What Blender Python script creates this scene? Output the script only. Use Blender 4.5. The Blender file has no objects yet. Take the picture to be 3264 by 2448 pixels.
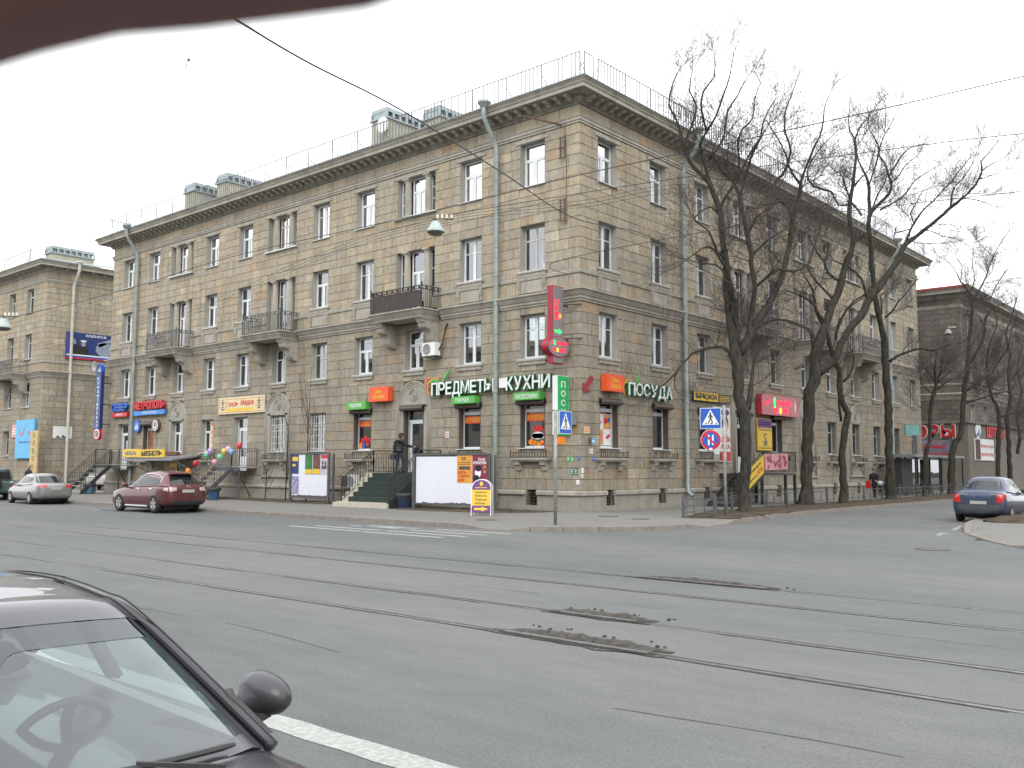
import bpy, bmesh, math, random
import numpy as np
from mathutils import Vector, Matrix
from mathutils.bvhtree import BVHTree

SC = bpy.context.scene
COL = SC.collection
R = math.radians
rnd = random.Random(7)

# ------------------------------------------------------------------ camera
def cam_axes(yaw, pitch, roll):
    a, p, r = R(yaw), R(pitch), R(roll)
    f = Vector((math.cos(a)*math.cos(p), math.sin(a)*math.cos(p), math.sin(p)))
    rt = Vector((math.sin(a), -math.cos(a), 0)); up = rt.cross(f)
    return math.cos(r)*rt+math.sin(r)*up, -math.sin(r)*rt+math.cos(r)*up, f
CAM = Vector((21.7029, -29.1711, 1.72))
rt_, up_, fw_ = cam_axes(130.878, 5.1173, 0.1373)
cd = bpy.data.cameras.new("camera"); cam = bpy.data.objects.new("camera", cd); COL.objects.link(cam)
m_ = Matrix((rt_, up_, -fw_)).transposed().to_4x4(); m_.translation = CAM
cam.matrix_world = m_
cd.sensor_width = 36.0; cd.lens = 36.0*2965.5/3264
cd.clip_start = 0.01; cd.clip_end = 1200
cd.dof.use_dof = True; cd.dof.focus_distance = 32.0; cd.dof.aperture_fstop = 20
SC.camera = cam

# ------------------------------------------------------------------ world: bright overcast sky
w = bpy.data.worlds.new("World"); SC.world = w; w.use_nodes = True
nt = w.node_tree; nt.nodes.clear()
sky = nt.nodes.new("ShaderNodeTexSky"); sky.sky_type = 'NISHITA'; sky.sun_disc = False
SUN_EL, SUN_AZ = R(42), R(-48)
sky.sun_elevation = SUN_EL; sky.sun_rotation = R(90)-SUN_AZ
sky.air_density = 1.0; sky.dust_density = 4.0; sky.ozone_density = 1.0
mx = nt.nodes.new("ShaderNodeMix"); mx.data_type = 'RGBA'; mx.inputs[0].default_value = 0.93
mx.inputs[7].default_value = (10.6, 10.8, 11.0, 1)      # the cloud deck
bg = nt.nodes.new("ShaderNodeBackground"); bg.inputs[1].default_value = 0.1
ow = nt.nodes.new("ShaderNodeOutputWorld")
nt.links.new(sky.outputs[0], mx.inputs[6]); nt.links.new(mx.outputs[2], bg.inputs[0]); nt.links.new(bg.outputs[0], ow.inputs[0])
sl = bpy.data.lights.new("sun", 'SUN'); sl.energy = 0.6; sl.angle = R(40); sl.color = (1.0, 0.97, 0.92)
so = bpy.data.objects.new("sun", sl); COL.objects.link(so)
so.location = (0, -20, 60)
sd = Vector((math.cos(SUN_AZ)*math.cos(SUN_EL), math.sin(SUN_AZ)*math.cos(SUN_EL), math.sin(SUN_EL)))
so.rotation_euler = sd.to_track_quat('Z', 'Y').to_euler()
SC.view_settings.view_transform = 'Standard'; SC.view_settings.look = 'None'
SC.view_settings.exposure = 1.2; SC.view_settings.gamma = 1.0; SC.view_settings.use_curve_mapping = False
SC.render.engine = 'CYCLES'
SC.cycles.max_bounces = 6; SC.cycles.transparent_max_bounces = 16; SC.cycles.glossy_bounces = 3

# ------------------------------------------------------------------ helpers
def lin(c):
    return tuple(((v/255)/12.92 if v/255 <= .04045 else ((v/255+.055)/1.055)**2.4) for v in c)
MATS = {}
def mat(name, rgb, rough=.7, metal=0., var=.12, scale=3., bump=0., bscale=30., spec=.5, coat=0., emis=0., grime=0., tint=False, stretch=(1, 1, 1)):
    """procedural surface: colour broken up by noise, optional streaky grime and fine relief"""
    if name in MATS: return MATS[name]
    m = bpy.data.materials.new(name); m.use_nodes = True; n = m.node_tree.nodes; l = m.node_tree.links
    b = n["Principled BSDF"]
    b.inputs["Roughness"].default_value = rough; b.inputs["Metallic"].default_value = metal
    b.inputs["Specular IOR Level"].default_value = spec; b.inputs["Coat Weight"].default_value = coat
    tc = n.new("ShaderNodeTexCoord")
    mp = n.new("ShaderNodeMapping"); mp.inputs["Scale"].default_value = stretch; l.new(tc.outputs["Object"], mp.inputs[0])
    no = n.new("ShaderNodeTexNoise"); no.inputs["Scale"].default_value = scale; no.inputs["Detail"].default_value = 5
    l.new(mp.outputs[0], no.inputs["Vector"])
    rm = n.new("ShaderNodeMapRange"); rm.inputs[1].default_value = .3; rm.inputs[2].default_value = .7
    rm.inputs[3].default_value = 1-var; rm.inputs[4].default_value = 1+var
    l.new(no.outputs[0], rm.inputs[0])
    mul = n.new("ShaderNodeVectorMath"); mul.operation = 'SCALE'
    if tint:
        at = n.new("ShaderNodeAttribute"); at.attribute_name = "tint"; l.new(at.outputs["Color"], mul.inputs[0])
    else:
        mul.inputs[0].default_value = rgb[:3]
    l.new(rm.outputs[0], mul.inputs["Scale"])
    col = mul.outputs[0]
    if grime:
        g = n.new("ShaderNodeTexNoise"); g.inputs["Scale"].default_value = .9; g.inputs["Detail"].default_value = 7
        g.inputs["Roughness"].default_value = .65
        gm = n.new("ShaderNodeMapping"); gm.inputs["Scale"].default_value = (2.2, 2.2, .22); l.new(tc.outputs["Object"], gm.inputs[0]); l.new(gm.outputs[0], g.inputs["Vector"])
        gr = n.new("ShaderNodeMapRange"); gr.inputs[1].default_value = .45; gr.inputs[2].default_value = .75; gr.inputs[3].default_value = 0; gr.inputs[4].default_value = grime
        l.new(g.outputs[0], gr.inputs[0])
        gx = n.new("ShaderNodeMix"); gx.data_type = 'RGBA'; l.new(gr.outputs[0], gx.inputs[0]); l.new(col, gx.inputs[6]); gx.inputs[7].default_value = (.11, .098, .08, 1)
        col = gx.outputs[2]
    l.new(col, b.inputs["Base Color"])
    if bump:
        bn = n.new("ShaderNodeTexNoise"); bn.inputs["Scale"].default_value = bscale; bn.inputs["Detail"].default_value = 4
        l.new(tc.outputs["Object"], bn.inputs["Vector"])
        bu = n.new("ShaderNodeBump"); bu.inputs["Strength"].default_value = bump; bu.inputs["Distance"].default_value = .02
        l.new(bn.outputs[0], bu.inputs["Height"]); l.new(bu.outputs[0], b.inputs["Normal"])
    if emis:
        l.new(col, b.inputs["Emission Color"]); b.inputs["Emission Strength"].default_value = emis
    MATS[name] = m; return m
def thin_glass(name, tintc=(.75, .82, .8), refl=.10, rough=.02, blend=.35):
    """a thin pane: clear with a fresnel-like mirror on top"""
    if name in MATS: return MATS[name]
    m = bpy.data.materials.new(name); m.use_nodes = True; n = m.node_tree.nodes; l = m.node_tree.links; n.clear()
    o = n.new("ShaderNodeOutputMaterial"); tr = n.new("ShaderNodeBsdfTransparent"); tr.inputs[0].default_value = (*tintc, 1)
    gl = n.new("ShaderNodeBsdfGlossy"); gl.inputs["Roughness"].default_value = rough; gl.inputs[0].default_value = (.95, .97, 1, 1)
    lw = n.new("ShaderNodeLayerWeight"); lw.inputs[0].default_value = blend
    mr = n.new("ShaderNodeMapRange"); mr.inputs[3].default_value = refl; mr.inputs[4].default_value = 1
    tc = n.new("ShaderNodeTexCoord"); no = n.new("ShaderNodeTexNoise"); no.inputs["Scale"].default_value = 1.3
    bu = n.new("ShaderNodeBump"); bu.inputs["Strength"].default_value = .04; bu.inputs["Distance"].default_value = .03
    l.new(tc.outputs["Object"], no.inputs["Vector"]); l.new(no.outputs[0], bu.inputs["Height"]); l.new(bu.outputs[0], gl.inputs["Normal"])
    ms = n.new("ShaderNodeMixShader"); l.new(lw.outputs["Fresnel"], mr.inputs[0]); l.new(mr.outputs[0], ms.inputs[0])
    l.new(tr.outputs[0], ms.inputs[1]); l.new(gl.outputs[0], ms.inputs[2]); l.new(ms.outputs[0], o.inputs[0])
    MATS[name] = m; return m

class MB:
    """collects faces, becomes ONE mesh object"""
    def __init__(s): s.v = []; s.f = []; s.m = []; s.t = []; s.mi = 0; s.tint = (1, 1, 1); s.smooth = False; s.sm = []
    def face(s, idx): s.f.append(tuple(idx)); s.m.append(s.mi); s.t.append(s.tint); s.sm.append(s.smooth)
    def poly(s, pts):
        b = len(s.v); s.v += [tuple(p) for p in pts]; s.face(range(b, b+len(pts)))
    def box(s, x0, x1, y0, y1, z0, z1):
        b = len(s.v)
        s.v += [(x0, y0, z0), (x1, y0, z0), (x1, y1, z0), (x0, y1, z0), (x0, y0, z1), (x1, y0, z1), (x1, y1, z1), (x0, y1, z1)]
        for q in ((0, 3, 2, 1), (4, 5, 6, 7), (0, 1, 5, 4), (1, 2, 6, 5), (2, 3, 7, 6), (3, 0, 4, 7)): s.face([b+i for i in q])
    def hexa(s, p):      # 8 points: bottom 4, top 4
        b = len(s.v); s.v += [tuple(q) for q in p]
        for q in ((0, 3, 2, 1), (4, 5, 6, 7), (0, 1, 5, 4), (1, 2, 6, 5), (2, 3, 7, 6), (3, 0, 4, 7)): s.face([b+i for i in q])
    def bar(s, a, b, w, h=None):
        """square bar from a to b"""
        a = Vector(a); b = Vector(b); h = h or w; d = (b-a).normalized()
        u = d.cross(Vector((0, 0, 1)));
        if u.length < 1e-3: u = Vector((1, 0, 0))
        u.normalize(); v = d.cross(u)
        P = []
        for c in (a, b): P += [c+u*w/2+v*h/2, c-u*w/2+v*h/2, c-u*w/2-v*h/2, c+u*w/2-v*h/2]
        s.hexa(P)
    def tube(s, pts, rad, n=8, cap=True):
        pts = [Vector(p) for p in pts]
        if not hasattr(rad, '__len__'): rad = [rad]*len(pts)
        rings = []; pu = None
        for i, p in enumerate(pts):
            d = (pts[min(i+1, len(pts)-1)]-pts[max(i-1, 0)]).normalized()
            if pu is None:
                pu = d.cross(Vector((0, 0, 1)))
                if pu.length < 1e-3: pu = Vector((1, 0, 0))
            pu = (pu-d*pu.dot(d)).normalized(); v = d.cross(pu)
            b = len(s.v); rings.append(b)
            for k in range(n):
                a = 2*math.pi*k/n; s.v.append(tuple(p+(pu*math.cos(a)+v*math.sin(a))*rad[i]))
        for i in range(len(pts)-1):
            for k in range(n):
                k2 = (k+1) % n; s.face((rings[i]+k, rings[i]+k2, rings[i+1]+k2, rings[i+1]+k))
        if cap: s.face([rings[0]+k for k in range(n)][::-1]); s.face([rings[-1]+k for k in range(n)])
    def prism(s, pts, off):
        """extrude a flat polygon by vector off"""
        off = Vector(off); n = len(pts); b = len(s.v)
        s.v += [tuple(Vector(p)) for p in pts]+[tuple(Vector(p)+off) for p in pts]
        s.face(range(b, b+n)); s.face([b+n+i for i in range(n)][::-1])
        for i in range(n): j = (i+1) % n; s.face((b+i, b+j, b+n+j, b+n+i))
    def loft(s, rings, closed=True, caps=True):
        ids = []
        for r in rings: ids.append(len(s.v)); s.v += [tuple(p) for p in r]
        n = len(rings[0])
        for i in range(len(rings)-1):
            for k in range(n if closed else n-1):
                k2 = (k+1) % n; s.face((ids[i]+k, ids[i]+k2, ids[i+1]+k2, ids[i+1]+k))
        if caps: s.face([ids[0]+k for k in range(n)][::-1]); s.face([ids[-1]+k for k in range(n)])
    def lathe(s, prof, c=(0, 0, 0), n=16, axis='z', a0=0., a1=2*math.pi):
        """prof = [(radius, height)]"""
        c = Vector(c); full = abs(a1-a0-2*math.pi) < 1e-6; m = n if full else n+1
        ids = []
        for r, h in prof:
            ids.append(len(s.v))
            for k in range(m):
                a = a0+(a1-a0)*k/n; x, y = r*math.cos(a), r*math.sin(a)
                s.v.append(tuple(c+(Vector((x, y, h)) if axis == 'z' else Vector((x, h, y)) if axis == 'y' else Vector((h, x, y)))))
        for i in range(len(prof)-1):
            for k in range(n if full else n):
                k2 = (k+1) % m; s.face((ids[i]+k, ids[i]+k2, ids[i+1]+k2, ids[i+1]+k))
    def mesh(s, name, mats, org=(0, 0, 0), recalc=True):
        me = bpy.data.meshes.new(name)
        v = np.array(s.v, dtype=float).reshape(-1, 3)-np.array(org)
        me.from_pydata(v.tolist(), [], s.f)
        for mt in (mats if isinstance(mats, (list, tuple)) else [mats]): me.materials.append(mt)
        me.polygons.foreach_set("material_index", s.m); me.polygons.foreach_set("use_smooth", s.sm)
        if any(t != (1, 1, 1) for t in s.t[:1]) or (mats is MATS.get('stone')):
            ca = me.color_attributes.new("tint", 'FLOAT_COLOR', 'CORNER')
            arr = []
            for p, t in zip(s.f, s.t): arr += [*t, 1.0]*len(p)
            ca.data.foreach_set("color", arr)
        if recalc:
            bm = bmesh.new(); bm.from_mesh(me); bmesh.ops.recalc_face_normals(bm, faces=bm.faces); bm.to_mesh(me); bm.free()
        me.update(); return me

def org_of(p):
    o = Vector((0, 0, 0))
    while p is not None: o += p.location; p = p.parent
    return o
def link(name, me, parent=None, **props):
    o = bpy.data.objects.new(name, me); COL.objects.link(o)
    if parent: o.parent = parent
    for k, v in props.items(): o[k] = v
    return o
def obj(name, mb, mats, parent=None, world=True, recalc=True, **props):
    """one mesh object; world=True: vertices were given in world space"""
    org = org_of(parent) if (parent and world) else (0, 0, 0)
    return link(name, mb.mesh(name, mats, org, recalc), parent, **props)
def thing(name, label, cat, loc=(0, 0, 0), rotz=0., group=None):
    o = bpy.data.objects.new(name, None); COL.objects.link(o); o.location = loc; o.rotation_euler = (0, 0, rotz)
    o.empty_display_size = .3; o['label'] = label; o['category'] = cat
    if group: o['group'] = group
    return o
def solo(name, mb, mats, label, cat, group=None, recalc=True):
    """a thing that is one mesh: origin at its base"""
    v = np.array(mb.v); c = (v.min(0)+v.max(0))/2; c[2] = v[:, 2].min()
    o = link(name, mb.mesh(name, mats, c, recalc)); o.location = c; o['label'] = label; o['category'] = cat
    if group: o['group'] = group
    return o
def struct(name, mb, mats, recalc=True): return obj(name, mb, mats, kind='structure', recalc=recalc)
def inst(name, me, parent, loc=(0, 0, 0), rot=(0, 0, 0), scale=(1, 1, 1)):
    o = link(name, me, parent); o.location = loc; o.rotation_euler = rot; o.scale = scale; return o
def dup(root, loc=None, rotz=None, label=None, parent=None):
    c = root.copy(); COL.objects.link(c)
    if parent: c.parent = parent
    if loc is not None: c.location = loc
    if rotz is not None: c.rotation_euler = (0, 0, rotz)
    if label: c['label'] = label
    for ch in list(root.children): dup(ch, parent=c)
    return c

class Plane:
    """a drawing plane: u to the right, v up, n towards the viewer"""
    def __init__(s, o, right, n, up=(0, 0, 1)): s.o = Vector(o); s.r = Vector(right).normalized(); s.n = Vector(n).normalized(); s.u = Vector(up).normalized()
    def P(s, u, v, w=0.): return s.o+s.r*u+s.u*v+s.n*w
def pbox(mb, pl, u0, u1, v0, v1, w0, w1):
    mb.hexa([pl.P(u0, v0, w0), pl.P(u1, v0, w0), pl.P(u1, v0, w1), pl.P(u0, v0, w1), pl.P(u0, v1, w0), pl.P(u1, v1, w0), pl.P(u1, v1, w1), pl.P(u0, v1, w1)])
def ppoly(mb, pl, pts, w, d=.004):
    mb.prism([pl.P(u, v, w) for u, v in pts], pl.n*d)
def pellipse(mb, pl, cu, cv, ru, rv, w, d=.004, n=20, rot=0.):
    c, s_ = math.cos(rot), math.sin(rot)
    ppoly(mb, pl, [(cu+ru*math.cos(a)*c-rv*math.sin(a)*s_, cv+ru*math.cos(a)*s_+rv*math.sin(a)*c) for a in [2*math.pi*i/n for i in range(n)]], w, d)
_txt = {}
def text(mb, pl, string, u0, u1, v0, v1, w, depth=.004, bold=.0, res=2, shear=0.):
    """letters fitted to the rectangle u0..u1, v0..v1 of the plane"""
    key = (string, bold, res, shear)
    if key not in _txt:
        cu = bpy.data.curves.new("t", 'FONT'); cu.body = string; cu.size = 1; cu.extrude = .5; cu.offset = bold; cu.resolution_u = res; cu.shear = shear
        to = bpy.data.objects.new("t", cu); COL.objects.link(to)
        dg = bpy.context.evaluated_depsgraph_get(); me = bpy.data.meshes.new_from_object(to.evaluated_get(dg))
        vs = np.array([v.co[:] for v in me.vertices]); fs = [tuple(p.vertices) for p in me.polygons]
        bpy.data.objects.remove(to); bpy.data.curves.remove(cu); bpy.data.meshes.remove(me)
        _txt[key] = (vs, fs)
    vs, fs = _txt[key]
    if not len(vs): return
    mn, mx_ = vs.min(0), vs.max(0); b = len(mb.v)
    for p in vs:
        mb.v.append(tuple(pl.P(u0+(u1-u0)*(p[0]-mn[0])/max(1e-6, mx_[0]-mn[0]), v0+(v1-v0)*(p[1]-mn[1])/max(1e-6, mx_[1]-mn[1]), w+depth*(p[2]+.5))))
    for f in fs: mb.face([b+i for i in f])
def lines(mb, pl, u0, u1, v0, v1, n, w, r=None):
    """rows of small print"""
    r = r or rnd; h = (v1-v0)/n
    for i in range(n):
        u = u0
        while u < u1-.02:
            l = r.uniform(.04, .13)*(u1-u0)/.6; e = min(u+l, u1)
            pbox(mb, pl, u, e, v0+h*(i+.25), v0+h*(i+.72), w, w+.003); u = e+.025*(u1-u0)/.6
# ------------------------------------------------------------------ materials
STONE = mat('stone', (.3, .25, .18), rough=.92, var=.16, scale=5, bump=.35, bscale=26, grime=.5, tint=True, spec=.25)
MORTAR = mat('mortar', (.11, .098, .08), rough=.95, spec=.2)
PLASTER = mat('plaster', (.31, .298, .262), rough=.9, var=.10, scale=2.5, bump=.2, grime=.35, spec=.25)
TRIM = mat('trim_plaster', (.34, .318, .272), rough=.9, var=.12, scale=2, bump=.25, bscale=18, grime=.45, spec=.25)
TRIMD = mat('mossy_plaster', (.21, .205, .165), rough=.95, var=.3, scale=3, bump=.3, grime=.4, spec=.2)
PLINTH = mat('plinth_plaster', (.275, .262, .225), rough=.92, var=.12, scale=1.5, bump=.2, grime=.45, spec=.2)
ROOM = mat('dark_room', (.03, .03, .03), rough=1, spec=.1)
PVC = mat('white_plastic_frame', (.62, .64, .65), rough=.4, var=.04)
OLDW = mat('old_painted_wood', (.42, .40, .36), rough=.7, var=.2, scale=12)
SILLM = mat('sill_metal', (.5, .52, .53), rough=.5, var=.15, metal=.1)
GLASS = thin_glass('window_glass', refl=.19)
GLASS_UP = thin_glass('upper_window_glass', tintc=(.8, .86, .88), refl=.48)
CURT = [mat('curtain_white', (.42, .43, .42), rough=.95, var=.2, scale=1.5, stretch=(9, 9, .3)),
        mat('curtain_grey_blue', (.25, .29, .32), rough=.95, var=.25, scale=1.5, stretch=(9, 9, .3)),
        mat('curtain_green', (.10, .15, .12), rough=.95, var=.3, scale=1.5, stretch=(9, 9, .3)),
        mat('curtain_peach', (.42, .32, .22), rough=.95, var=.2, scale=1.5, stretch=(9, 9, .3))]
ROOFM = mat('roof_sheet', (.20, .23, .22), rough=.55, var=.2, metal=.3, scale=1.2)
GUTTER = mat('drip_edge_metal', (.22, .25, .245), rough=.5, var=.25, metal=.3)
PIPE = mat('downpipe_metal', (.27, .31, .30), rough=.5, var=.18, metal=.25, scale=2)
PIPEW = mat('pale_downpipe_metal', (.5, .5, .44), rough=.6, var=.1)
IRON = mat('black_iron', (.025, .024, .024), rough=.6, var=.2)
GIRON = mat('grey_iron', (.10, .105, .11), rough=.55, var=.2, metal=.3)
RUST = mat('rusty_iron', (.10, .065, .05), rough=.9, var=.4, scale=15)
SHUT = mat('brown_roller_box', (.075, .06, .05), rough=.55, var=.15)
WHITE = mat('white_paint', (.72, .73, .74), rough=.5, var=.05)
OFFW = mat('white_film', (.66, .67, .66), rough=.45, var=.05)
GREEN = mat('green_film', (.025, .30, .05), rough=.45, var=.06)
GREEN2 = mat('pale_green_film', (.09, .36, .07), rough=.45, var=.06)
DGREEN = mat('dark_green_film', (.02, .12, .04), rough=.5, var=.1)
ORANGE = mat('orange_red_film', (.72, .085, .02), rough=.45, var=.06)
ORG2 = mat('orange_film', (.80, .22, .02), rough=.5, var=.06)
YELL = mat('yellow_film', (.66, .44, .03), rough=.5, var=.07)
CREAM = mat('cream_film', (.62, .52, .30), rough=.5, var=.07)
RED = mat('red_film', (.50, .015, .025), rough=.45, var=.08)
PINK = mat('pink_film', (.55, .25, .28), rough=.5, var=.25, scale=6)
BLUE = mat('blue_film', (.015, .09, .42), rough=.4, var=.06)
NAVY = mat('navy_film', (.012, .03, .13), rough=.45, var=.1)
SKYB = mat('sky_blue_film', (.09, .38, .66), rough=.5, var=.06)
PURP = mat('purple_film', (.11, .03, .17), rough=.5, var=.1)
BLACK = mat('black_print', (.012, .012, .013), rough=.5, var=.1)
DGREY = mat('dark_grey_print', (.07, .07, .075), rough=.5, var=.2)
MGREY = mat('mid_grey_plastic', (.2, .2, .21), rough=.5, var=.1)
SKIN = mat('skin', (.45, .25, .18), rough=.6, var=.08)
LEDR = mat('lit_red_led', (1.0, .015, .04), rough=.5, emis=.9, var=.1, scale=20)
LEDG = mat('lit_green_led', (.03, .8, .12), rough=.5, emis=.8, var=.1)
LEDY = mat('lit_amber_led', (.9, .55, .04), rough=.5, emis=.8, var=.1)
LEDP = mat('lit_pink_panel', (.36, .12, .14), rough=.5, emis=.12, var=.25, scale=5)
CONC = mat('concrete', (.27, .26, .24), rough=.9, var=.18, scale=4, bump=.3, grime=.3)
TILE = mat('beige_step_tile', (.44, .41, .34), rough=.6, var=.12, scale=6)
CARPET = mat('dark_green_step_mat', (.022, .034, .028), rough=.95, var=.3, scale=20, bump=.4, bscale=80)
BARK = mat('bark', (.048, .045, .037), rough=.95, var=.45, scale=9, bump=.9, bscale=22, stretch=(1, 1, .3), spec=.15)
TWIG = mat('twig_bark', (.085, .072, .068), rough=.95, var=.3, scale=6, spec=.1)
SOIL = mat('bare_soil', (.075, .06, .045), rough=1, var=.45, scale=2.5, bump=.9, bscale=9, spec=.1)
RUBBER = mat('rubber', (.018, .018, .018), rough=.85, var=.2)
RIM = mat('alloy', (.42, .42, .43), rough=.4, metal=.3, var=.1)
CHROME = mat('chrome', (.6, .6, .6), rough=.15, metal=1., var=.02)
CARGL = mat('car_glass', (.018, .022, .022), rough=.06, spec=.5, var=.1, coat=.0)
PLATE = mat('plate_white', (.33, .33, .31), rough=.5, var=.08)
TAIL = mat('tail_light_red', (.45, .012, .015), rough=.2, spec=.7, coat=.5, var=.1)
AMBER = mat('amber_lens', (.55, .16, .03), rough=.25, spec=.7, var=.1)
PLBLK = mat('black_plastic', (.03, .03, .031), rough=.6, var=.15)
INT = mat('car_interior', (.045, .045, .05), rough=.8, var=.2)

def asphalt(name, base, dust, crack=0.):
    m = bpy.data.materials.new(name); m.use_nodes = True; n = m.node_tree.nodes; l = m.node_tree.links
    b = n["Principled BSDF"]; b.inputs["Roughness"].default_value = .88; b.inputs["Specular IOR Level"].default_value = .3
    tc = n.new("ShaderNodeTexCoord")
    def noise(s, d=6, st=(1, 1, 1), rg=.6):
        mp = n.new("ShaderNodeMapping"); mp.inputs["Scale"].default_value = st; l.new(tc.outputs["Object"], mp.inputs[0])
        t = n.new("ShaderNodeTexNoise"); t.inputs["Scale"].default_value = s; t.inputs["Detail"].default_value = d; t.inputs["Roughness"].default_value = rg
        l.new(mp.outputs[0], t.inputs["Vector"]); return t.outputs[0]
    def ramp(src, a, b_, c0, c1):
        r = n.new("ShaderNodeMapRange"); r.inputs[1].default_value = a; r.inputs[2].default_value = b_; r.inputs[3].default_value = c0; r.inputs[4].default_value = c1
        l.new(src, r.inputs[0]); return r.outputs[0]
    big = ramp(noise(.16, 5, (.35, 1.3, 1)), .35, .65, 0, 1)
    mx = n.new("ShaderNodeMix"); mx.data_type = 'RGBA'; l.new(big, mx.inputs[0]); mx.inputs[6].default_value = (*base, 1); mx.inputs[7].default_value = (*dust, 1)
    fine = ramp(noise(38, 3), .3, .7, .80, 1.2); mid = ramp(noise(2.2, 6, (.5, 1.4, 1), .7), .3, .7, .90, 1.1)
    mu = n.new("ShaderNodeMath"); mu.operation = 'MULTIPLY'; l.new(fine, mu.inputs[0]); l.new(mid, mu.inputs[1])
    vs = n.new("ShaderNodeVectorMath"); vs.operation = 'SCALE'; l.new(mx.outputs[2], vs.inputs[0]); l.new(mu.outputs[0], vs.inputs["Scale"])
    l.new(vs.outputs[0], b.inputs["Base Color"])
    bu = n.new("ShaderNodeBump"); bu.inputs["Strength"].default_value = .5; bu.inputs["Distance"].default_value = .012
    l.new(noise(70, 3), bu.inputs["Height"]); l.new(bu.outputs[0], b.inputs["Normal"])
    MATS[name] = m; return m
ROADM = asphalt('road_asphalt', (.102, .109, .110), (.140, .143, .137))
PAVEM = asphalt('pavement_asphalt', (.155, .152, .144), (.185, .179, .163))
KERBM = mat('kerb_granite', (.19, .17, .15), rough=.9, var=.2, scale=5, bump=.4, bscale=40)
LINEM = mat('road_paint', (.30, .31, .29), rough=.85, var=.22, scale=22)
WORNP = mat('worn_road_paint', (.24, .245, .23), rough=.85, var=.3, scale=16)
TARM = mat('tar_groove', (.038, .036, .035), rough=.9, var=.4, scale=12)
STEEL = mat('worn_rail_steel', (.20, .19, .19), rough=.45, metal=.6, var=.35, scale=8)
RUBBLE = mat('broken_asphalt', (.062, .057, .05), rough=1, var=.5, scale=12, bump=.9, bscale=40)
# ------------------------------------------------------------------ ground
ZR = -.13
g = MB(); g.poly([(-400, -300, ZR-.02), (400, -300, ZR-.02), (400, 400, ZR-.02), (-400, 400, ZR-.02)]); struct('ground', g, SOIL)
g = MB(); g.poly([(-260, -30, ZR), (90, -30, ZR), (90, -8, ZR), (-260, -8, ZR)]); g.poly([(5.5, -8, ZR), (14.8, -8, ZR), (14.8, 160, ZR), (5.5, 160, ZR)])
g.poly([(3.2, -8, ZR), (5.5, -8, ZR), (5.5, -6, ZR), (3.2, -6, ZR)]); g.poly([(14.8, -8, ZR), (17.6, -8, ZR), (17.6, -3, ZR), (14.8, -3, ZR)])
struct('road', g, ROADM)

def pave(name, edge, drops, inner, kw=.16, top=0.):
    """pavement with an outer edge polyline; drops=[(i0,i1)] vertex ranges where the kerb is lowered; inner closes the polygon"""
    n = len(edge)
    low = [0.]*n
    for a, b in drops:
        for i in range(a, b+1): low[i] = 1.
    # inward normals
    nor = []
    for i in range(n):
        a = Vector((*edge[max(i-1, 0)], 0)); b = Vector((*edge[min(i+1, n-1)], 0)); d = (b-a).normalized(); nor.append(Vector((-d.y, d.x, 0)))
    p = [Vector((*e, 0)) for e in edge]
    r1 = [p[i]+nor[i]*kw+Vector((0, 0, top-.105*low[i])) for i in range(n)]
    r2 = [p[i]+nor[i]*1.1+Vector((0, 0, top)) for i in range(n)]
    m = MB()
    for i in range(n-1): m.poly([r1[i], r1[i+1], r2[i+1], r2[i]])
    m.poly(r2+[Vector((*q, top)) for q in inner])
    return struct(name, m, PAVEM), low, nor
def kerbs(parent, edge, low, nor, kw=.16, top=0., step=1., joined_beyond=300, lim=None):
    """granite kerb stones one by one"""
    far = MB(); cnt = 0
    for i in range(len(edge)-1):
        a, b = Vector((*edge[i], 0)), Vector((*edge[i+1], 0)); L = (b-a).length; k = max(1, round(L/step)); 
        for j in range(k):
            t0, t1 = j/k, (j+1)/k; gp = .008/L
            za = top+.006+rnd.uniform(-.006, .006)-.10*(low[i]*(1-t0)+low[i+1]*t0); zb = top+.006+rnd.uniform(-.006, .006)-.10*(low[i]*(1-t1)+low[i+1]*t1)
            n0 = nor[i].lerp(nor[i+1], t0)*kw; n1 = nor[i].lerp(nor[i+1], t1)*kw
            q0 = a.lerp(b, t0+gp); q1 = a.lerp(b, t1-gp); z = Vector((0, 0, 1)); jit = rnd.uniform(-.008, .008)
            q0 = q0+n0*jit/kw; q1 = q1+n1*jit/kw; c = .02
            mb = MB() if (lim is None or lim((q0+q1)/2)) else far
            P = [q0+z*(ZR-.05), q1+z*(ZR-.05), q1+n1+z*(ZR-.05), q0+n0+z*(ZR-.05), q0+n0*(c/kw)+z*za, q1+n1*(c/kw)+z*zb, q1+n1+z*zb, q0+n0+z*za]
            mb.hexa(P)
            if mb is not far: obj('kerb_stone', mb, KERBM, parent)
    if far.v: obj('distant_kerb_stones', far, KERBM, parent, kind='stuff')
E1 = [(-200, -8.5), (-60, -8.5), (-40, -8.5), (-20, -8.52), (-10, -8.55), (1.9, -8.6), (2.7, -8.62), (3.75, -8.6), (4.35, -8.3), (5.1, -7.72), (5.85, -7.0), (6.5, -6.15), (6.95, -5.0), (7.1, -4.1), (7.12, -3.0), (7.1, -2.4), (7.08, -1.7), (6.95, -.8), (6.6, 1.4), (6.25, 4.5), (6.08, 8), (6.02, 13), (6.0, 25), (6.0, 42), (6.0, 150)]
pv, lo, no = pave('pavement', E1, [(6, 7), (14, 16)], [(-60, 150), (-200, 150)])
kerbs(pv, E1, lo, no, lim=lambda p: -62 < p.x and p.y < 44)
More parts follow.
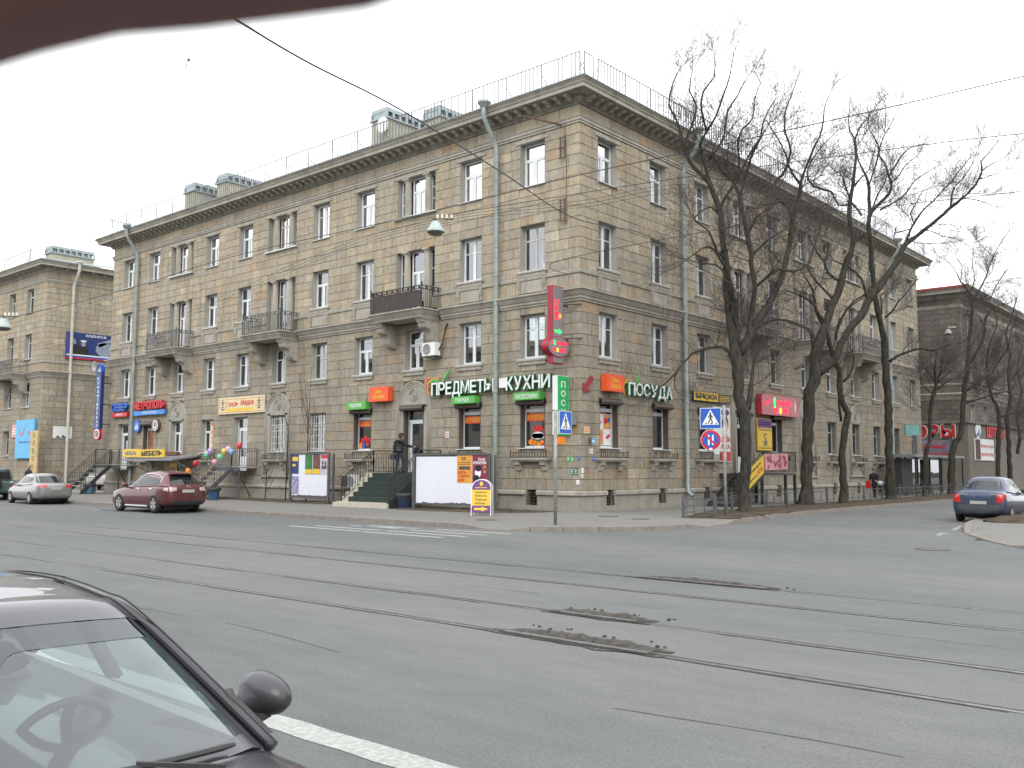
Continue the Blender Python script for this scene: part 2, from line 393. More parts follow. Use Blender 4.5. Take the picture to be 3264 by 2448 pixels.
# pavement across the side street with its worn corner
E2 = [(12.1, 150), (12.1, 40), (12.1, 20), (12.12, 12), (12.35, 8.7), (12.65, 5.6), (13.0, 3.1), (13.5, 1.0), (13.95, -.6), (14.6, -2.0), (15.3, -3.4), (16.0, -4.5), (17.2, -5.9), (18.6, -7.0), (20.5, -7.7), (24, -8.1), (60, -8.2)]
pv2, lo2, no2 = pave('corner_pavement', E2, [(8, 11)], [(60, 150)], kw=.2)
kerbs(pv2, E2, lo2, no2, kw=.2, lim=lambda p: p.y < 40 and p.x < 30)
E3 = [(90, -29.15), (24, -29.15), (10, -29.15), (-60, -29.15), (-260, -29.15)]
pv3, lo3, no3 = pave('near_pavement', E3, [], [(-260, -120), (90, -120)])
kerbs(pv3, E3, lo3, no3, lim=lambda p: 5 < p.x < 30)

def lumpy(name, outline, z, amp, seed, cell=.22, m=SOIL, **kw):
    """uneven patch of ground filling a polygon: grid with noise, dropping away at its edge"""
    from mathutils import noise
    xs = [p[0] for p in outline]; ys = [p[1] for p in outline]
    def inside(x, y):
        c = False; j = len(outline)-1
        for i in range(len(outline)):
            (xi, yi), (xj, yj) = outline[i], outline[j]
            if (yi > y) != (yj > y) and x < (xj-xi)*(y-yi)/(yj-yi)+xi: c = not c
            j = i
        return c
    def dist(x, y):
        d = 9
        for i in range(len(outline)):
            a = Vector(outline[i]); b = Vector(outline[(i+1) % len(outline)]); p = Vector((x, y)); t = max(0, min(1, (p-a).dot(b-a)/max(1e-9, (b-a).length_squared)))
            d = min(d, (p-(a+(b-a)*t)).length)
        return d
    mb = MB(); mb.smooth = True; ids = {}
    nx = int((max(xs)-min(xs))/cell)+1; ny = int((max(ys)-min(ys))/cell)+1
    def vid(i, j):
        if (i, j) not in ids:
            x = min(xs)+i*cell+noise.noise(Vector((i*.7, j*.9, seed)))*cell*.4; y = min(ys)+j*cell+noise.noise(Vector((i*.8, j*.6, seed+5)))*cell*.4
            e = min(1, dist(x, y)/.45); h = (noise.fractal(Vector((x*.9, y*.9, seed)), 1, 2, 4)*.5+.55)*amp*e
            ids[(i, j)] = len(mb.v); mb.v.append((x, y, z+max(h, .0)-.02*(1-e)))
        return ids[(i, j)]
    for i in range(nx):
        for j in range(ny):
            if inside(min(xs)+(i+.5)*cell, min(ys)+(j+.5)*cell): mb.face((vid(i, j), vid(i+1, j), vid(i+1, j+1), vid(i, j+1)))
    return mb
for nm, o_, z_, a_, sd_, c_ in (
    ('tree_strip_soil', [(5.1, -.9), (6.7, -.4), (6.45, 1.5), (6.1, 4.5), (5.93, 8), (5.85, 13), (5.83, 60), (3.0, 60), (3.0, 22), (2.9, 10), (3.4, 3.2)], 0.015, .09, 3, .3),
    ('wall_foot_soil', [(-26, -.15), (-26, -1.3), (-19, -1.9), (-16.5, -2.2), (-13.2, -2.3), (-12.6, -.3), (-12.6, -.15)], .012, .10, 5, .2),
    ('wall_foot_soil', [(-7.6, -.15), (-7.7, -3.1), (-6.4, -3.5), (-2.2, -3.3), (-.8, -1.4), (-.9, -.15)], .012, .08, 9, .2),
    ('corner_soil', [(13.2, 4.2), (13.7, 3.6), (14.4, 3.5), (19, 5), (24, 12), (24, 50), (12.8, 50), (12.7, 9)], .015, .22, 12, .3)):
    mb = lumpy(nm, o_, z_, a_, sd_, c_); struct(nm, mb, SOIL, recalc=False)
# yard between the two long buildings
from mathutils import noise as _ns
def wavy(mb, x0, x1, y, w, z, amp, freq, seed, gap=0.):
    k = int((x1-x0)/.3); L = []
    for i in range(k+1):
        x = x0+(x1-x0)*i/k; o = _ns.noise(Vector((x*freq, seed, 0)))*amp; ww = w*(1+.9*_ns.noise(Vector((x*1.7, seed+9, 0))))
        if gap and _ns.noise(Vector((x*.35, seed+4, 0))) > gap: L.append(None); continue
        L.append((Vector((x, y+o-ww/2, z)), Vector((x, y+o+ww/2, z))))
    for i in range(k):
        if L[i] and L[i+1]: mb.poly([L[i][0], L[i+1][0], L[i+1][1], L[i][1]])
# ------------------------------------------------------------------ road paint
paint = MB()
def stripe(mb, x0, y0, x1, y1, w, z=ZR+.004, wob=.012, n=8):
    a, b = Vector((x0, y0, 0)), Vector((x1, y1, 0)); d = (b-a).normalized(); s_ = Vector((-d.y, d.x, 0))
    k = max(2, int((b-a).length/.35)); L = []; Rr = []
    for i in range(k+1):
        p = a.lerp(b, i/k)+Vector((0, 0, z)); L.append(p+s_*(w/2+rnd.uniform(-wob, wob))); Rr.append(p-s_*(w/2+rnd.uniform(-wob, wob)))
    for i in range(k): mb.poly([L[i], L[i+1], Rr[i+1], Rr[i]])
for a in ((-2.9, -11.42, .7, -11.55), (.85, -11.6, 4.15, -11.66), (-2.4, -10.82, .8, -10.88), (1.05, -10.9, 4.35, -10.98), (1.3, -10.2, 4.4, -10.2), (1.6, -9.45, 4.6, -9.42), (-1.6, -10.02, .6, -9.98), (-1.3, -9.6, .3, -9.55)):
    stripe(paint, *a, .2)
for y0, y1 in ((-10.0, -9.66), (-9.95, -9.5)): stripe(paint, -1.1+y0*.1+1, y0, 1.0, y1, .12)
for x in range(-74, -14, 11): stripe(paint, x, -10.35, x+3.6, -10.38, .11)
stripe(paint, -17.9, -10.35, -15.2, -10.4, .1); stripe(paint, -14.95, -10.42, -14.1, -10.44, .08)
stripe(paint, 3, -25.02, 40, -25.05, .26)
struct('road_markings', paint, LINEM)
paint = MB()
for a in ((11.7, 2.75, 12.75, 2.95), (11.9, 2.2, 12.6, 2.35), (12.3, 1.7, 12.7, 1.8)): stripe(paint, *a, .09)
for a in ((13.25, .8, 12.9, 3.2), (13.6, -1.9, 13.45, -.6)): stripe(paint, *a, .16, wob=.06)
struct('worn_road_markings', paint, WORNP)
seam = MB()
for y_, s_, w_ in ((-12.6, 3, .016), (-22.9, 5, .016), (-18.4, 7, .012)): wavy(seam, -60, 40, y_, w_, ZR+.004, .9, .16, s_, gap=-.02)
struct('asphalt_seams', seam, mat('asphalt_seam', (.095, .097, .095), rough=.95, var=.3), recalc=False)
# ------------------------------------------------------------------ tram tracks
for yy, lab in ((-15.7, 'tram rail furthest from the parked black car'), (-17.22, 'tram rail second from the kerb by the corner building'), (-19.6, 'tram rail with a short broken stretch, third from the far kerb'), (-21.14, 'tram rail nearest the parked black car, with a long broken stretch')):
    t = thing('tram_rail', lab, 'tram rail', (0, yy, ZR), 0, 'rails of the two tram tracks set in the asphalt')
    s_ = MB(); s_.box(-200, 60, yy-.028, yy+.028, ZR-.01, ZR+.006); obj('rail_head', s_, STEEL, t)
    c_ = MB(); wavy(c_, -90, 45, yy+.055, .045, ZR+.005, .03, .5, yy); wavy(c_, -90, 45, yy-.05, .028, ZR+.0045, .025, .8, yy+3, gap=.1); obj('groove', c_, TARM, t, recalc=False)
def broken(x0, x1, y, seed, wide=.24, lab=''):
    """stretch where the asphalt has crumbled off the rail: a torn dark bed, loose lumps, the bare rail"""
    t = thing('broken_asphalt', lab, 'pothole', ((x0+x1)/2, y, ZR), 0)
    b = MB(); k = 26; U = []; Lw = []
    for i in range(k+1):
        u = i/k; x = x0+(x1-x0)*u; e = math.sin(math.pi*u)**.5
        U.append((x, y+.05+e*(wide*(.6+.6*_ns.noise(Vector((x*2.3, seed, 0))))), ZR+.008)); Lw.append((x, y-.05-e*wide*.55*(.6+.8*_ns.noise(Vector((x*2.9, seed+7, 0)))), ZR+.008))
    for i in range(k): b.poly([U[i], U[i+1], Lw[i+1], Lw[i]])
    obj('torn_bed', b, RUBBLE, t, recalc=False)
    q = MB(); A_ = []
    for i in range(k+1):
        u = i/k; x = x0+(x1-x0)*(.1+.85*u); e = math.sin(math.pi*u)**.4; A_.append((Vector((x, y-.045-e*.05*(1+_ns.noise(Vector((x*3, seed, 2)))), ZR+.012)), Vector((x, y+.045+e*.05*(1+1.5*_ns.noise(Vector((x*3, seed, 5)))), ZR+.012))))
    for i in range(k): q.poly([A_[i][0], A_[i+1][0], A_[i+1][1], A_[i][1]])
    obj('gap_shade_strip', q, mat('painted_gap_shade', (.02, .019, .018), rough=1), t, recalc=False)  # flat dark strip on the bed; the gap's shade is put into its colour
    lm = MB(); r = random.Random(seed); lm.smooth = True; n_ = 40; rows = []
    for i in range(n_+1):       # crumbled ridge behind the rail
        u = i/n_; x = x0+(x1-x0)*(.12+.86*u); e = math.sin(math.pi*min(1, u*1.05))**.6; h = e*.035*(1+_ns.noise(Vector((x*4, seed, 1)))); yb = y+.09+wide*.35*(1+_ns.noise(Vector((x*2, seed, 8))))
        rows.append([(x, yb-.03, ZR+.01), (x, yb+.02, ZR+.012+h), (x, yb+.05+wide*.3*e, ZR+.012+h*(.8+.6*_ns.noise(Vector((x*7, seed, 3))))), (x, yb+.08+wide*.55*e, ZR+.006)])
    lm.loft(rows, closed=False, caps=False)
    obj('crumbled_ridge', lm, RUBBLE, t, recalc=False)
    lm = MB()
    for i in range(14):
        u = r.random(); x = x0+(x1-x0)*(.1+.95*u); yy = y+.15+wide*r.uniform(.2, 1.8); s = r.uniform(.012, .03)
        lm.lathe([(0.001, -.01), (s, 0), (s*.75, s*.5), (.001, s*.6)], (x, yy, ZR+.006), n=6)
    obj('loose_lumps', lm, RUBBLE, t, kind='stuff')
    s2 = MB(); s2.box(x0+.3, x1-.2, y-.035, y+.035, ZR-.01, ZR+.022); obj('bare_rail', s2, STEEL, t)
broken(14.35, 16.75, -21.14, 3, .26, 'longest torn stretch of asphalt, baring the nearest tram rail')
broken(13.95, 15.6, -19.6, 5, .2, 'torn stretch of asphalt along the third tram rail, with loose lumps behind')
broken(12.6, 15.4, -15.7, 8, .14, 'narrow torn stretch of asphalt along the furthest tram rail')
# cast iron covers and pavement cracks
for x, y, z, r_, lb in ((1.0, -6.5, 0, .36, 'manhole cover in the pavement left of the crossing sign pole'), (2.6, -1.9, 0, .36, 'manhole cover in the pavement beside the building corner'), (4.4, -2.6, 0, .3, 'manhole cover in the pavement near the low fence post'), (14.9, -6.6, ZR, .38, 'manhole cover in the road by the right hand corner pavement')):
    c = MB(); c.lathe([(.001, .012), (r_-.05, .012), (r_-.045, .006), (r_-.03, .006), (r_-.025, .014), (r_, .014), (r_, -.02)], (x, y, z), n=24)
    solo('manhole_cover', c, mat('cast_iron', (.085, .08, .072), rough=.8, var=.3), lb, 'manhole cover', 'manhole covers')
# ------------------------------------------------------------------ facade kit
class Fac:
    """s runs along the wall, o outwards, z up"""
    def __init__(f, o, d, n): f.o = Vector(o); f.d = Vector(d); f.n = Vector(n)
    def P(f, s, o, z): return f.o+f.d*s+f.n*o+Vector((0, 0, z))
    def plane(f, s, z, o=0.):
        rt = Vector((0, 0, 1)).cross(f.n)           # viewer's right
        return Plane(f.P(s, o, z), rt, f.n)
def fbox(mb, F, s0, s1, o0, o1, z0, z1):
    mb.hexa([F.P(s0, o0, z0), F.P(s1, o0, z0), F.P(s1, o1, z0), F.P(s0, o1, z0), F.P(s0, o0, z1), F.P(s1, o0, z1), F.P(s1, o1, z1), F.P(s0, o1, z1)])
def band(mb, F, prof, s0, s1, m0=0, m1=0):
    """moulding: profile [(out,z)] swept s0..s1; m=1 mitres that end outwards round a corner"""
    a = [F.P(s0-(o if m0 else 0), o, z) for o, z in prof]; b = [F.P(s1+(o if m1 else 0), o, z) for o, z in prof]
    mb.loft([a, b], closed=True, caps=True)
def stone_tint(z, r):
    low = z < 8.1
    base = r.choice([(.312, .276, .215), (.298, .268, .214), (.325, .284, .214), (.288, .266, .222), (.305, .271, .208), (.315, .284, .230)]) if not low else \
        r.choice([(.262, .240, .195), (.274, .248, .200), (.250, .232, .194), (.284, .248, .194), (.258, .240, .204), (.268, .246, .206)])
    k = r.random()
    if k < .06: base = tuple(c*1.2 for c in base)
    elif k < .11: base = (base[0]*1.08, base[1]*.95, base[2]*.84)
    f = r.uniform(.95, 1.11); return (base[0]*f*1.03, base[1]*f, base[2]*f*.955)

def wall_back(parent, F, length, ops, z0, z1, mats, depth=.5, extra=()):
    """backing wall with openings, plastered reveals and a dark room behind each opening"""
    ss = sorted({0, length, *[o['s0'] for o in ops], *[o['s1'] for o in ops]}); zs = sorted({z0, z1, *[o['z0'] for o in ops], *[o['z1'] for o in ops]})
    m = MB(); b = -.03
    for i in range(len(ss)-1):
        for j in range(len(zs)-1):
            sc, zc = (ss[i]+ss[i+1])/2, (zs[j]+zs[j+1])/2
            if any(o['s0'] < sc < o['s1'] and o['z0'] < zc < o['z1'] for o in ops): continue
            m.poly([F.P(ss[i], b, zs[j]), F.P(ss[i+1], b, zs[j]), F.P(ss[i+1], b, zs[j+1]), F.P(ss[i], b, zs[j+1])])
    for o in ops:
        a, c, p, q = o['s0'], o['s1'], o['z0'], o['z1']; dp = -o.get('dep', .36)
        m.mi = 1; f_ = -.001
        for A, B in (((a, p), (a, q)), ((c, q), (c, p)), ((a, q), (c, q)), ((c, p), (a, p))):
            m.poly([F.P(A[0], f_, A[1]), F.P(B[0], f_, B[1]), F.P(B[0], dp, B[1]), F.P(A[0], dp, A[1])])
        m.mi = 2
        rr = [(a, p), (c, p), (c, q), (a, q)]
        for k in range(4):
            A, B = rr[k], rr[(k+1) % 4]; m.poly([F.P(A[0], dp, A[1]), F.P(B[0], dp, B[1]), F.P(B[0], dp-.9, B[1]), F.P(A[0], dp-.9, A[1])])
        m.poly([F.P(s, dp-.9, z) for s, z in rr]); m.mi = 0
    return obj('wall', m, mats, parent, recalc=False)

def blocks(F, length, ops, courses, r, gap=.022, proud=.012, wmin=.62, wmax=1.06, skip=None):
    """all ashlar blocks of one facade: list of (s0,s1,z0,z1)"""
    out = []
    for ci, (a, b) in enumerate(courses):
        iv = [(0., length, a, b)]
        for o in ops:
            if o['z1'] <= a+.03 or o['z0'] >= b-.03: continue
            nw = []
            for s0, s1, p, q in iv:
                if o['s1'] <= s0 or o['s0'] >= s1: nw.append((s0, s1, p, q)); continue
                if o['s0'] > s0+.02: nw.append((s0, o['s0'], p, q))
                if o['s1'] < s1-.02: nw.append((o['s1'], s1, p, q))
                if o['z1'] < q-.05: nw.append((max(s0, o['s0']), min(s1, o['s1']), o['z1'], q))
                if o['z0'] > p+.05: nw.append((max(s0, o['s0']), min(s1, o['s1']), p, o['z0']))
            iv = nw
        for s0, s1, p, q in iv:
            s = s0; first = True
            while s1-s > .02:
                w_ = r.uniform(wmin, wmax)
                if first and ci % 2 and s1-s > 1.2: w_ *= .55
                first = False
                if s1-(s+w_) < .34: w_ = s1-s if s1-s < wmax*1.25 else (s1-s)/2
                if not (skip and skip((s+s+w_)/2, (p+q)/2)): out.append((s, s+w_, p, q))
                s += w_
    return out
def put_block(mb, F, blk, r, gap=.016, org=None, tf=stone_tint):
    s0, s1, z0, z1 = blk; g2 = gap/2; o = r.uniform(-.005, .008); c = .012
    mb.tint = tf(z0, r)
    b = len(mb.v); A = [(s0+g2, z0+g2), (s1-g2, z0+g2), (s1-g2, z1-g2), (s0+g2, z1-g2)]; B = [(s0+g2+c, z0+g2+c), (s1-g2-c, z0+g2+c), (s1-g2-c, z1-g2-c), (s0+g2+c, z1-g2-c)]
    mb.v += [tuple(F.P(s, -.035, z)) for s, z in A]+[tuple(F.P(s, o-.008, z)) for s, z in A]+[tuple(F.P(s, o, z)) for s, z in B]
    for k in range(4):
        j = (k+1) % 4; mb.face((b+k, b+j, b+4+j, b+4+k)); mb.face((b+4+k, b+4+j, b+8+j, b+8+k))
    mb.face((b+8, b+9, b+10, b+11)); mb.face((b+3, b+2, b+1, b))

# ---- windows: mesh-sharing kit in local coordinates (x right, y out, z up), origin bottom centre of the opening
_wk = {}
def framebox(mb, x0, x1, z0, z1, t, y0, y1):
    mb.box(x0, x0+t, y0, y1, z0, z1); mb.box(x1-t, x1, y0, y1, z0, z1); mb.box(x0+t, x1-t, y0, y1, z0, z0+t); mb.box(x0+t, x1-t, y0, y1, z1-t, z1)
def win_mesh(kind, w_, h):
    """returns frame mesh and the list of panes (x0,x1,z0,z1)"""
    key = (kind, round(w_, 2), round(h, 2))
    if key in _wk: return _wk[key]
    m = MB(); t = .065; x0, x1 = -w_/2+.01, w_/2-.01; z0, z1 = .03, h-.01; panes = []
    framebox(m, x0, x1, z0, z1, t, -.07, 0)
    X0, X1, Z0, Z1 = x0+t, x1-t, z0+t, z1-t
    if kind == 'T':          # transom over two casements
        tz = Z0+(Z1-Z0)*.66; m.box(X0, X1, -.068, .004, tz-.04, tz+.04); xm = (X0+X1)/2+w_*.04
        m.box(xm-.045, xm+.045, -.066, .002, Z0, tz-.04)
        for a, b in ((X0, xm-.045), (xm+.045, X1)):
            framebox(m, a, b, Z0, tz-.04, .045, -.05, .012); panes.append((a+.045, b-.045, Z0+.045, tz-.085))
        panes.append((X0, X1, tz+.04, Z1))
    elif kind == 'V':        # two tall casements, each with a crossbar
        xm = (X0+X1)/2; m.box(xm-.05, xm+.05, -.066, .002, Z0, Z1); tz = Z0+(Z1-Z0)*.68
        for a, b in ((X0, xm-.05), (xm+.05, X1)):
            framebox(m, a, b, Z0, Z1, .03, -.05, .012); m.box(a+.03, b-.03, -.05, .006, tz-.018, tz+.018)
            panes += [(a+.03, b-.03, Z0+.03, tz-.018), (a+.03, b-.03, tz+.018, Z1-.03)]
    elif kind == 'O':        # old two-leaf window with small top lights
        xm = (X0+X1)/2; m.box(xm-.04, xm+.04, -.066, .002, Z0, Z1); tz = Z0+(Z1-Z0)*.70; m.box(X0, X1, -.064, .0, tz-.035, tz+.035)
        for a, b in ((X0, xm-.04), (xm+.04, X1)): panes += [(a, b, Z0, tz-.035), (a, b, tz+.035, Z1)]
    elif kind == 'S':        # narrow side light with two crossbars
        for k in (.36, .68): m.box(X0, X1, -.06, .0, Z0+(Z1-Z0)*k-.02, Z0+(Z1-Z0)*k+.02)
        panes = [(X0, X1, Z0, Z0+(Z1-Z0)*.36-.02), (X0, X1, Z0+(Z1-Z0)*.36+.02, Z0+(Z1-Z0)*.68-.02), (X0, X1, Z0+(Z1-Z0)*.68+.02, Z1)]
    elif kind == 'F':        # shop window: strip above one big pane
        tz = Z1-.26; m.box(X0, X1, -.066, .01, tz-.1, tz+.04); panes = [(X0, X1, Z0, tz-.1), (X0, X1, tz+.04, Z1)]
    elif kind == 'D':        # door with glazed leaf and fanlight
        tz = Z0+2.25; m.box(X0, X1, -.066, .01, tz, tz+.08); framebox(m, X0, X1-.12, Z0, tz, .10, -.05, .02)
        m.box(X0+.10, X1-.22, -.03, .0, Z0+.10, Z0+.72)
        m.tube([(X1-.2, .02, Z0+.8), (X1-.2, .09, Z0+.82), (X1-.2, .09, Z0+1.25), (X1-.2, .02, Z0+1.27)], .018, 6)
        panes = [(X0+.10, X1-.22, Z0+.72, tz-.10), (X0, X1, tz+.08, Z1)]
    _wk[key] = (m, panes, {}); return _wk[key]
_pm = {}
def pane_mesh(w_, h, mt):
    key = (round(w_, 3), round(h, 3), mt.name)
    if key not in _pm: m = MB(); m.box(-w_/2, w_/2, -.006, .006, 0, h); _pm[key] = m.mesh('pane', mt)
    return _pm[key]
_sm = {}
def window(parent, F, s, z, w_, h, kind, rec=.28, fm=None, gm=None, curtain=None, sill=True, stone=False, r=rnd):
    fm = fm or PVC; gm = gm or GLASS
    m, panes, cache = win_mesh(kind, w_, h)
    if fm.name not in cache: cache[fm.name] = m.mesh('door' if kind == 'D' else 'window', fm)
    rt = Vector((0, 0, 1)).cross(F.n); rz = math.atan2(rt.y, rt.x)+0     # local x -> viewer's right ; local y must point outwards
    # local frame (x=right, y=outwards): rotation about z by angle so that x->right gives y -> z x right = -n, so mirror y
    o = link('door' if kind == 'D' else 'window', cache[fm.name], parent)
    o.location = F.P(s, -rec, z)-org_of(parent); o.rotation_euler = (0, 0, rz+math.pi)     # x -> left, y -> outwards
    for a, b, c, d in panes:
        p = link('pane', pane_mesh(b-a, d-c, gm), o); p.location = ((a+b)/2, -.028, c)
    if curtain is not None:
        f = r.uniform(.5, 1) if r.random() < .35 else 1.; side = r.choice((-1, 1)); hh = h-.16 if r.random() < .8 else h*.6
        cm = MB(); n = 14; X0 = -w_/2+.09; X1 = w_/2-.09; W_ = (X1-X0)*f; xs = X0 if side < 0 else X1-W_
        zt = h-.08
        for k in range(n):
            xa, xb = xs+W_*k/n, xs+W_*(k+1)/n; ya, yb = (-.14, -.155) if k % 2 else (-.155, -.14)
            cm.poly([(xa, ya, zt-hh), (xb, yb, zt-hh), (xb, yb, zt), (xa, ya, zt)])
        obj('curtain', cm, CURT[curtain], o, world=False, recalc=False)
    if sill:
        key = (round(w_, 2), rec)
        if key not in _sm: q = MB(); q.hexa([(-w_/2-.07, .0, .0), (w_/2+.07, .0, .0), (w_/2+.07, rec+.10, -.03), (-w_/2-.07, rec+.10, -.03), (-w_/2-.07, .0, .03), (w_/2+.07, .0, .03), (w_/2+.07, rec+.10, .0), (-w_/2-.07, rec+.10, .0)]); _sm[key] = q.mesh('sill', SILLM)
        link('sill', _sm[key], o)
    if stone:
        key = ('st', round(w_, 2), rec)
        if key not in _sm: q = MB(); q.box(-w_/2-.16, w_/2+.16, rec-.0, rec+.11, -.10, -.035); q.box(-w_/2-.08, w_/2+.08, rec, rec+.07, -.25, -.10); _sm[key] = q.mesh('stone_ledge', TRIM)
        link('ledge', _sm[key], o)
    return o
_col = {}
def column(parent, F, s, z, h):
    if h not in _col:
        m = MB(); m.smooth = True; m.lathe([(.2, 0), (.2, .10), (.165, .13), (.168, .2), (.17, h*.5), (.148, h-.22), (.148, h-.18), (.175, h-.15), (.19, h-.08), (.19, h-.0)], n=18)
        m.smooth = False; m.box(-.215, .215, -.215, .215, h-.075, h); m.box(-.2, .2, -.2, .2, 0, .06); _col[h] = m.mesh('column', TRIM)
    c = link('column', _col[h], parent); c.location = F.P(s, -.16, z)-org_of(parent)

def balcony(parent, F, s, zs=8.72, half=1.78, out=1.25, railkind=0, bz=8.35):
    b = MB(); prof = [(0, bz), (out-.16, bz), (out-.16, bz+.05), (out-.05, bz+.20), (out, bz+.30), (out+.06, bz+.33), (out+.06, zs-.02), (out+.02, zs), (0, zs)]
    # slab with moulded front and sides
    rings = []
    for k, (o, z) in enumerate(prof): pass
    lv = [(bz, -.16), (bz+.05, -.16), (bz+.20, -.05), (bz+.30, 0), (bz+.31, .06), (zs-.02, .06), (zs, .02)]
    for z, e in lv: rings.append([F.P(s-half-e, 0, z), F.P(s-half-e, out+e, z), F.P(s+half+e, out+e, z), F.P(s+half+e, 0, z)])
    b.loft(rings); ob = obj('balcony', b, TRIM, parent)
    pr = [(0, bz), (1.02, bz), (1.02, bz-.10), (.97, bz-.12), (.97, bz-.2), (.9, bz-.24), (.84, bz-.42), (.74, bz-.5), (.6, bz-.52), (.5, bz-.66), (.4, bz-.92), (.28, bz-1.06), (.12, bz-1.12), (0, bz-1.14)]
    for sg in (-1, 1):
        c = MB(); cs = s+sg*(half-.38)
        c.prism([F.P(cs-.24, o, z) for o, z in pr], F.d*.48)
        for rr_, oo, zz in ((.17, .62, bz-.3), (.12, .3, bz-.85), (.08, .62, bz-.3)):
            for e in (-.25, .25):
                ring = [F.P(cs+e, oo+rr_*math.cos(a), zz+rr_*math.sin(a)) for a in [i*math.pi/8 for i in range(14)]]; c.tube(ring, .018, 5)
        for k in range(3): fbox(c, F, cs-.27, cs+.27, .0, 1.04-.02*k, bz-.04-.05*k, bz-.02-.05*k)
        obj('bracket', c, TRIM, ob)
    rl = MB(); H = 1.02; o1 = out-.07; hl = half-.08
    for a, c2 in (((s-hl, 0), (s-hl, o1)), ((s-hl, o1), (s+hl, o1)), ((s+hl, o1), (s+hl, 0))):
        A = F.P(a[0], a[1], zs); B = F.P(c2[0], c2[1], zs)
        for z in (.08, H, H-.16): rl.bar(A+Vector((0, 0, z)), B+Vector((0, 0, z)), .03)
        n = int((B-A).length/.115)
        for k in range(n+1): p = A.lerp(B, k/n); rl.bar(p+Vector((0, 0, .02)), p+Vector((0, 0, H)), .017)
        for k in range(0, n-1, 3):
            p = A.lerp(B, (k+1.5)/n); rl.bar(p+Vector((0, 0, H-.14)), p+Vector((0, 0, H-.03)), .05)
    for e in (-1, 1): rl.bar(F.P(s+e*hl, o1, zs), F.P(s+e*hl, o1, zs+H+.14), .05)
    obj('railing', rl, IRON if railkind == 0 else GIRON, ob)
    if railkind == 0:      # reed screen tied behind the bars
        m = MB(); fbox(m, F, s-hl+.03, s+hl-.03, o1-.06, o1-.045, zs+.1, zs+H-.2)
        obj('screen', m, SHUT, ob)
    return ob
def downpipe(parent, F, s, ztop=16.95, zbot=.35, m=PIPE, r_=.105, kick=True):
    p = MB(); p.smooth = True
    p.tube([F.P(s, 1.02, ztop-.02), F.P(s, 1.0, ztop-.45), F.P(s, .88, ztop-.65), F.P(s, .32, ztop-1.35), F.P(s, .2, ztop-1.6), F.P(s, .2, zbot+.15)]+([F.P(s, .26, zbot+.05), F.P(s, .48, zbot-.1)] if kick else []), r_, 12, cap=False)
    z = ztop-2.2
    while z > zbot+.5: p.tube([F.P(s, .2, z), F.P(s, .2, z+.05)], r_+.012, 12); fbox(p, F, s-.01, s+.01, 0, .2, z+.01, z+.04); z -= 1.24
    o = obj('downpipe', p, m, parent); 
    h = MB(); c = F.P(s, 1.02, ztop); h.lathe([(r_+.01, -.05), (.26, .14), (.28, .16), (.28, .24), (.22, .24)], c, n=14); obj('hopper', h, m, o)
def modillions(parent, F, length, z=16.46, step=.52, s0=.28, skip=()):
    m = MB(); 
    loc = Fac((0, 0, 0), F.d, F.n)
    fbox(m, loc, -.1, .1, .18, .60, .05, .16); m.prism([loc.P(-.09, o, z_) for o, z_ in ((.18, -.06), (.30, -.05), (.36, -.0), (.5, .02), (.55, .05), (.18, .05))], F.d*.18)
    me = m.mesh('modillion', TRIM); n = int((length-2*s0)/step); st = (length-2*s0)/n
    for k in range(n+1):
        q = link('modillion', me, parent); q.location = F.P(s0+k*st, 0, z)-org_of(parent)
CORN = [(0, 16.30), (.05, 16.30), (.09, 16.36), (.16, 16.40), (.18, 16.42), (.18, 16.62), (.74, 16.62), (.74, 16.60), (.79, 16.60), (.79, 16.74), (.83, 16.76), (.87, 16.84), (.94, 16.90), (.95, 16.95), (0, 17.02)]
BELT = [(0, 8.30), (.05, 8.30), (.05, 8.38), (.10, 8.40), (.10, 8.50), (.14, 8.52), (.24, 8.70), (.30, 8.72), (.30, 8.79), (0, 8.86)]
STR2 = [(0, 9.42), (.05, 9.43), (.07, 9.55), (.03, 9.58), (0, 9.60)]
ARCHI = [(0, 15.54), (.05, 15.54), (.05, 15.62), (.09, 15.64), (.09, 15.74), (.13, 15.78), (.13, 15.80), (0, 15.83)]
PLCAP = [(0, .62), (.13, .62), (.14, .64), (.14, .76), (.10, .80), (0, .81)]
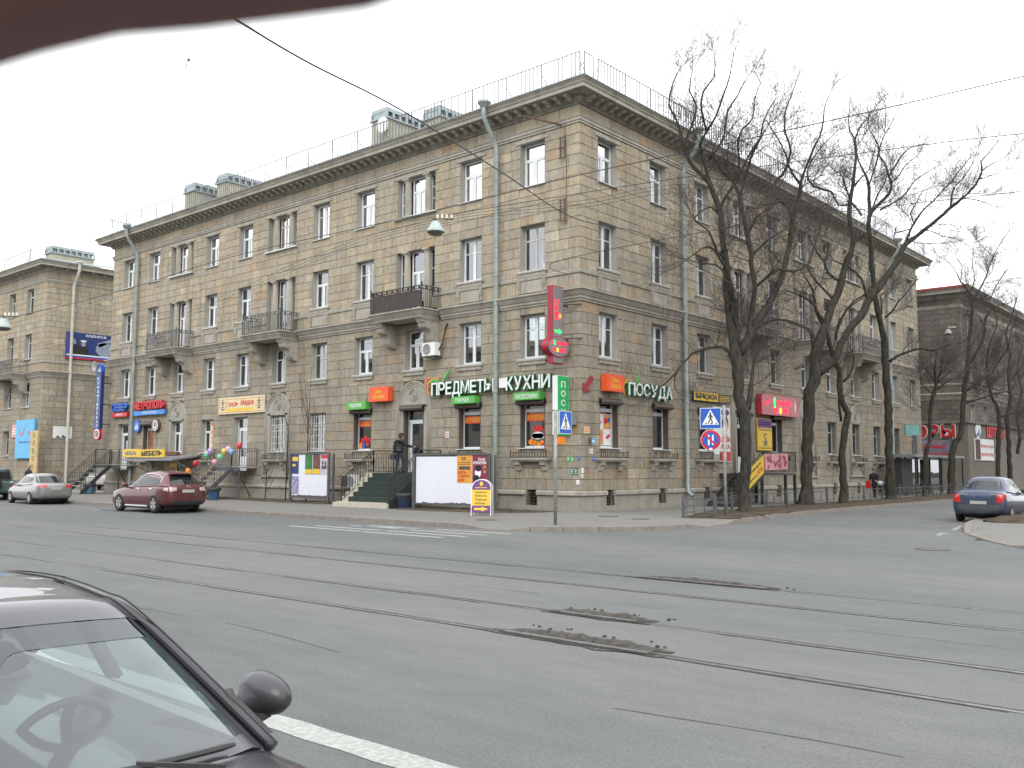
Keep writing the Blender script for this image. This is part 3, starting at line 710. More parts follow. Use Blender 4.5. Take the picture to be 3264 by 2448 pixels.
# ------------------------------------------------------------------ the corner building
FL = Fac((0, 0, 0), (-1, 0, 0), (0, -1, 0)); FR = Fac((0, 0, 0), (0, 1, 0), (1, 0, 0))
LL, LR = 39.1, 41.3
LC = [2.45, 5.97, 9.5, 13.08, 16.58, 20.0, 23.45, 26.88, 30.28, 33.65, 36.95]
RC = [1.93, 5.85, 9.77, 13.6, 17.4, 21.3, 24.85, 28.65, 32.3, 36.0, 39.7]
LT, RT = (2, 5, 8), (3, 5, 7)
main = thing('apartment_building', 'four storey corner building of beige stone blocks with shops at street level', 'building', (0, 0, 0))
rb = random.Random(21)
def main_facade(F, length, cols, tri, side):
    ops = []; wins = []
    hw = .655
    for i, c in enumerate(cols):
        T = i in tri
        for fl, (z0, z1) in enumerate(((2.5, 4.42), (6.16, 8.0), (9.82, 11.76), (13.4, 15.28))):
            h_ = 1.28 if (T and fl >= 2) else (.60 if (T and fl == 1) else hw)
            kind = rb.choice('TTTO') if fl == 3 else rb.choice('TVVOT') if fl == 2 else rb.choice('TVO')
            if fl == 0: kind = 'O'
            zz0 = z0
            if fl == 2 and T: zz0 = 8.90
            ops.append(dict(s0=c-h_, s1=c+h_, z0=zz0, z1=z1)); wins.append([i, fl, c, zz0, z1, kind, T])
    # doors and shop windows of this side
    spec = {}
    if side == 'L':
        spec = {(0, 0): 'F', (1, 0): 'F', (2, 0): 'D', (3, 0): 'F', (6, 0): 'D', (10, 0): 'D', (7, 0): 'T', (8, 0): 'T', (9, 0): 'F', (0, 1): 'V', (1, 1): 'V', (2, 1): 'T', (3, 1): 'T', (4, 1): 'O', (5, 1): 'O', (0, 2): 'O', (1, 2): 'V', (3, 2): 'V', (4, 2): 'T', (0, 3): 'T', (1, 3): 'T', (3, 3): 'T', (4, 3): 'V', (6, 3): 'T', (7, 3): 'T'}
    else:
        spec = {(0, 0): 'F', (1, 0): 'F', (2, 0): 'F', (3, 0): 'D', (4, 0): 'F', (0, 1): 'V', (1, 1): 'V', (2, 1): 'O', (0, 2): 'V', (1, 2): 'V', (0, 3): 'T', (1, 3): 'T', (2, 3): 'O', (2, 2): 'O'}
    for o, w_ in zip(ops, wins):
        k = spec.get((w_[0], w_[1]));
        if k: w_[5] = k
        if w_[5] == 'D': o['z0'] = w_[3] = 1.46; o['s0'], o['s1'] = w_[2]-.68, w_[2]+.68; o['z1'] = w_[4] = 4.45
    # basement openings
    bops = []
    for i, c in enumerate(cols):
        if wins[i*4][5] == 'D' or (side == 'L' and i == 5): continue
        bops.append(dict(s0=c-.3, s1=c+.3, z0=.2, z1=.81, dep=.2))
    wall_back(main, F, length, ops+bops, 0, 16.4, [MORTAR, PLASTER, ROOM])
    # blocks; the arched surrounds of the T columns stay free of them
    def skip(s, z):
        for i in tri:
            c = cols[i]; d = abs(s-c)
            if z < 4.55 and d < 1.07 and z > .8: return True
            if z >= 4.55 and (d/1.13)**2+((z-4.55)/1.1)**2 < 1.0: return True
        return False
    c1 = [.81+(8.30-.81)*k/17 for k in range(18)]; c2 = [9.60+(15.54-9.60)*k/14 for k in range(15)]
    archops = [dict(s0=cols[i]-1.08, s1=cols[i]+1.08, z0=.81, z1=4.55) for i in tri]
    for i in tri:
        for k in range(17):
            za, zb = c1[k], c1[k+1]
            if zb > 4.56 and za < 5.66:
                q = (max(za, 4.55)+min(zb, 5.66))/2-4.55; e = 1.12*math.sqrt(max(0, 1-(min(1, q/1.12))**2))
                if e > .1: archops.append(dict(s0=cols[i]-e, s1=cols[i]+e, z0=max(za, 4.55), z1=min(zb, 5.66)))
    bl = blocks(F, length, ops+archops, list(zip(c1[:-1], c1[1:]))+list(zip(c2[:-1], c2[1:])), rb)
    # upright slabs between the two belts, wide slabs of the frieze
    s = 0
    while s < length-.01:
        w_ = .56 if length-s > .8 else length-s
        if not any(abs(s+w_/2-cols[i]) < 1.3 for i in tri): bl.append((s, s+w_, 8.86, 9.42))
        s += w_
    s = 0
    while s < length-.01:
        w_ = rb.uniform(1.0, 1.25) if length-s > 1.6 else length-s; bl.append((s, s+w_, 15.83, 16.30)); s += w_
    return ops, wins, bl
bl_all = []
for F, length, cols, tri, side in ((FL, LL, LC, LT, 'L'), (FR, LR, RC, RT, 'R')):
    ops, wins, bl = main_facade(F, length, cols, tri, side)
    bl_all += [(F, b) for b in bl]
    for i, fl, c, z0, z1, kind, T in wins:
        gm = GLASS_UP if fl == 3 else GLASS
        fm = PVC if kind != 'O' else OLDW
        if kind == 'O' and rb.random() < .3: fm = PVC
        cu = None
        if kind not in 'FD' and rb.random() < (.93 if fl >= 2 else .6): cu = rb.choice((0, 0, 1, 1, 2, 3) if fl >= 2 else (1, 2, 2, 0))
        if side == 'L' and i == 0 and fl == 2: cu = 0; fm = OLDW
        if side == 'L' and fl == 1 and i in (0, 1): cu = 2
        if T and fl >= 2:
            h = z1-z0
            window(main, F, c, z0, .98, h, 'T' if kind != 'O' else 'O', fm=fm, gm=gm, curtain=cu, sill=False, r=rb)
            for e in (-1, 1):
                window(main, F, c+e*1.0, z0, .52, h, 'S', fm=fm, gm=gm, sill=False, r=rb); column(main, F, c+e*.68, z0, h)
            if fl == 3:
                q = MB(); fbox(q, F, c-1.42, c+1.42, 0, .16, z0-.07, z0-.01); obj('long_sill', q, SILLM, main)
        else:
            window(main, F, c, z0, .6*2 if (T and fl == 1) else 1.3 if kind != 'D' else 1.34, z1-z0, kind, fm=fm, gm=gm, curtain=cu, sill=kind != 'D', stone=(fl in (1, 2)), r=rb)
        if kind == 'F':
            q = MB(); q.poly([F.P(c-.62, -.55, z0), F.P(c+.62, -.55, z0), F.P(c+.62, -.55, z0+1.45), F.P(c-.62, -.55, z0+1.45)])
            for zz in (z0+.45, z0+.9): fbox(q, F, c-.6, c+.6, -.54, -.42, zz, zz+.03)
            obj('shop_display', q, mat('shelf_goods', (.10, .13, .11), var=.95, scale=7), main, recalc=False)
        if kind == 'F' or (kind == 'D' and i != 10 and side+str(i) != 'L6'):
            q = MB(); fbox(q, F, c-.74, c+.74, -.05, .14, z1-.16, z1+.10); q.tube([F.P(c-.74, .14, z1-.06), F.P(c+.74, .14, z1-.06)], .1, 8); obj('roller_shutter_box', q, SHUT, main)
            q = MB()
            for e in (-1, 1): fbox(q, F, c+e*.64-.03, c+e*.64+.03, -.27, -.02, z0, z1-.1)
            obj('shutter_guide', q, SHUT, main)
        if fl == 3:
            q = MB(); ww = 1.5 if T else .86; fbox(q, F, c-ww, c+ww, 0, .05, z1+.02, z1+.15); fbox(q, F, c-ww+.04, c+ww-.04, 0, .03, z1-.0, z1+.02); obj('lintel', q, TRIM, main)
        if fl == 0 and kind != 'D' and not (side == 'L' and i in (5, 8) and False):
            # stone balconette shelf with two consoles and a low iron rail
            q = MB(); fbox(q, F, c-.98, c+.98, 0, .30, 2.02, 2.10); fbox(q, F, c-.92, c+.92, 0, .25, 1.96, 2.02)
            if not T or side == 'R' or True:
                for e in (-1, 1): q.prism([F.P(c+e*.68-.14, o, z) for o, z in ((0, 1.96), (.22, 1.96), (.2, 1.82), (.12, 1.78), (.08, 1.6), (0, 1.56))], F.d*.28)
            ob = obj('window_shelf', q, TRIM, main)
            q = MB()
            for e in range(14):
                s_ = c-.93+1.86*e/13; q.bar(F.P(s_, .27, 2.08), F.P(s_, .27, 2.34+(.07 if e % 4 == 1 else 0)), .018)
            q.bar(F.P(c-.94, .27, 2.33), F.P(c+.94, .27, 2.33), .022); q.bar(F.P(c-.94, .27, 2.14), F.P(c+.94, .27, 2.14), .018)
            for e in (-1, 1): q.bar(F.P(c+e*.94, .0, 2.33), F.P(c+e*.94, .27, 2.33), .02); q.bar(F.P(c+e*.94, .27, 2.08), F.P(c+e*.94, .27, 2.40), .03)
            obj('iron_rail', q, IRON, main)
        if fl == 0 and kind in 'OT' and not (side == 'L' and i in (6, 7, 8)):
            q = MB()
            for e in range(7): q.bar(F.P(c-.6+.2*e, -.1, z0+.03), F.P(c-.6+.2*e, -.1, z1-.03), .016)
            for e in range(6): q.bar(F.P(c-.64, -.1, z0+.15+.32*e), F.P(c+.64, -.1, z0+.15+.32*e), .016)
            obj('window_grille', q, WHITE if side == 'L' else IRON, main)
    # panels and little brackets under the third floor windows
    for i, c in enumerate(cols):
        if i in tri: continue
        q = MB(); fbox(q, F, c-.56, c+.56, 0, .035, 8.9, 9.40)
        for e in (-1, 1): q.prism([F.P(c+e*.68-.06, o, z) for o, z in ((0, 9.42), (.13, 9.42), (.11, 9.2), (.05, 9.05), (.04, 8.92), (0, 8.9))], F.d*.12)
        obj('window_apron', q, TRIM, main)
    # arched surrounds
    for i in tri:
        c = cols[i]; z1 = 4.45; q = MB(); hw = .66 if wins[i*4][5] != 'D' else .69
        z0b = .81
        for e in (-1, 1): fbox(q, F, min(c+e*hw, c+e*1.07), max(c+e*hw, c+e*1.07), -.03, 0, z0b, 4.55)
        fbox(q, F, c-hw, c+hw, -.03, .0, z0b, 2.5 if wins[i*4][5] != 'D' else 1.46)
        pts = [F.P(c+1.07*math.cos(a), -.03, 4.45+.1*0+1.17*math.sin(a)) for a in [math.pi*k/20 for k in range(21)]]
        q.prism(pts, F.n*.03)
        ar = obj('arched_surround', q, PLASTER, main)
        q = MB(); q.smooth = True
        for rr_, w_ in ((1.11, .05), (1.01, .035), (.90, .03)):
            ph = [F.P(c+rr_, .0, max(z0b, 1.46 if wins[i*4][5] == 'D' else 1.25)), F.P(c+rr_, .0, 4.5)]+[F.P(c+rr_*math.cos(a), .0, 4.5+rr_*math.sin(a)) for a in [math.pi*k/20 for k in range(1, 20)]]+[F.P(c-rr_, .0, 4.5), F.P(c-rr_, .0, max(z0b, 1.46 if wins[i*4][5] == 'D' else 1.25))]
            q.tube(ph, w_, 8)
        for rr_, w_ in ((.27, .035), (.17, .03), (.05, .04)):
            q.tube([F.P(c+rr_*math.cos(a), .01, 5.02+rr_*math.sin(a)) for a in [2*math.pi*k/18 for k in range(19)]], w_, 6)
        q.smooth = False
        if wins[i*4][5] != 'D': fbox(q, F, c-1.25, c+1.25, 0, .12, 1.18, 1.26)
        obj('arch_moulding', q, TRIM, ar)
    # mouldings
    m0 = 1
    for nm, prof, mt in (('main_cornice', CORN, TRIM), ('belt_course', BELT, TRIM), ('string_course', STR2, TRIM), ('architrave', ARCHI, TRIM)):
        q = MB()
        if nm == 'belt_course':       # interrupted by the balconies
            cuts = [0]+sum([[cols[i]-1.78, cols[i]+1.78] for i in tri], [])+[length]
            for k in range(0, len(cuts), 2): band(q, F, prof, cuts[k], cuts[k+1], m0=1 if k == 0 else 0, m1=1 if k+2 >= len(cuts) else 0)
        elif nm == 'string_course':
            cuts = [0]+sum([[cols[i]-1.28, cols[i]+1.28] for i in tri], [])+[length]
            for k in range(0, len(cuts), 2): band(q, F, prof, cuts[k], cuts[k+1], m0=1 if k == 0 else 0, m1=1 if k+2 >= len(cuts) else 0)
        else: band(q, F, prof, 0, length, 1, 1)
        obj(nm, q, mt, main)
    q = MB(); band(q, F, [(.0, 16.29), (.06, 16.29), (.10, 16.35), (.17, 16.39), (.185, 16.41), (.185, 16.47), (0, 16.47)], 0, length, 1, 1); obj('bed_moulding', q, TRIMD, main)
    q = MB(); band(q, F, [(0, 16.9), (.93, 16.935), (.985, 16.93), (.985, 16.975), (.90, 17.0), (0, 17.06)], 0, length, 1, 1); obj('drip_edge', q, GUTTER, main)
    modillions(main, F, length, z=16.46)
    # plinth
    bops = [c for i, c in enumerate(cols) if not (wins[i*4][5] == 'D' or (side == 'L' and i == 5))]
    q = MB(); pc = MB(); prev = 0
    edges = [0]+sum([[c-.3, c+.3] for c in bops], [])+[length]
    for k in range(0, len(edges), 2):
        a, b = edges[k], edges[k+1]
        fbox(q, F, a+((-.06 if side == 'L' else .04) if k == 0 else 0), b, -.04, .06, -.1, .63); band(pc, F, PLCAP, a, b, 1 if k == 0 else 0, 0)
    for c in bops: fbox(q, F, c-.3, c+.3, -.04, .06, -.1, .2)
    fbox(q, F, -.10 if side == 'L' else -.06, length, .06, .10, -.1, .16)
    obj('plinth', q, PLINTH, main); obj('plinth_cap', pc, TRIM, main)
    for c in bops:
        g_ = MB()
        for e in range(4): g_.bar(F.P(c-.225+.15*e, -.02, .2), F.P(c-.225+.15*e, -.02, .81), .016)
        for e in range(4): g_.bar(F.P(c-.3, -.02, .28+.14*e), F.P(c+.3, -.02, .28+.14*e), .016)
        obj('basement_grille', g_, RUST, main)
# 300 blocks that show largest, the rest as one part
def key(fb):
    F, b = fb; p = F.P((b[0]+b[1])/2, 0, (b[2]+b[3])/2); d = (p-CAM); a = (b[1]-b[0])*(b[3]-b[2])*abs(d.normalized().dot(F.n))/d.length_squared; return -a
order = sorted(bl_all, key=key)
for F, b in order[:300]:
    m = MB(); put_block(m, F, b, rb); obj('stone_block', m, STONE, main, recalc=False)
m = MB()
for F, b in order[300:]: put_block(m, F, b, rb)
obj('stone_blocks', m, STONE, main, recalc=False, kind='stuff')
# balconies
for i in LT: balcony(main, FL, LC[i], railkind=0 if i == 2 else 1)
for i in RT: balcony(main, FR, RC[i], railkind=1)
for F, s_, zb in ((FL, 4.28, .1), (FL, 35.45, .2), (FR, 7.72, .55), (FR, 34.6, .5)): downpipe(main, F, s_, zbot=zb, kick=F is FR)
# roof, railing, chimneys
q = MB(); zt = 17.03
A = [(-LL-.9, -.9), (.9, -.9), (.9, LR+.9), (-12.5, LR+.9), (-12.5, 12.5), (-LL-.9, 12.5)]
q.poly([(-LL-.9, -.9, zt), (.9, -.9, zt), (-6, 6, zt+1.5), (-LL-.9, 6, zt+1.5)]); q.poly([(.9, -.9, zt), (.9, LR+.9, zt), (-6, LR+.9, zt+1.5), (-6, 6, zt+1.5)])
q.poly([(-LL-.9, 6, zt+1.5), (-6, 6, zt+1.5), (-12.5, 12.5, zt), (-LL-.9, 12.5, zt)]); q.poly([(-6, 6, zt+1.5), (-6, LR+.9, zt+1.5), (-12.5, LR+.9, zt), (-12.5, 12.5, zt)])
q.poly([(-LL-.9, -.9, zt), (-LL-.9, 6, zt+1.5), (-LL-.9, 12.5, zt)]); q.poly([(.9, LR+.9, zt), (-6, LR+.9, zt+1.5), (-12.5, LR+.9, zt)])
obj('roof', q, ROOFM, main, recalc=False)
q = MB(); tn = rb
for a, b in (((-LL, 0, 0), (-LL, 12, 0)), ((-LL, 12, 0), (-12, 12, 0)), ((0, LR, 0), (-12, LR, 0)), ((-12, LR, 0), (-12, 12, 0))):
    a, b = Vector(a), Vector(b); q.poly([a, b, b+Vector((0, 0, 17)), a+Vector((0, 0, 17))])
obj('rear_wall', q, PLASTER, main, recalc=False)
FE = Fac((-LL, 0, 0), (0, 1, 0), (-1, 0, 0))
q = MB(); band(q, FE, CORN, 0, 12, 1, 1); band(q, FE, ARCHI, 0, 12, 1, 1); band(q, FE, BELT, 0, 12, 1, 1); obj('end_cornice', q, TRIM, main)
FE2 = Fac((0, LR, 0), (-1, 0, 0), (0, 1, 0))
q = MB(); band(q, FE2, CORN, 0, 12, 1, 1); band(q, FE2, BELT, 0, 12, 1, 1); band(q, FE2, ARCHI, 0, 12, 1, 1); obj('end_cornice', q, TRIM, main)
def roof_rail(F, s0, s1, o=.62, zb=17.04, lean=0.):
    q = MB(); n = int((s1-s0)/.215)
    for k in range(n+1): s = s0+(s1-s0)*k/n; q.bar(F.P(s, o, zb), F.P(s, o+lean, zb+1.08), .028 if k % 9 else .042)
    q.bar(F.P(s0, o+lean, zb+1.08), F.P(s1, o+lean, zb+1.08), .03); q.bar(F.P(s0, o, zb+.08), F.P(s1, o, zb+.08), .014)
    for k in range(0, n, 9): s = s0+(s1-s0)*k/n; q.bar(F.P(s, o, zb+.65), F.P(s+.05, o-.75, zb+.08), .018)
    return obj('roof_railing', q, GIRON, main)
roof_rail(FL, -.5, LL-.6); roof_rail(FR, -.5, .12); roof_rail(FR, .42, LR+.3, lean=.02)
q = MB(); q.bar((-LL+.6, -.62, 18.1), (-LL+.6, 4, 18.1), .03)
for k in range(22): q.bar((-LL+.6, -.6+k*.215, 17.1), (-LL+.6, -.6+k*.215, 18.1), .014)
obj('roof_railing', q, GIRON, main)
BRK = mat('pale_chimney_plaster', (.34, .32, .26), rough=.9, var=.15, scale=6, grime=.3)
ZNC = mat('zinc_cap', (.26, .30, .31), rough=.45, metal=.4, var=.15)
def chimney(x, y0, y1, ztop, w_=1.15):
    q = MB(); q.box(x-w_/2, x+w_/2, y0, y1, 17, ztop-.62); c = obj('chimney', q, BRK, main)
    q = MB(); n = int((y1-y0)/.45)
    q.box(x-w_/2-.12, x+w_/2+.12, y0-.12, y1+.12, ztop-.62, ztop-.54); q.box(x-w_/2-.02, x+w_/2+.02, y0-.02, y1+.02, ztop-.22, ztop)
    for k in range(n+1):
        for sx in (-1, 1): yy = y0+(y1-y0)*k/n; q.box(x+sx*w_/2-.05, x+sx*w_/2+.05, yy-.07, yy+.07, ztop-.54, ztop-.22)
    q.box(x-w_/2, x+w_/2, y0, y0+.06, ztop-.54, ztop-.22); q.box(x-w_/2+.15, x+w_/2-.15, y0+.2, y1-.1, ztop-.54, ztop-.22)
    obj('chimney_cap', q, ZNC, c)
for a in ((-15.2, 2.6, 8.2, 20.75), (-11.9, 3.3, 7.6, 20.2), (-33.9, 2.4, 7.6, 20.4), (-31.0, 3.0, 8.5, 20.6), (-6, 26, 31, 20.2), (-5.8, 33, 38, 20.2), (-5.6, 14.5, 18, 20.4)): chimney(*a)
q = MB(); q.bar((-8, -.3, 17), (-8, -.3, 19.4), .025); obj('mast', q, GIRON, main)

# ------------------------------------------------------------------ neighbours
def simple_facade(b, F, length, cols, zoff=0., floors=((2.5, 4.42), (6.16, 8.0), (9.82, 11.76), (13.4, 15.28)), tf=stone_tint, top=True, kinds='TVO', bw=(.62, 1.06), nb=True, detail=True):
    r = random.Random(int(abs(F.o.x)*7+length)); ops = []
    for c in cols:
        for z0, z1 in floors: ops.append(dict(s0=c-.62, s1=c+.62, z0=z0+zoff, z1=z1+zoff))
    wall_back(b, F, length, ops, 0, 16.4+zoff, [MORTAR, PLASTER, ROOM])
    for o in ops: window(b, F, (o['s0']+o['s1'])/2, o['z0'], 1.24, o['z1']-o['z0'], r.choice(kinds), fm=r.choice((PVC, OLDW)), gm=GLASS, curtain=r.choice((None, 1, 2, 0)), sill=True, r=r)
    if nb:
        c1 = [.81+(8.30+zoff-.81)*k/17 for k in range(18)]; c2 = [9.60+zoff+(15.54-9.60)*k/14 for k in range(15)]
        bl = blocks(F, length, ops, list(zip(c1[:-1], c1[1:]))+[(8.86+zoff, 9.42+zoff)]+list(zip(c2[:-1], c2[1:]))+[(15.83+zoff, 16.30+zoff)], r, wmin=bw[0], wmax=bw[1])
        m = MB()
        for k in bl: put_block(m, F, k, r, tf=tf)
        obj('stone_blocks', m, STONE, b, recalc=False, kind='stuff')
    sh = lambda pr: [(o, z+zoff) for o, z in pr]
    for nm, prof in (('main_cornice', CORN), ('belt_course', BELT), ('string_course', STR2), ('architrave', ARCHI)):
        q = MB(); band(q, F, sh(prof), 0, length, 1, 1); obj(nm, q, TRIM, b)
    q = MB(); band(q, F, sh([(0, 16.9), (.93, 16.935), (.985, 16.93), (.985, 16.975), (.90, 17.0), (0, 17.06)]), 0, length, 1, 1); obj('drip_edge', q, GUTTER, b)
    q = MB(); fbox(q, F, -.06, length, -.04, .06, -.1, .62); band(q, F, PLCAP, 0, length, 1, 1); obj('plinth', q, PLINTH, b)
lb = thing('apartment_building', 'stone apartment block at the left edge, beyond the gap beside the corner building', 'building', (-49.6, 0, 0))
FLa = Fac((-49.6, 0, 0), (-1, 0, 0), (0, -1, 0)); FLb = Fac((-49.6, 0, 0), (0, 1, 0), (1, 0, 0))
simple_facade(lb, FLa, 34, [2.9, 6.3, 9.6, 13, 16.4, 19.8, 23.2, 26.6, 30, 33])
simple_facade(lb, FLb, 14, [])
modillions(lb, FLa, 34, step=.55); modillions(lb, FLb, 14, step=.9)
balcony(lb, FLa, 4.6, half=2.0, railkind=1); downpipe(lb, FLb, 1.9, m=PIPEW, zbot=.2, kick=False)
q = MB(); z = 17.03; q.poly([(-48.7, -.9, z), (-84, -.9, z), (-84, 7, z+1.6), (-55, 7, z+1.6)]); q.poly([(-48.7, -.9, z), (-55, 7, z+1.6), (-55, 14, z+1.6), (-48.7, 14, z)]); obj('roof', q, ROOFM, lb, recalc=False)
q = MB()
for k in range(60): q.bar((-49.3-k*.5, -.62, z), (-49.3-k*.5, -.62, z+1.0), .018)
q.bar((-49.3, -.62, z+1), (-79, -.62, z+1), .022); obj('roof_railing', q, GIRON, lb)
_m = main; main = lb
chimney(-54.0, 1.8, 5.2, 19.2, 1.1); chimney(-53.9, 9, 13, 18.2, 1.0)
main = _m
q = MB(); q.prism([(-61.2, 1, 18.7), (-56.1, 1, 17.6), (-55.5, 1, 19.2), (-60.7, 1, 20.6)], (0, .12, 0)); q.bar((-61, 1.1, 17), (-60.6, 1.1, 21.2), .1); q.bar((-55.9, 1.1, 17), (-55.4, 1.1, 19.9), .1)
solo('roof_board', q, OFFW, 'blank pale board on posts on the roof of the left building', 'board')
# building beyond the corner building along the side street
rbk = thing('apartment_building', 'dark grey brick building with a red roof edge, behind the trees at the right', 'building', (1.1, 48, 0))
def grey_tint(z, r): f = r.uniform(.85, 1.15); return tuple(c*f for c in r.choice([(.14, .125, .11), (.155, .135, .115), (.13, .12, .108)]))
FRa = Fac((1.1, 48, 0), (-1, 0, 0), (0, -1, 0)); FRb = Fac((1.1, 48, 0), (0, 1, 0), (1, 0, 0))
simple_facade(rbk, FRa, 16, [10, 13], zoff=-1.25, tf=grey_tint, bw=(.4, .62)); simple_facade(rbk, FRb, 70, [2.6+3.7*k for k in range(18)], zoff=-1.25, tf=grey_tint, bw=(.4, .62))
downpipe(rbk, FRa, 3.6, ztop=15.6, m=PIPEW, zbot=.2, kick=False); modillions(rbk, FRb, 70, z=15.2, step=.9)
q = MB(); q.box(-15, 1.45, 47.6, 48, 0, 5.2); q.box(1.1, 1.45, 48, 78, 0, 5.2); q.box(-15, 1.62, 47.45, 48, 5.2, 5.42); q.box(1.1, 1.62, 48, 78, 5.2, 5.42); obj('ground_floor_cladding', q, mat('grey_cladding', (.16, .15, .125), rough=.85, var=.15, grime=.3), rbk)
q = MB(); REDE = mat('red_roof_edge', (.22, .03, .025), rough=.6, var=.2); q.box(-15, 2.1, 47, 47.15, 15.68, 15.85); obj('red_edge', q, REDE, rbk); q = MB(); q.poly([(2.1, 47, 15.8), (-15, 47, 15.8), (-15, 53, 16.9), (-4, 53, 16.9)]); q.poly([(2.1, 47, 15.8), (2.1, 120, 15.8), (-4, 120, 16.9), (-4, 53, 16.9)]); obj('roof', q, ROOFM, rbk, recalc=False)
# buildings on the camera's side of the crossing: they show in panes and shade the street
for nm, lab, F, L_ in (('apartment_building', 'long block across the main street, behind the photographer', Fac((70, -52, 0), (-1, 0, 0), (0, 1, 0)), 150), ('apartment_building', 'block on the opposite corner of the side street, right of the view', Fac((40, 2, 0), (0, 1, 0), (-1, 0, 0)), 80)):
    b = thing(nm, lab, 'building', F.o); q = MB(); fbox(q, F, 0, L_, -12, 0, 0, 15.5); obj('wall', q, PLASTER, b)
    q = MB(); fbox(q, F, -.5, L_+.5, -12.5, .7, 15.5, 16.1); obj('cornice', q, TRIM, b)
    q = MB(); fbox(q, Fac((0, 0, 0), F.d, F.n), -.7, .7, 0, .03, 0, 1.8); wm = q.mesh('window', CARGL)
    for k in range(int(L_/3.6)):
        for z0 in (2.4, 6.0, 9.6, 13.0): link('window', wm, b).location = F.P(2.2+3.6*k, 0, z0)-org_of(b)
# ------------------------------------------------------------------ signs and lettering on the corner building
PL = Plane((0, 0, 0), (1, 0, 0), (0, -1, 0)); PR = Plane((0, 0, 0), (0, 1, 0), (1, 0, 0))
def sign(label, pl, u0, u1, v0, v1, w0, w1, face, edge=None, name='shop_sign', cat='sign', group=None, prints=()):
    """box sign: casing, flat face, then prints = [(part name, material, fn(mb, plane, w))]"""
    t = thing(name, label, cat, pl.P((u0+u1)/2, v0, w0), 0, group)
    q = MB(); pbox(q, pl, u0, u1, v0, v1, w0, w1); obj('casing', q, edge or face, t)
    q = MB(); pbox(q, pl, u0+.015, u1-.015, v0+.015, v1-.015, w1, w1+.004); obj('face', q, face, t)
    for pn, mt, fn in prints:
        q = MB(); fn(q, pl, w1+.006); obj(pn, q, mt, t, recalc=False)
    return t
def T(s, a, b, c, d, bold=.012, dep=.004, **k): return lambda q, pl, w: text(q, pl, s, a, b, c, d, w, dep, bold=bold, **k)
def B(*rects): return lambda q, pl, w: [pbox(q, pl, a, b, c, d, w, w+.003) for a, b, c, d in rects]
def LN(a, b, c, d, n): return lambda q, pl, w: lines(q, pl, a, b, c, d, n, w)
def flatpath(q, pl, pts, w_, w0, dep):
    """a ribbon of constant width along 2-D points"""
    P = [Vector((u, v)) for u, v in pts]; A = []; Bp = []
    for i, p in enumerate(P):
        d = (P[min(i+1, len(P)-1)]-P[max(i-1, 0)]).normalized(); n = Vector((-d.y, d.x)); ww = w_[i] if hasattr(w_, '__len__') else w_
        A.append(p+n*ww/2); Bp.append(p-n*ww/2)
    for i in range(len(P)-1): ppoly(q, pl, [A[i], A[i+1], Bp[i+1], Bp[i]], w0, dep)
def big_letters(label, pl, word, u0, u1, v0, v1, weights, w0=.10, group=None):
    t = thing('shop_sign', label, 'sign', pl.P(u0, v0, w0), 0, group)
    tot = sum(weights); u = u0; gap = .07*(u1-u0)/len(word)
    for ch, wt in zip(word, weights):
        e = u+(u1-u0)*wt/tot
        if ch != ' ':
            d = .12 if ch in 'Д' else 0
            q = MB(); q.mi = 0; text(q, pl, ch, u-.01, e-gap+.03, v0-.03-d, v1+.02, w0, .13, bold=.05)
            q.mi = 1; text(q, pl, ch, u+.02, e-gap-.0, v0-d, v1, w0+.132, .014, bold=.012)
            obj('letter', q, [DGREEN, WHITE], t, recalc=False)
        u = e
    return t
def pan_icon(t, pl, u, v, s, w=.14):
    """orange pan outline with a green leaf-like tick"""
    q = MB(); flatpath(q, pl, [(u+s*a, v+s*b) for a, b in ((.05, 0), (-.02, .25), (-.03, .5), (.08, .72), (.3, .88), (.55, .93), (.8, .86))], .055, w, .05)
    flatpath(q, pl, [(u+s*a, v+s*b) for a, b in ((.02, .62), (-.1, .6), (-.16, .75), (-.12, .92), (0, .98), (.12, .9))], .045, w, .05)
    obj('pan_outline', q, ORG2, t, recalc=False)
    q = MB(); flatpath(q, pl, [(u+s*a, v+s*b) for a, b in ((.15, .68), (.4, .82), (.7, .78), (.95, .62), (1.15, .70), (1.4, 1.0), (1.62, 1.28))], [.05, .12, .12, .05, .07, .10, .11], w+.02, .05)
    obj('green_tick', q, GREEN2, t, recalc=False)
t = big_letters('longest shop sign, white letters with green sides between arched door and corner', PL, 'ПРЕДМЕТЫ КУХНИ', -8.12, -1.3, 4.9, 5.46, [1, 1, .9, 1.15, 1.25, .9, .95, 1.35, 1.35, 1, 1.05, 1.1, 1.05, 1.15]); pan_icon(t, PL, -8.38, 4.92, .82)
t = big_letters('shorter white letter sign with green outline, around the corner beside the orange box', PR, 'ПОСУДА', 3.0, 6.5, 4.72, 5.26, [1, 1.05, 1, 1.05, 1.15, 1]); pan_icon(t, PR, 2.75, 4.7, .72)
OL = dict(edge=GREEN2)
sign('small green sign over the shop window just left of the downpipe', PL, -6.7, -5.3, 4.44, 4.76, .05, .4, GREEN2, prints=[('lettering', WHITE, T('ПОСУДА', -6.42, -5.62, 4.5, 4.68))])
sign('small green sign over the shop window nearest the corner', PL, -3.14, -1.75, 4.44, 4.76, .05, .4, GREEN2, prints=[('lettering', WHITE, T('АКСЕССУАРЫ', -3.02, -1.87, 4.5, 4.68))])
sign('small green sign over the window left of the arched door, below the orange box', PL, -13.8, -12.4, 4.46, 4.84, .05, .4, GREEN2, prints=[('lettering', WHITE, T('ПОДАРКИ', -13.55, -12.7, 4.54, 4.75))])
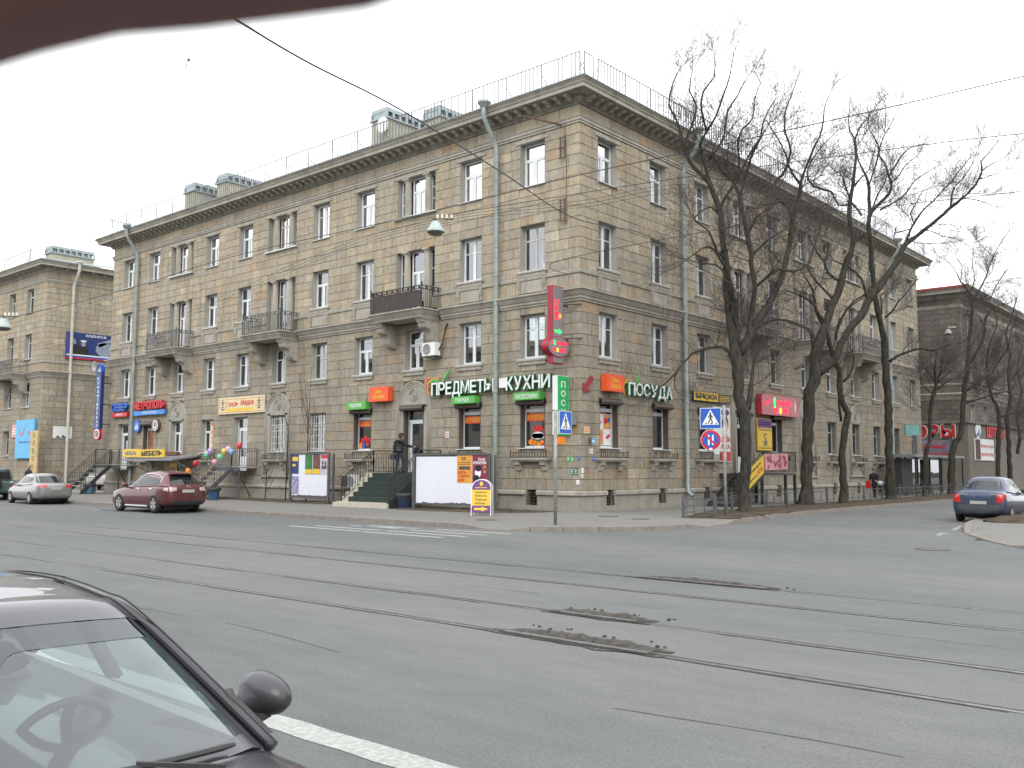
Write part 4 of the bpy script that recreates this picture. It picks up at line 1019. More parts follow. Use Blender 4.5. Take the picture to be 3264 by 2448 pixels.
for pl, u0, u1, lb in ((PL, -12.2, -10.85, 'orange red box sign with yellow letters left of the arched door'), (PR, 1.3, 2.45, 'orange red box sign with yellow letters around the corner, right of the red arrow')):
    d = (u1-u0)
    sign(lb, pl, u0, u1, 4.78, 5.46, .06, .36, ORANGE, prints=[('lettering', YELL, lambda q, p, w, u0=u0, u1=u1, d=d: (text(q, p, 'Семь', u0+.27*d, u0+.70*d, 5.14, 5.36, w, .004, bold=.01), text(q, p, 'Холмов', u0+.2*d, u0+.82*d, 4.90, 5.12, w, .004, bold=.01)))])
q = MB(); ppoly(q, PR, [(.12, 4.68), (.12, 5.02), (.2, 4.95), (.62, 5.34), (.74, 5.30), (.75, 5.18), (.34, 4.84), (.55, 4.72)], .03, .06)
solo('red_arrow', q, mat('dull_red_paint', (.28, .02, .035), rough=.5), 'red arrow pointing down left on the wall beside the corner', 'arrow sign')
# white meter cabinet between the two words and small fittings
q = MB(); pbox(q, PL, -4.05, -3.66, 5.02, 5.42, .02, .25); solo('junction_box', q, OFFW, 'white junction box between the two words of the large sign', 'junction box')
q = MB(); pbox(q, PL, -.42, -.17, 3.38, 3.7, .02, .16); solo('meter_box', q, MGREY, 'small grey meter box on the corner behind the crossing sign', 'meter box')
# trousers sign, side panel, poster panel
sign('yellow sign with dark letters right of the second downpipe', PR, 8.45, 10.75, 4.82, 5.25, .05, .17, YELL, edge=IRON, prints=[('lettering', BLACK, T('БРЮКИ', 8.6, 10.6, 4.9, 5.17, bold=.05))])
sg = Plane((0.12, 10.8, 0), (.42, .9, 0), (.9, -.42, 0))
sign('small dark square sign at the right end of the yellow one', sg, 0, .72, 4.78, 5.2, -.05, .06, DGREY, prints=[('lettering', YELL, LN(.06, .66, 4.84, 5.14, 4))])
def faceprint(q, pl, w):
    pellipse(q, pl, 11.5, 3.72, .24, .34, w, .003); ppoly(q, pl, [(11.2, 2.95), (11.3, 3.35), (11.7, 3.35), (11.95, 2.95)], w-.001, .003)
sign('tall white poster panel with a purple arrow and a woman face, behind the road signs', PR, 10.4, 12.0, 2.0, 4.62, .05, .11, OFFW, prints=[
    ('purple_arrow', PURP, lambda q, pl, w: ppoly(q, pl, [(10.42, 4.28), (11.6, 4.28), (11.6, 4.16), (11.97, 4.38), (11.6, 4.58), (11.6, 4.48), (10.42, 4.48)], w, .004)),
    ('printed_hair', BLACK, lambda q, pl, w: pellipse(q, pl, 11.48, 3.86, .34, .36, w-.002, .003)), ('printed_face', mat('printed_skin', (.55, .36, .28), rough=.6), faceprint),
    ('lettering', RED, lambda q, pl, w: (text(q, pl, 'ОКИ', 11.0, 11.95, 2.95, 3.2, w+.003, .003, bold=.03), text(q, pl, 'АЖА', 11.0, 11.95, 2.62, 2.86, w+.003, .003, bold=.03), pbox(q, pl, 10.9, 11.97, 2.04, 2.5, w+.003, w+.006)))])
# red lit panel sign
def star(q, pl, w):
    for cu, cv, r_ in ((15.45, 5.18, .2), (15.35, 4.72, .13), (16.0, 4.8, .10)): pellipse(q, pl, cu, cv, r_, r_, w, .003, 5)
rl = sign('wide red lit panel sign between the first two big trees', PR, 14.95, 19.45, 4.45, 5.5, .08, .35, LEDP, edge=mat('red_casing', (.45, .02, .04), rough=.5), prints=[
    ('led_lettering', LEDR, lambda q, pl, w: ([pbox(q, pl, a, a+.19, 4.98, 5.27-.02*(k % 3), w, w+.006) for k, a in enumerate((16.78, 17.02, 17.26, 17.50, 17.74, 17.98, 18.22))], [pbox(q, pl, a, a+.2, 4.58, 4.86, w, w+.006) for a in (16.38, 16.62, 17.42, 17.66, 17.90)], ppoly(q, pl, [(15.2, 4.98), (15.5, 4.95), (16.1, 5.2), (16.05, 5.28), (15.5, 5.1), (15.2, 5.12)], w, .004))),
    ('led_figure', LEDG, lambda q, pl, w: (pellipse(q, pl, 16.45, 5.2, .12, .2, w+.004, .006), pellipse(q, pl, 16.45, 4.96, .1, .12, w+.004, .006))),
    ('led_ring', LEDY, lambda q, pl, w: (pellipse(q, pl, 17.12, 4.72, .13, .17, w+.01, .006))), ('white_bottle', OFFW, lambda q, pl, w: (pellipse(q, pl, 18.95, 4.98, .09, .26, w+.004, .006), pbox(q, pl, 18.92, 18.98, 5.2, 5.36, w, w+.006)))])
sign('yellow and purple poster board under the red lit sign', PR, 14.92, 16.55, 2.62, 4.25, .05, .12, YELL, prints=[('purple_band', PURP, B((14.94, 16.53, 3.78, 4.23))),
    ('lettering', DGREY, lambda q, pl, w: (text(q, pl, 'Женская одежда', 15.0, 16.48, 3.62, 3.74, w, .003, bold=.02), text(q, pl, 'от производителя', 15.0, 16.48, 2.68, 2.78, w, .003, bold=.02), text(q, pl, 'S', 15.55, 15.95, 2.95, 3.5, w, .003), text(q, pl, '2', 15.4, 16.1, 2.85, 3.1, w+.003, .003))),
    ('small_print', PINK, LN(15.05, 16.4, 3.9, 4.1, 2))])
# tall narrow LED sign with a rabbit at the corner, seen edge-on from the left street
REDC = mat('crimson_casing', (.30, .012, .035), rough=.45, var=.1)
t = thing('hanging_sign', 'tall narrow crimson edged sign with a red rabbit of lights, hung on the corner', 'sign', (.3, -1.3, 5.6))
vp = Plane((-.5, -1.12, 0), (0, 1, 0), (1, 0, 0))
GRS = mat('led_screen_grey', (.19, .185, .185), rough=.4, var=.05)
q = MB(); pbox(q, vp, 0, .68, 5.74, 8.80, -.26, .0); obj('casing', q, REDC, t)
q = MB(); pbox(q, vp, .03, .65, 5.78, 8.76, .0, .012); obj('screen', q, GRS, t)
q = MB(); q.smooth = False
def P3(cu, cv, ru, rv, rot=0, w=.015): pellipse(q, vp, cu*1.3, cv, ru*1.3, rv, w, .006, 14, rot)
P3(.17, 7.92, .09, .095); P3(.10, 8.12, .028, .13, .25); P3(.25, 8.16, .028, .15, -.35); P3(.17, 7.66, .07, .13); P3(.10, 7.72, .03, .07, .8); P3(.26, 7.72, .03, .07, -.8); P3(.14, 7.50, .035, .05); P3(.22, 7.49, .035, .05)
obj('red_light_rabbit', q, LEDR, t, recalc=False)
q = MB(); P3(.34, 7.62, .07, .09, 0, .018); obj('orange_light_heart', q, mat('lit_orange_led', (1, .2, .03), emis=.8), t, recalc=False)
q = MB(); ppoly(q, vp, [(.10, 6.96), (.38, 6.96), (.38, 6.90), (.58, 7.0), (.38, 7.11), (.38, 7.05), (.10, 7.05)], .015, .006); obj('green_light_arrow', q, LEDG, t, recalc=False)
q = MB(); q.lathe([(.001, 0), (.52, 0), (.52, .34), (.001, .34)], (0, 0, 0), 30, axis='y')
def turn(q, c, pl):      # local (x, y=depth, z) -> plane, squashed to an ellipse
    q.v = [tuple(pl.P(c[0]+x*1.35, c[1]+z*.80, c[2]+y)) for x, y, z in q.v]
turn(q, (.36, 6.40, -.30), vp); obj('oval_casing', q, REDC, t)
q = MB(); pellipse(q, vp, .36, 6.40, .70, .405, .03, .008, 30); obj('oval_rim', q, OFFW, t); q = MB(); pellipse(q, vp, .36, 6.40, .665, .38, .036, .008, 30); obj('oval_screen', q, GRS, t)
q = MB(); [pbox(q, vp, a, a+.085, 6.47, 6.60, .046, .05) for a in (-.10, .22, .325, .43, .535, .64, .745)]; [pbox(q, vp, a, a+.09, 6.20, 6.35, .046, .05) for a in (-.03, .08, .34, .45, .56, .67)]; obj('led_lettering', q, LEDR, t, recalc=False)
q = MB(); pellipse(q, vp, .08, 6.59, .045, .05, .046, .005); pellipse(q, vp, .08, 6.50, .05, .06, .046, .005); obj('led_figure', q, LEDG, t)
q = MB(); q.tube([vp.P(.25+.05*math.cos(a), 6.27+.07*math.sin(a), .05) for a in [2*math.pi*k/12 for k in range(13)]], .014, 5); obj('led_ring', q, LEDY, t)
q = MB()
for z in (6.75, 8.1): q.bar(vp.P(.5, z, -.15), (-.62, .0, z), .05); q.bar((-.6, -.3, z+.03), (.1, 0, z+.03), .04)
obj('bracket_arm', q, IRON, t)
# green vertical sign below it
vg = Plane((-.5, -.82, 0), (0, 1, 0), (1, 0, 0))
sign('narrow vertical green sign below the rabbit sign, partly behind the crossing sign', vg, 0, .72, 2.95, 5.29, -.25, .0, mat('bright_green_film', (.015, .36, .10), rough=.45), edge=OFFW, name='hanging_sign', prints=[('lettering', OFFW, lambda q, pl, w: [text(q, pl, ch, .22, .5, 5.08-.36*i-.26, 5.08-.36*i, w, .004, bold=.02) for i, ch in enumerate('ПОСУДА')])])
q = MB(); pbox(q, vg, .02, .5, 2.62, 2.9, -.06, .0); solo('orange_plate', q, ORG2, 'small orange plate under the vertical green sign', 'sign')
# confectioner's signs at the far left end
kd = Plane((-39.1, -.6, 0), (1, 0, 0), (0, -1, 0))
def vert(word, u0, u1, vtop, dv, h): return lambda q, pl, w: [text(q, pl, ch, u0, u1, vtop-dv*i-h, vtop-dv*i, w, .004, bold=.015) for i, ch in enumerate(word)]
t = sign('tall narrow navy blue sign with white letters at the left end of the corner building', kd, -.36, .36, 4.15, 8.0, -.1, .12, NAVY, edge=NAVY, name='hanging_sign', prints=[('blue_stripe', BLUE, B((-.33, -.29, 4.2, 7.95), (.29, .33, 4.2, 7.95))), ('lettering', WHITE, vert('КОНДИТЕРСКАЯ', -.13, .13, 7.6, .285, .2))])
q = MB(); pellipse(q, kd, 0, 8.1, .5, .42, -.05, .16); obj('round_top', q, BLUE, t); q = MB(); ppoly(q, kd, [(-.25, 7.95), (-.05, 8.3), (0, 7.95)], .12, .006); ppoly(q, kd, [(.02, 7.95), (.1, 8.35), (.26, 7.95)], .12, .006); obj('white_emblem', q, WHITE, t)
q = MB(); pellipse(q, kd, 0, 3.85, .46, .42, -.05, .16); obj('round_foot', q, RED, t); q = MB(); pellipse(q, kd, 0, 3.85, .36, .33, .115, .006); obj('foot_disc', q, OFFW, t); q = MB(); q.tube([kd.P(.2*math.cos(a), 3.85+.19*math.sin(a), .13) for a in [2*math.pi*k/16 for k in range(17)]], .03, 5); pellipse(q, kd, 0, 3.85, .07, .1, .125, .004); obj('foot_emblem', q, RUST, t, recalc=False)
q = MB()
for z in (4.5, 5.8, 7.2): q.bar((-39.6, -.6, z), (-38.75, 0.0, z), .05)
obj('bracket_arm', q, IRON, t)
q = MB(); q.smooth = True; q.lathe([(.05, -.35), (.08, -.1), (.16, .05), (.34, .2), (.36, .22), (.3, .2), (.1, .02), (.05, 0)], (0, 0, 0), 18, axis='y'); q.v = [(x-39.3, -y-.75, z+8.3) for x, y, z in q.v]; q.bar((-39.3, -.7, 8.3), (-39, 0, 8.3), .05)
solo('horn_loudspeaker', q, mat('pale_grey_horn', (.3, .3, .29), rough=.6), 'round grey horn loudspeaker above the navy blue sign', 'loudspeaker')
def northcap(label, u0, u1, word, sub, m1, m2, v0=5.28, v1=5.8):
    t = thing('shop_sign', label, 'sign', PL.P(u0, 4.9, .1), 0)
    q = MB(); n = len(word)
    q = MB(); text(q, PL, word, u0, u1, v0, v1, .10, .14, bold=.04); obj('lettering', q, m1, t, recalc=False)
    q = MB(); pbox(q, PL, u0+.05, u1, v0-.06, v0-.02, .05, .1); obj('rail', q, IRON, t)
    q = MB(); pbox(q, PL, u0, u1, 4.92, 5.2, .06, .22); obj('lower_box', q, m2, t); q = MB(); text(q, PL, sub, u0+.3*(u1-u0), u0+.75*(u1-u0), 5.0, 5.12, .222, .004, bold=.02); obj('small_lettering', q, WHITE, t, recalc=False)
northcap('blue letters over a narrow red strip above the leftmost door', -38.2, -36.1, 'СЕВЕР', 'КОНДИТЕРСКАЯ', BLUE, RED)
northcap('red letters over a blue strip, right of the left downpipe', -35.2, -31.4, 'МЕТРОПОЛЬ', 'КОНДИТЕРСКАЯ', RED, mat('bright_blue_film', (.02, .18, .52), rough=.4))
for u, m_, lb, ch in ((-34.8, BLUE, 'round blue badge sign on the wall left of the brown window', '1'), (-32.5, OFFW, 'round white badge sign with a dark rim right of the brown window', 'В')):
    t = thing('badge_sign', lb, 'sign', PL.P(u, 3.9, .1)); q = MB(); pellipse(q, PL, u, 4.25, .42, .40, .05, .14); obj('casing', q, RUST if m_ is OFFW else m_, t)
    q = MB(); pellipse(q, PL, u, 4.25, .36, .34, .192, .004); obj('disc', q, m_, t); q = MB(); (ppoly(q, PL, [(u-.22, 4.05), (u-.02, 4.45), (u, 4.05)], .2, .004), ppoly(q, PL, [(u+.03, 4.05), (u+.08, 4.5), (u+.22, 4.05)], .2, .004)) if ch == '1' else (q.tube([PL.P(u+.26*math.cos(a), 4.25+.25*math.sin(a), .2) for a in [2*math.pi*k/16 for k in range(17)]], .02, 5), pellipse(q, PL, u, 4.28, .1, .13, .2, .004)); obj('emblem', q, OFFW if m_ is BLUE else RUST, t, recalc=False)
# furniture shop signs and canopy
t = thing('shop_sign', 'long yellow sign with black letters standing on the grey basement canopy', 'sign', (-33.5, -1.2, 2.2))
pm = Plane((2.1, -1.75, 0), (1, 0, 0), (0, -1, 0))
q = MB(); pbox(q, pm, -35.45, -33.45, 2.28, 2.76, -.1, .0); pbox(q, pm, -33.45, -30.6, 2.26, 2.72, -.1, -.02); obj('casing', q, YELL, t)
q = MB(); text(q, pm, 'МЕБЕЛЬ', -33.2, -30.8, 2.34, 2.64, -.015, .004, bold=.05); obj('lettering', q, BLACK, t, recalc=False)
q = MB(); text(q, pm, 'МЕБЕЛЬ', -35.1, -33.8, 2.4, 2.62, .004, .004, bold=.03); obj('blue_lettering', q, mat('dull_blue_print', (.08, .14, .28)), t, recalc=False)
q = MB(); q.hexa([(-33.3, -1.8, 2.06), (-27.4, -1.8, 2.06), (-27.4, -.05, 2.3), (-33.3, -.05, 2.3), (-33.3, -1.8, 2.16), (-27.4, -1.8, 2.16), (-27.4, -.05, 2.4), (-33.3, -.05, 2.4)])
for x in (-33.1, -30.6, -27.6): q.bar((x, -1.7, 2.1), (x, -.02, 1.3), .04)
solo('basement_canopy', q, MGREY, 'grey sheet canopy over the basement entrance behind the red car', 'canopy')
sign('dark and yellow board at the basement entrance under the grey canopy', PL, -31.3, -29.85, 1.05, 1.95, .04, .1, YELL, edge=IRON, prints=[('lettering', DGREY, lambda q, pl, w: (text(q, pl, 'МЕБЕЛЬ', -31.15, -30.0, 1.35, 1.62, w, .004, bold=.04), pbox(q, pl, -31.25, -29.9, 1.66, 1.7, w, w+.003)))])
# honey shop sign
def bee(q, pl, w):
    for u in (-25.1, -21.55):
        for k in range(4): pellipse(q, pl, u, 4.92+.13*k, .12-.015*abs(k-1.5), .045, w+.004, .003, 10)
        for s_ in (-1, 1): flatpath(q, pl, [(u+s_*.04, 5.25), (u+s_*.26, 5.35), (u+s_*.3, 5.1), (u+s_*.05, 4.86)], .02, w+.004, .003)
        pellipse(q, pl, u, 5.42, .05, .06, w+.004, .003, 8)
sign('cream sign with red old style letters and a bee at each end', PL, -25.55, -21.1, 4.66, 5.58, .04, .12, CREAM, edge=OFFW, prints=[('border_frame', RED, B((-25.48, -21.17, 5.47, 5.49), (-25.48, -21.17, 4.73, 4.75), (-25.48, -25.46, 4.73, 5.49), (-21.19, -21.17, 4.73, 5.49))),
    ('lettering', RED, lambda q, pl, w: (text(q, pl, 'Градъ', -24.7, -23.55, 5.02, 5.36, w, .004, bold=.02), text(q, pl, 'Медов', -23.3, -22.05, 5.05, 5.42, w, .004, bold=.03))), ('yellow_band', YELL, B((-24.75, -22.1, 4.79, 4.95))), ('bee_emblems', DGREY, bee)])
def honeyw(lb, u0, u1, v0, v1, rows):
    sign(lb, Plane((0, .24, 0), (1, 0, 0), (0, -1, 0)), u0, u1, v0, v1, 0, .01, CREAM, name='window_poster', cat='poster', prints=[('lettering', ORANGE, lambda q, pl, w: [text(q, pl, s_, u0+.06, u0+.06+(u1-u0-.1)*f, v, v+h, w, .003, bold=.03) for s_, v, h, f in rows])])
honeyw('orange and yellow poster strip in the arched window left of the honey shop', -29.95, -29.7, 4.0, 4.4, [('М', 4.1, .2, .9)])
honeyw('tall orange and yellow poster filling the window left of the honey shop door', -26.85, -26.3, 2.58, 4.36, [('МЁ', 4.06, .24, .9), ('МЁД', 3.6, .26, .9), ('здоровье', 3.3, .12, .9), ('без', 3.1, .12, .5), ('мёда', 2.7, .16, .9)])
# posters in the kitchen shop windows (behind the frame plane they show whole)
def winposter(lb, pl, c, rows):
    t = thing('window_poster', lb, 'poster', pl.P(c, 2.6, -.27))
    for nm, mt, fn in rows: q = MB(); fn(q, pl, -.292); obj(nm, q, mt, t, recalc=False)
def food(q, pl, w, c): 
    for du, dv, ru, rv in ((-.1, .1, .13, .1), (.1, .06, .16, .08), (.28, .12, .1, .09), (-.3, .14, .14, .12)): pellipse(q, pl, c+du, 2.62+dv, ru, rv, w+.006, .003, 12)
for pl, c, lb in ((PL, -2.45, 'red and orange kitchen poster in the shop window nearest the corner'), (PL, -5.97, 'orange banner across the shop window left of the downpipe')):
    near = c > -3; h_ = .3
    rows = [('orange_band', ORANGE, lambda q, p, w, c=c: pbox(q, p, c-.54, c+.54, 3.62, 3.92, w, w+.004)), ('lettering', YELL, lambda q, p, w, c=c: text(q, p, 'АЭРОГРИЛЬ', c-.5, c+.5, 3.68, 3.86, w+.005, .003, bold=.02))]
    if near: rows += [('food_print', ORG2, lambda q, p, w, c=c: food(q, p, w, c)), ('bowl_print', OFFW, lambda q, p, w, c=c: (pellipse(q, p, c+.05, 3.02, .3, .16, w, .003), pbox(q, p, c-.25, c+.35, 2.9, 3.1, w, w+.003))), ('red_machine_print', RED, lambda q, p, w, c=c: (pellipse(q, p, c+.06, 3.3, .28, .13, w+.003, .003), flatpath(q, p, [(c+.28, 3.3), (c+.42, 3.2), (c+.42, 2.9)], .09, w+.005, .003), pellipse(q, p, c+.4, 2.66, .1, .06, w+.009, .003)))]
    winposter(lb, pl, c, rows)
winposter('orange strip with yellow letters and bright balls in the window left of the arched door', PL, -13.08, [('orange_band', ORANGE, lambda q, p, w: pbox(q, p, -13.6, -12.55, 3.66, 3.94, w, w+.004)), ('lettering', YELL, lambda q, p, w: (text(q, p, 'Формы', -13.3, -12.85, 3.81, 3.9, w+.005, .003, bold=.02), text(q, p, 'из силикона', -13.5, -12.65, 3.69, 3.78, w+.005, .003, bold=.02))),
    ('red_print', RED, lambda q, p, w: [pellipse(q, p, u, v, .14, .13, w, .003, 12) for u, v in ((-13.4, 2.98), (-13.15, 3.1), (-12.9, 3.0), (-13.0, 2.85), (-12.65, 3.06))]), ('blue_print', BLUE, lambda q, p, w: [pellipse(q, p, u, v, .12, .16, w+.004, .003, 12) for u, v in ((-13.28, 2.75), (-12.66, 2.75))]), ('yellow_print', ORG2, lambda q, p, w: pellipse(q, p, -13.5, 2.74, .11, .17, w+.004, .003, 12))])
winposter('four square print with red and yellow shapes in the first window around the corner', PR, 1.93, [('white_sheet', OFFW, lambda q, p, w: pbox(q, p, 1.38, 2.46, 2.62, 3.9, w-.004, w)), ('orange_square', mat('peach_print', (.6, .25, .12)), lambda q, p, w: (pbox(q, p, 1.93, 2.44, 3.28, 3.88, w, w+.003), pbox(q, p, 1.4, 1.91, 2.64, 3.26, w, w+.003))),
    ('red_print', RED, lambda q, p, w: (pellipse(q, p, 2.1, 3.62, .13, .13, w+.004, .003), pellipse(q, p, 2.25, 2.98, .17, .07, w+.004, .003, 12, .5), pellipse(q, p, 1.62, 3.6, .17, .08, w+.004, .003, 12, -.6))), ('blue_print', BLUE, lambda q, p, w: (pellipse(q, p, 2.3, 3.66, .08, .1, w+.005, .003), pbox(q, p, 1.5, 1.55, 2.7, 3.1, w+.004, w+.007), pbox(q, p, 1.65, 1.7, 2.7, 3.15, w+.004, w+.007))), ('yellow_print', YELL, lambda q, p, w: pellipse(q, p, 2.2, 3.45, .1, .08, w+.006, .003))])
winposter('brown and orange display filling the window with the blue badge beside it', PL, -33.65, [('brown_sheet', mat('brown_print', (.20, .09, .06)), lambda q, p, w: pbox(q, p, -34.2, -33.1, 2.6, 4.3, w-.004, w)), ('orange_print', mat('rust_print', (.42, .14, .07)), lambda q, p, w: flatpath(q, p, [(-34, 4.1), (-33.6, 3.6), (-33.4, 3.0), (-33.9, 2.8)], .16, w+.002, .003))])
# small plates and stickers round the corner
def plate(lb, pl, u0, u1, v0, v1, mt, nlines=0, pm_=WHITE, nm='wall_plate'):
    t = thing(nm, lb, 'plate' if nm == 'wall_plate' else 'notice', pl.P((u0+u1)/2, v0, 0)); q = MB(); pbox(q, pl, u0, u1, v0, v1, .0, .02); obj('panel', q, mt, t)
    if nlines: q = MB(); lines(q, pl, u0+.03, u1-.03, v0+.03, v1-.03, nlines, .021); obj('print', q, pm_, t, recalc=False)
TEAL = mat('teal_plate', (.02, .15, .11), rough=.5)
plate('green street plate on the corner, left of the small blue plate', PL, -.68, -.5, 1.95, 2.15, GREEN, 2); plate('green plate touching the green street plate, on its right', PL, -.49, -.33, 1.95, 2.13, GREEN2, 2)
plate('small blue plate just left of the corner edge', PL, -.17, -.03, 2.0, 2.14, BLUE, 1); plate('small blue plate right of the corner edge', PR, .72, .9, 2.0, 2.14, BLUE, 1)
plate('left of the two teal paper notices on the corner', PL, -.49, -.34, 1.43, 1.69, TEAL, 3, nm='notice'); plate('right of the two teal paper notices on the corner', PL, -.30, -.15, 1.43, 1.69, TEAL, 3, nm='notice')
plate('upper blank white notice at the corner edge', PR, .03, .17, 1.50, 1.70, OFFW, nm='notice'); plate('white notice with dark print below the blank one', PR, .02, .14, 1.32, 1.46, OFFW, 2, BLACK, nm='notice'); plate('lowest crooked white notice left of the corner edge', PL, -.22, -.06, 1.06, 1.24, OFFW, nm='notice')
plate('yellow and orange notice on the right wall near the corner', PR, .2, .56, 3.06, 3.32, CREAM, 3, ORANGE, nm='notice'); plate('dark red fire box plate on the right wall', PR, .5, .68, 2.62, 2.9, RUST); plate('small blue plate touching the dark red one', PR, .7, .92, 2.66, 2.86, SKYB, 1)
plate('white notice with red print on the right wall', PR, .58, .78, 2.26, 2.46, OFFW, 2, RED, nm='notice'); plate('white notice with red print right of the arched door', PL, -7.42, -7.2, 3.0, 3.28, OFFW, 3, RED, nm='notice')
# air conditioner under the balcony
t = thing('air_conditioner', 'white air conditioner hung below the right bracket of the first balcony', 'air conditioner', (-7.95, -.3, 6.7))
q = MB(); q.box(-8.4, -7.6, -.55, -.2, 6.66, 7.24); obj('case', q, OFFW, t)
q = MB(); q.lathe([(.001, 0), (.22, 0), (.24, .02), (.22, .03), (.001, .01)], (0, 0, 0), 20, axis='y'); q.v = [(x-8.1, -.55-y, z+6.95) for x, y, z in q.v]; obj('fan_grille', q, MGREY, t)
q = MB(); q.bar((-8.3, 0, 6.62), (-8.3, -.5, 6.62), .04); q.bar((-7.7, 0, 6.62), (-7.7, -.5, 6.62), .04); q.tube([(-7.6, -.3, 6.9), (-7.45, -.2, 7.2), (-7.42, -.06, 7.9), (-7.3, -.05, 8.1)], .035, 6); obj('bracket_arm', q, IRON, t)
# antenna brackets on the corner, dish on the chimney
t = thing('cable_bracket', 'rusty cable brackets and cable up the left wall near the corner', 'bracket', (-.7, -.1, 9))
q = MB()
for z in (11.6, 14.2):
    for dz in (0, .4, .85): q.bar((-.95, -.12, z+dz), (-.62, -.12, z+dz), .04)
    for x in (-.88, -.66): q.bar((x, -.12, z), (x, -.12, z+.9), .035)
q.bar((-.85, -.05, 15.6), (-1.9, -1.2, 15.9), .06); q.tube([(-.66, -.1, 15.6), (-.6, -.08, 14), (-.62, -.08, 12), (-.6, -.08, 11.5)], .018, 5); obj('iron_steps', q, RUST, t)
t = thing('satellite_dish', 'round white satellite dish on the nearest chimney', 'dish', (-14.6, 2.4, 19.2)); q = MB(); q.smooth = True; q.lathe([(.001, 0), (.25, .03), (.45, .1), (.46, .12), (.25, .05), (.001, .02)], (0, 0, 0), 20, axis='y'); q.v = [(x-14.55, -y*1+2.35, z+19.6) for x, y, z in q.v]; obj('reflector', q, OFFW, t)
q = MB(); q.bar((-14.55, 2.4, 19.6), (-14.55, 2.65, 19.4), .05); obj('arm', q, IRON, t)
# left building's signs
PB = Plane((-49.6, 0, 0), (0, 1, 0), (1, 0, 0)); PA = Plane((2.4, 0, 0), (1, 0, 0), (0, -1, 0))
def lunar(q, pl, w): pellipse(q, pl, 4.55, 10.75, .75, .55, w, .004); ppoly(q, pl, [(3.9, 11.2), (5.2, 11.7), (5.2, 11.5), (4.1, 10.9)], w, .004)
sign('dark blue banner with a saluting man on the side wall of the left building', PB, 1.55, 5.35, 9.85, 11.9, .04, .10, NAVY, name='banner', cat='banner', prints=[('blue_left_edge', mat('violet_blue_print', (.05, .045, .25)), B((1.57, 2.0, 10.2, 11.88))), ('pale_planet', mat('grey_blue_print', (.22, .25, .33)), lunar),
    ('printed_cap', OFFW, lambda q, pl, w: pellipse(q, pl, 2.85, 11.28, .24, .07, w+.002, .003)), ('printed_face', mat('printed_grey_skin', (.28, .25, .25)), lambda q, pl, w: (pellipse(q, pl, 2.85, 11.05, .17, .2, w+.001, .003), pellipse(q, pl, 2.15, 11.2, .13, .22, w+.001, .003, 12, .3))), ('printed_coat', BLACK, lambda q, pl, w: ppoly(q, pl, [(2.1, 10.22), (2.15, 11.0), (2.3, 11.0), (2.6, 10.85), (3.1, 10.85), (3.4, 10.22)], w-.001, .003)),
    ('white_stripe', OFFW, B((1.57, 5.33, 10.12, 10.22))), ('blue_stripe', BLUE, B((1.57, 5.33, 10.0, 10.11))), ('red_stripe', RED, B((1.57, 5.33, 9.87, 9.99))), ('lettering', WHITE, LN(3.0, 4.6, 11.62, 11.82, 2))])
sign('square sky blue sign with a red smile on the left building', PA, -55.9, -52.6, 2.3, 5.2, .05, .2, SKYB, prints=[('red_smile', RED, lambda q, pl, w: (flatpath(q, pl, [(-55.3, 4.55), (-55.05, 4.15), (-54.75, 4.05), (-54.45, 4.25), (-54.3, 4.6)], .13, w, .004), pellipse(q, pl, -54.15, 4.8, .07, .08, w, .004))), ('red_lettering', RED, T('TUI', -53.8, -52.95, 4.05, 4.3, bold=.04)), ('dark_lettering', NAVY, T('Турагентство', -55.3, -53.0, 3.4, 3.62, bold=.02))])
sign('tall yellow board with dark letters one below the other at the left building corner', PA, -51.9, -50.7, .1, 4.3, .62, .7, mat('ochre_film', (.50, .36, .14), rough=.6), prints=[('lettering', DGREY, vert('АДВОКАТ', -51.5, -51.1, 4.15, .57, .36))])
sign('torn white poster sheet on the side wall of the left building', PB, .9, 2.3, 3.8, 4.7, .03, .05, OFFW, name='torn_poster', cat='poster', prints=[('print_remains', DGREY, lambda q, pl, w: [ppoly(q, pl, [(u, 3.83), (u+.15, 3.98+.2*rb.random()), (u+.4, 3.83)], w, .003) for u in (1.1, 1.5)]), ('yellow_remains', YELL, B((1.9, 2.1, 4.1, 4.5)))])
sign('small pink sign behind the square blue one on the left building', PA, -56.9, -55.95, 3.9, 4.9, .04, .1, PINK, prints=[('small_print', OFFW, LN(-56.8, -56.1, 4.1, 4.7, 3))])
# curtain shop signs on the right building
PRa = Plane((0, 47.6, 0), (1, 0, 0), (0, -1, 0)); PRb = Plane((1.45, 0, 0), (0, 1, 0), (1, 0, 0))
t = thing('shop_sign', 'big red letters with a white rim on the grey building at the right', 'sign', (-2, 47.5, 4))
for i, ch in enumerate('ШТОРЫ'):
    u, e_ = ((-4.6, -3.6), (-3.5, -2.6), (-2.5, -1.5), (-1.35, -.6), (-.48, .56))[i]; q = MB(); q.mi = 0; text(q, PRa, ch, u-.04, e_+.04, 4.02, 5.18, .03, .05, bold=.05); q.mi = 1; text(q, PRa, ch, u+.02, e_-.02, 4.09, 5.11, .085, .02, bold=.03); obj('letter', q, [OFFW, RED], t, recalc=False)
sign('purple grey banner with red writing below the big red letters', PRa, -6, .12, 2.42, 3.92, .03, .08, mat('mauve_grey_print', (.16, .15, .2), var=.3, scale=2), name='banner', cat='banner', prints=[('lettering', RED, lambda q, pl, w: (text(q, pl, 'Красавицы', -2.6, -.2, 3.2, 3.6, w, .004, bold=.03), text(q, pl, 'на подоконник', -2.4, .05, 2.55, 2.9, w, .004, bold=.03))), ('swag_edge', PINK, lambda q, pl, w: [flatpath(q, pl, [(u, 3.88), (u+.3, 3.7), (u+.6, 3.88)], .04, w, .003) for u in (-3.6, -2.9, -2.2, -1.5, -.8)])])
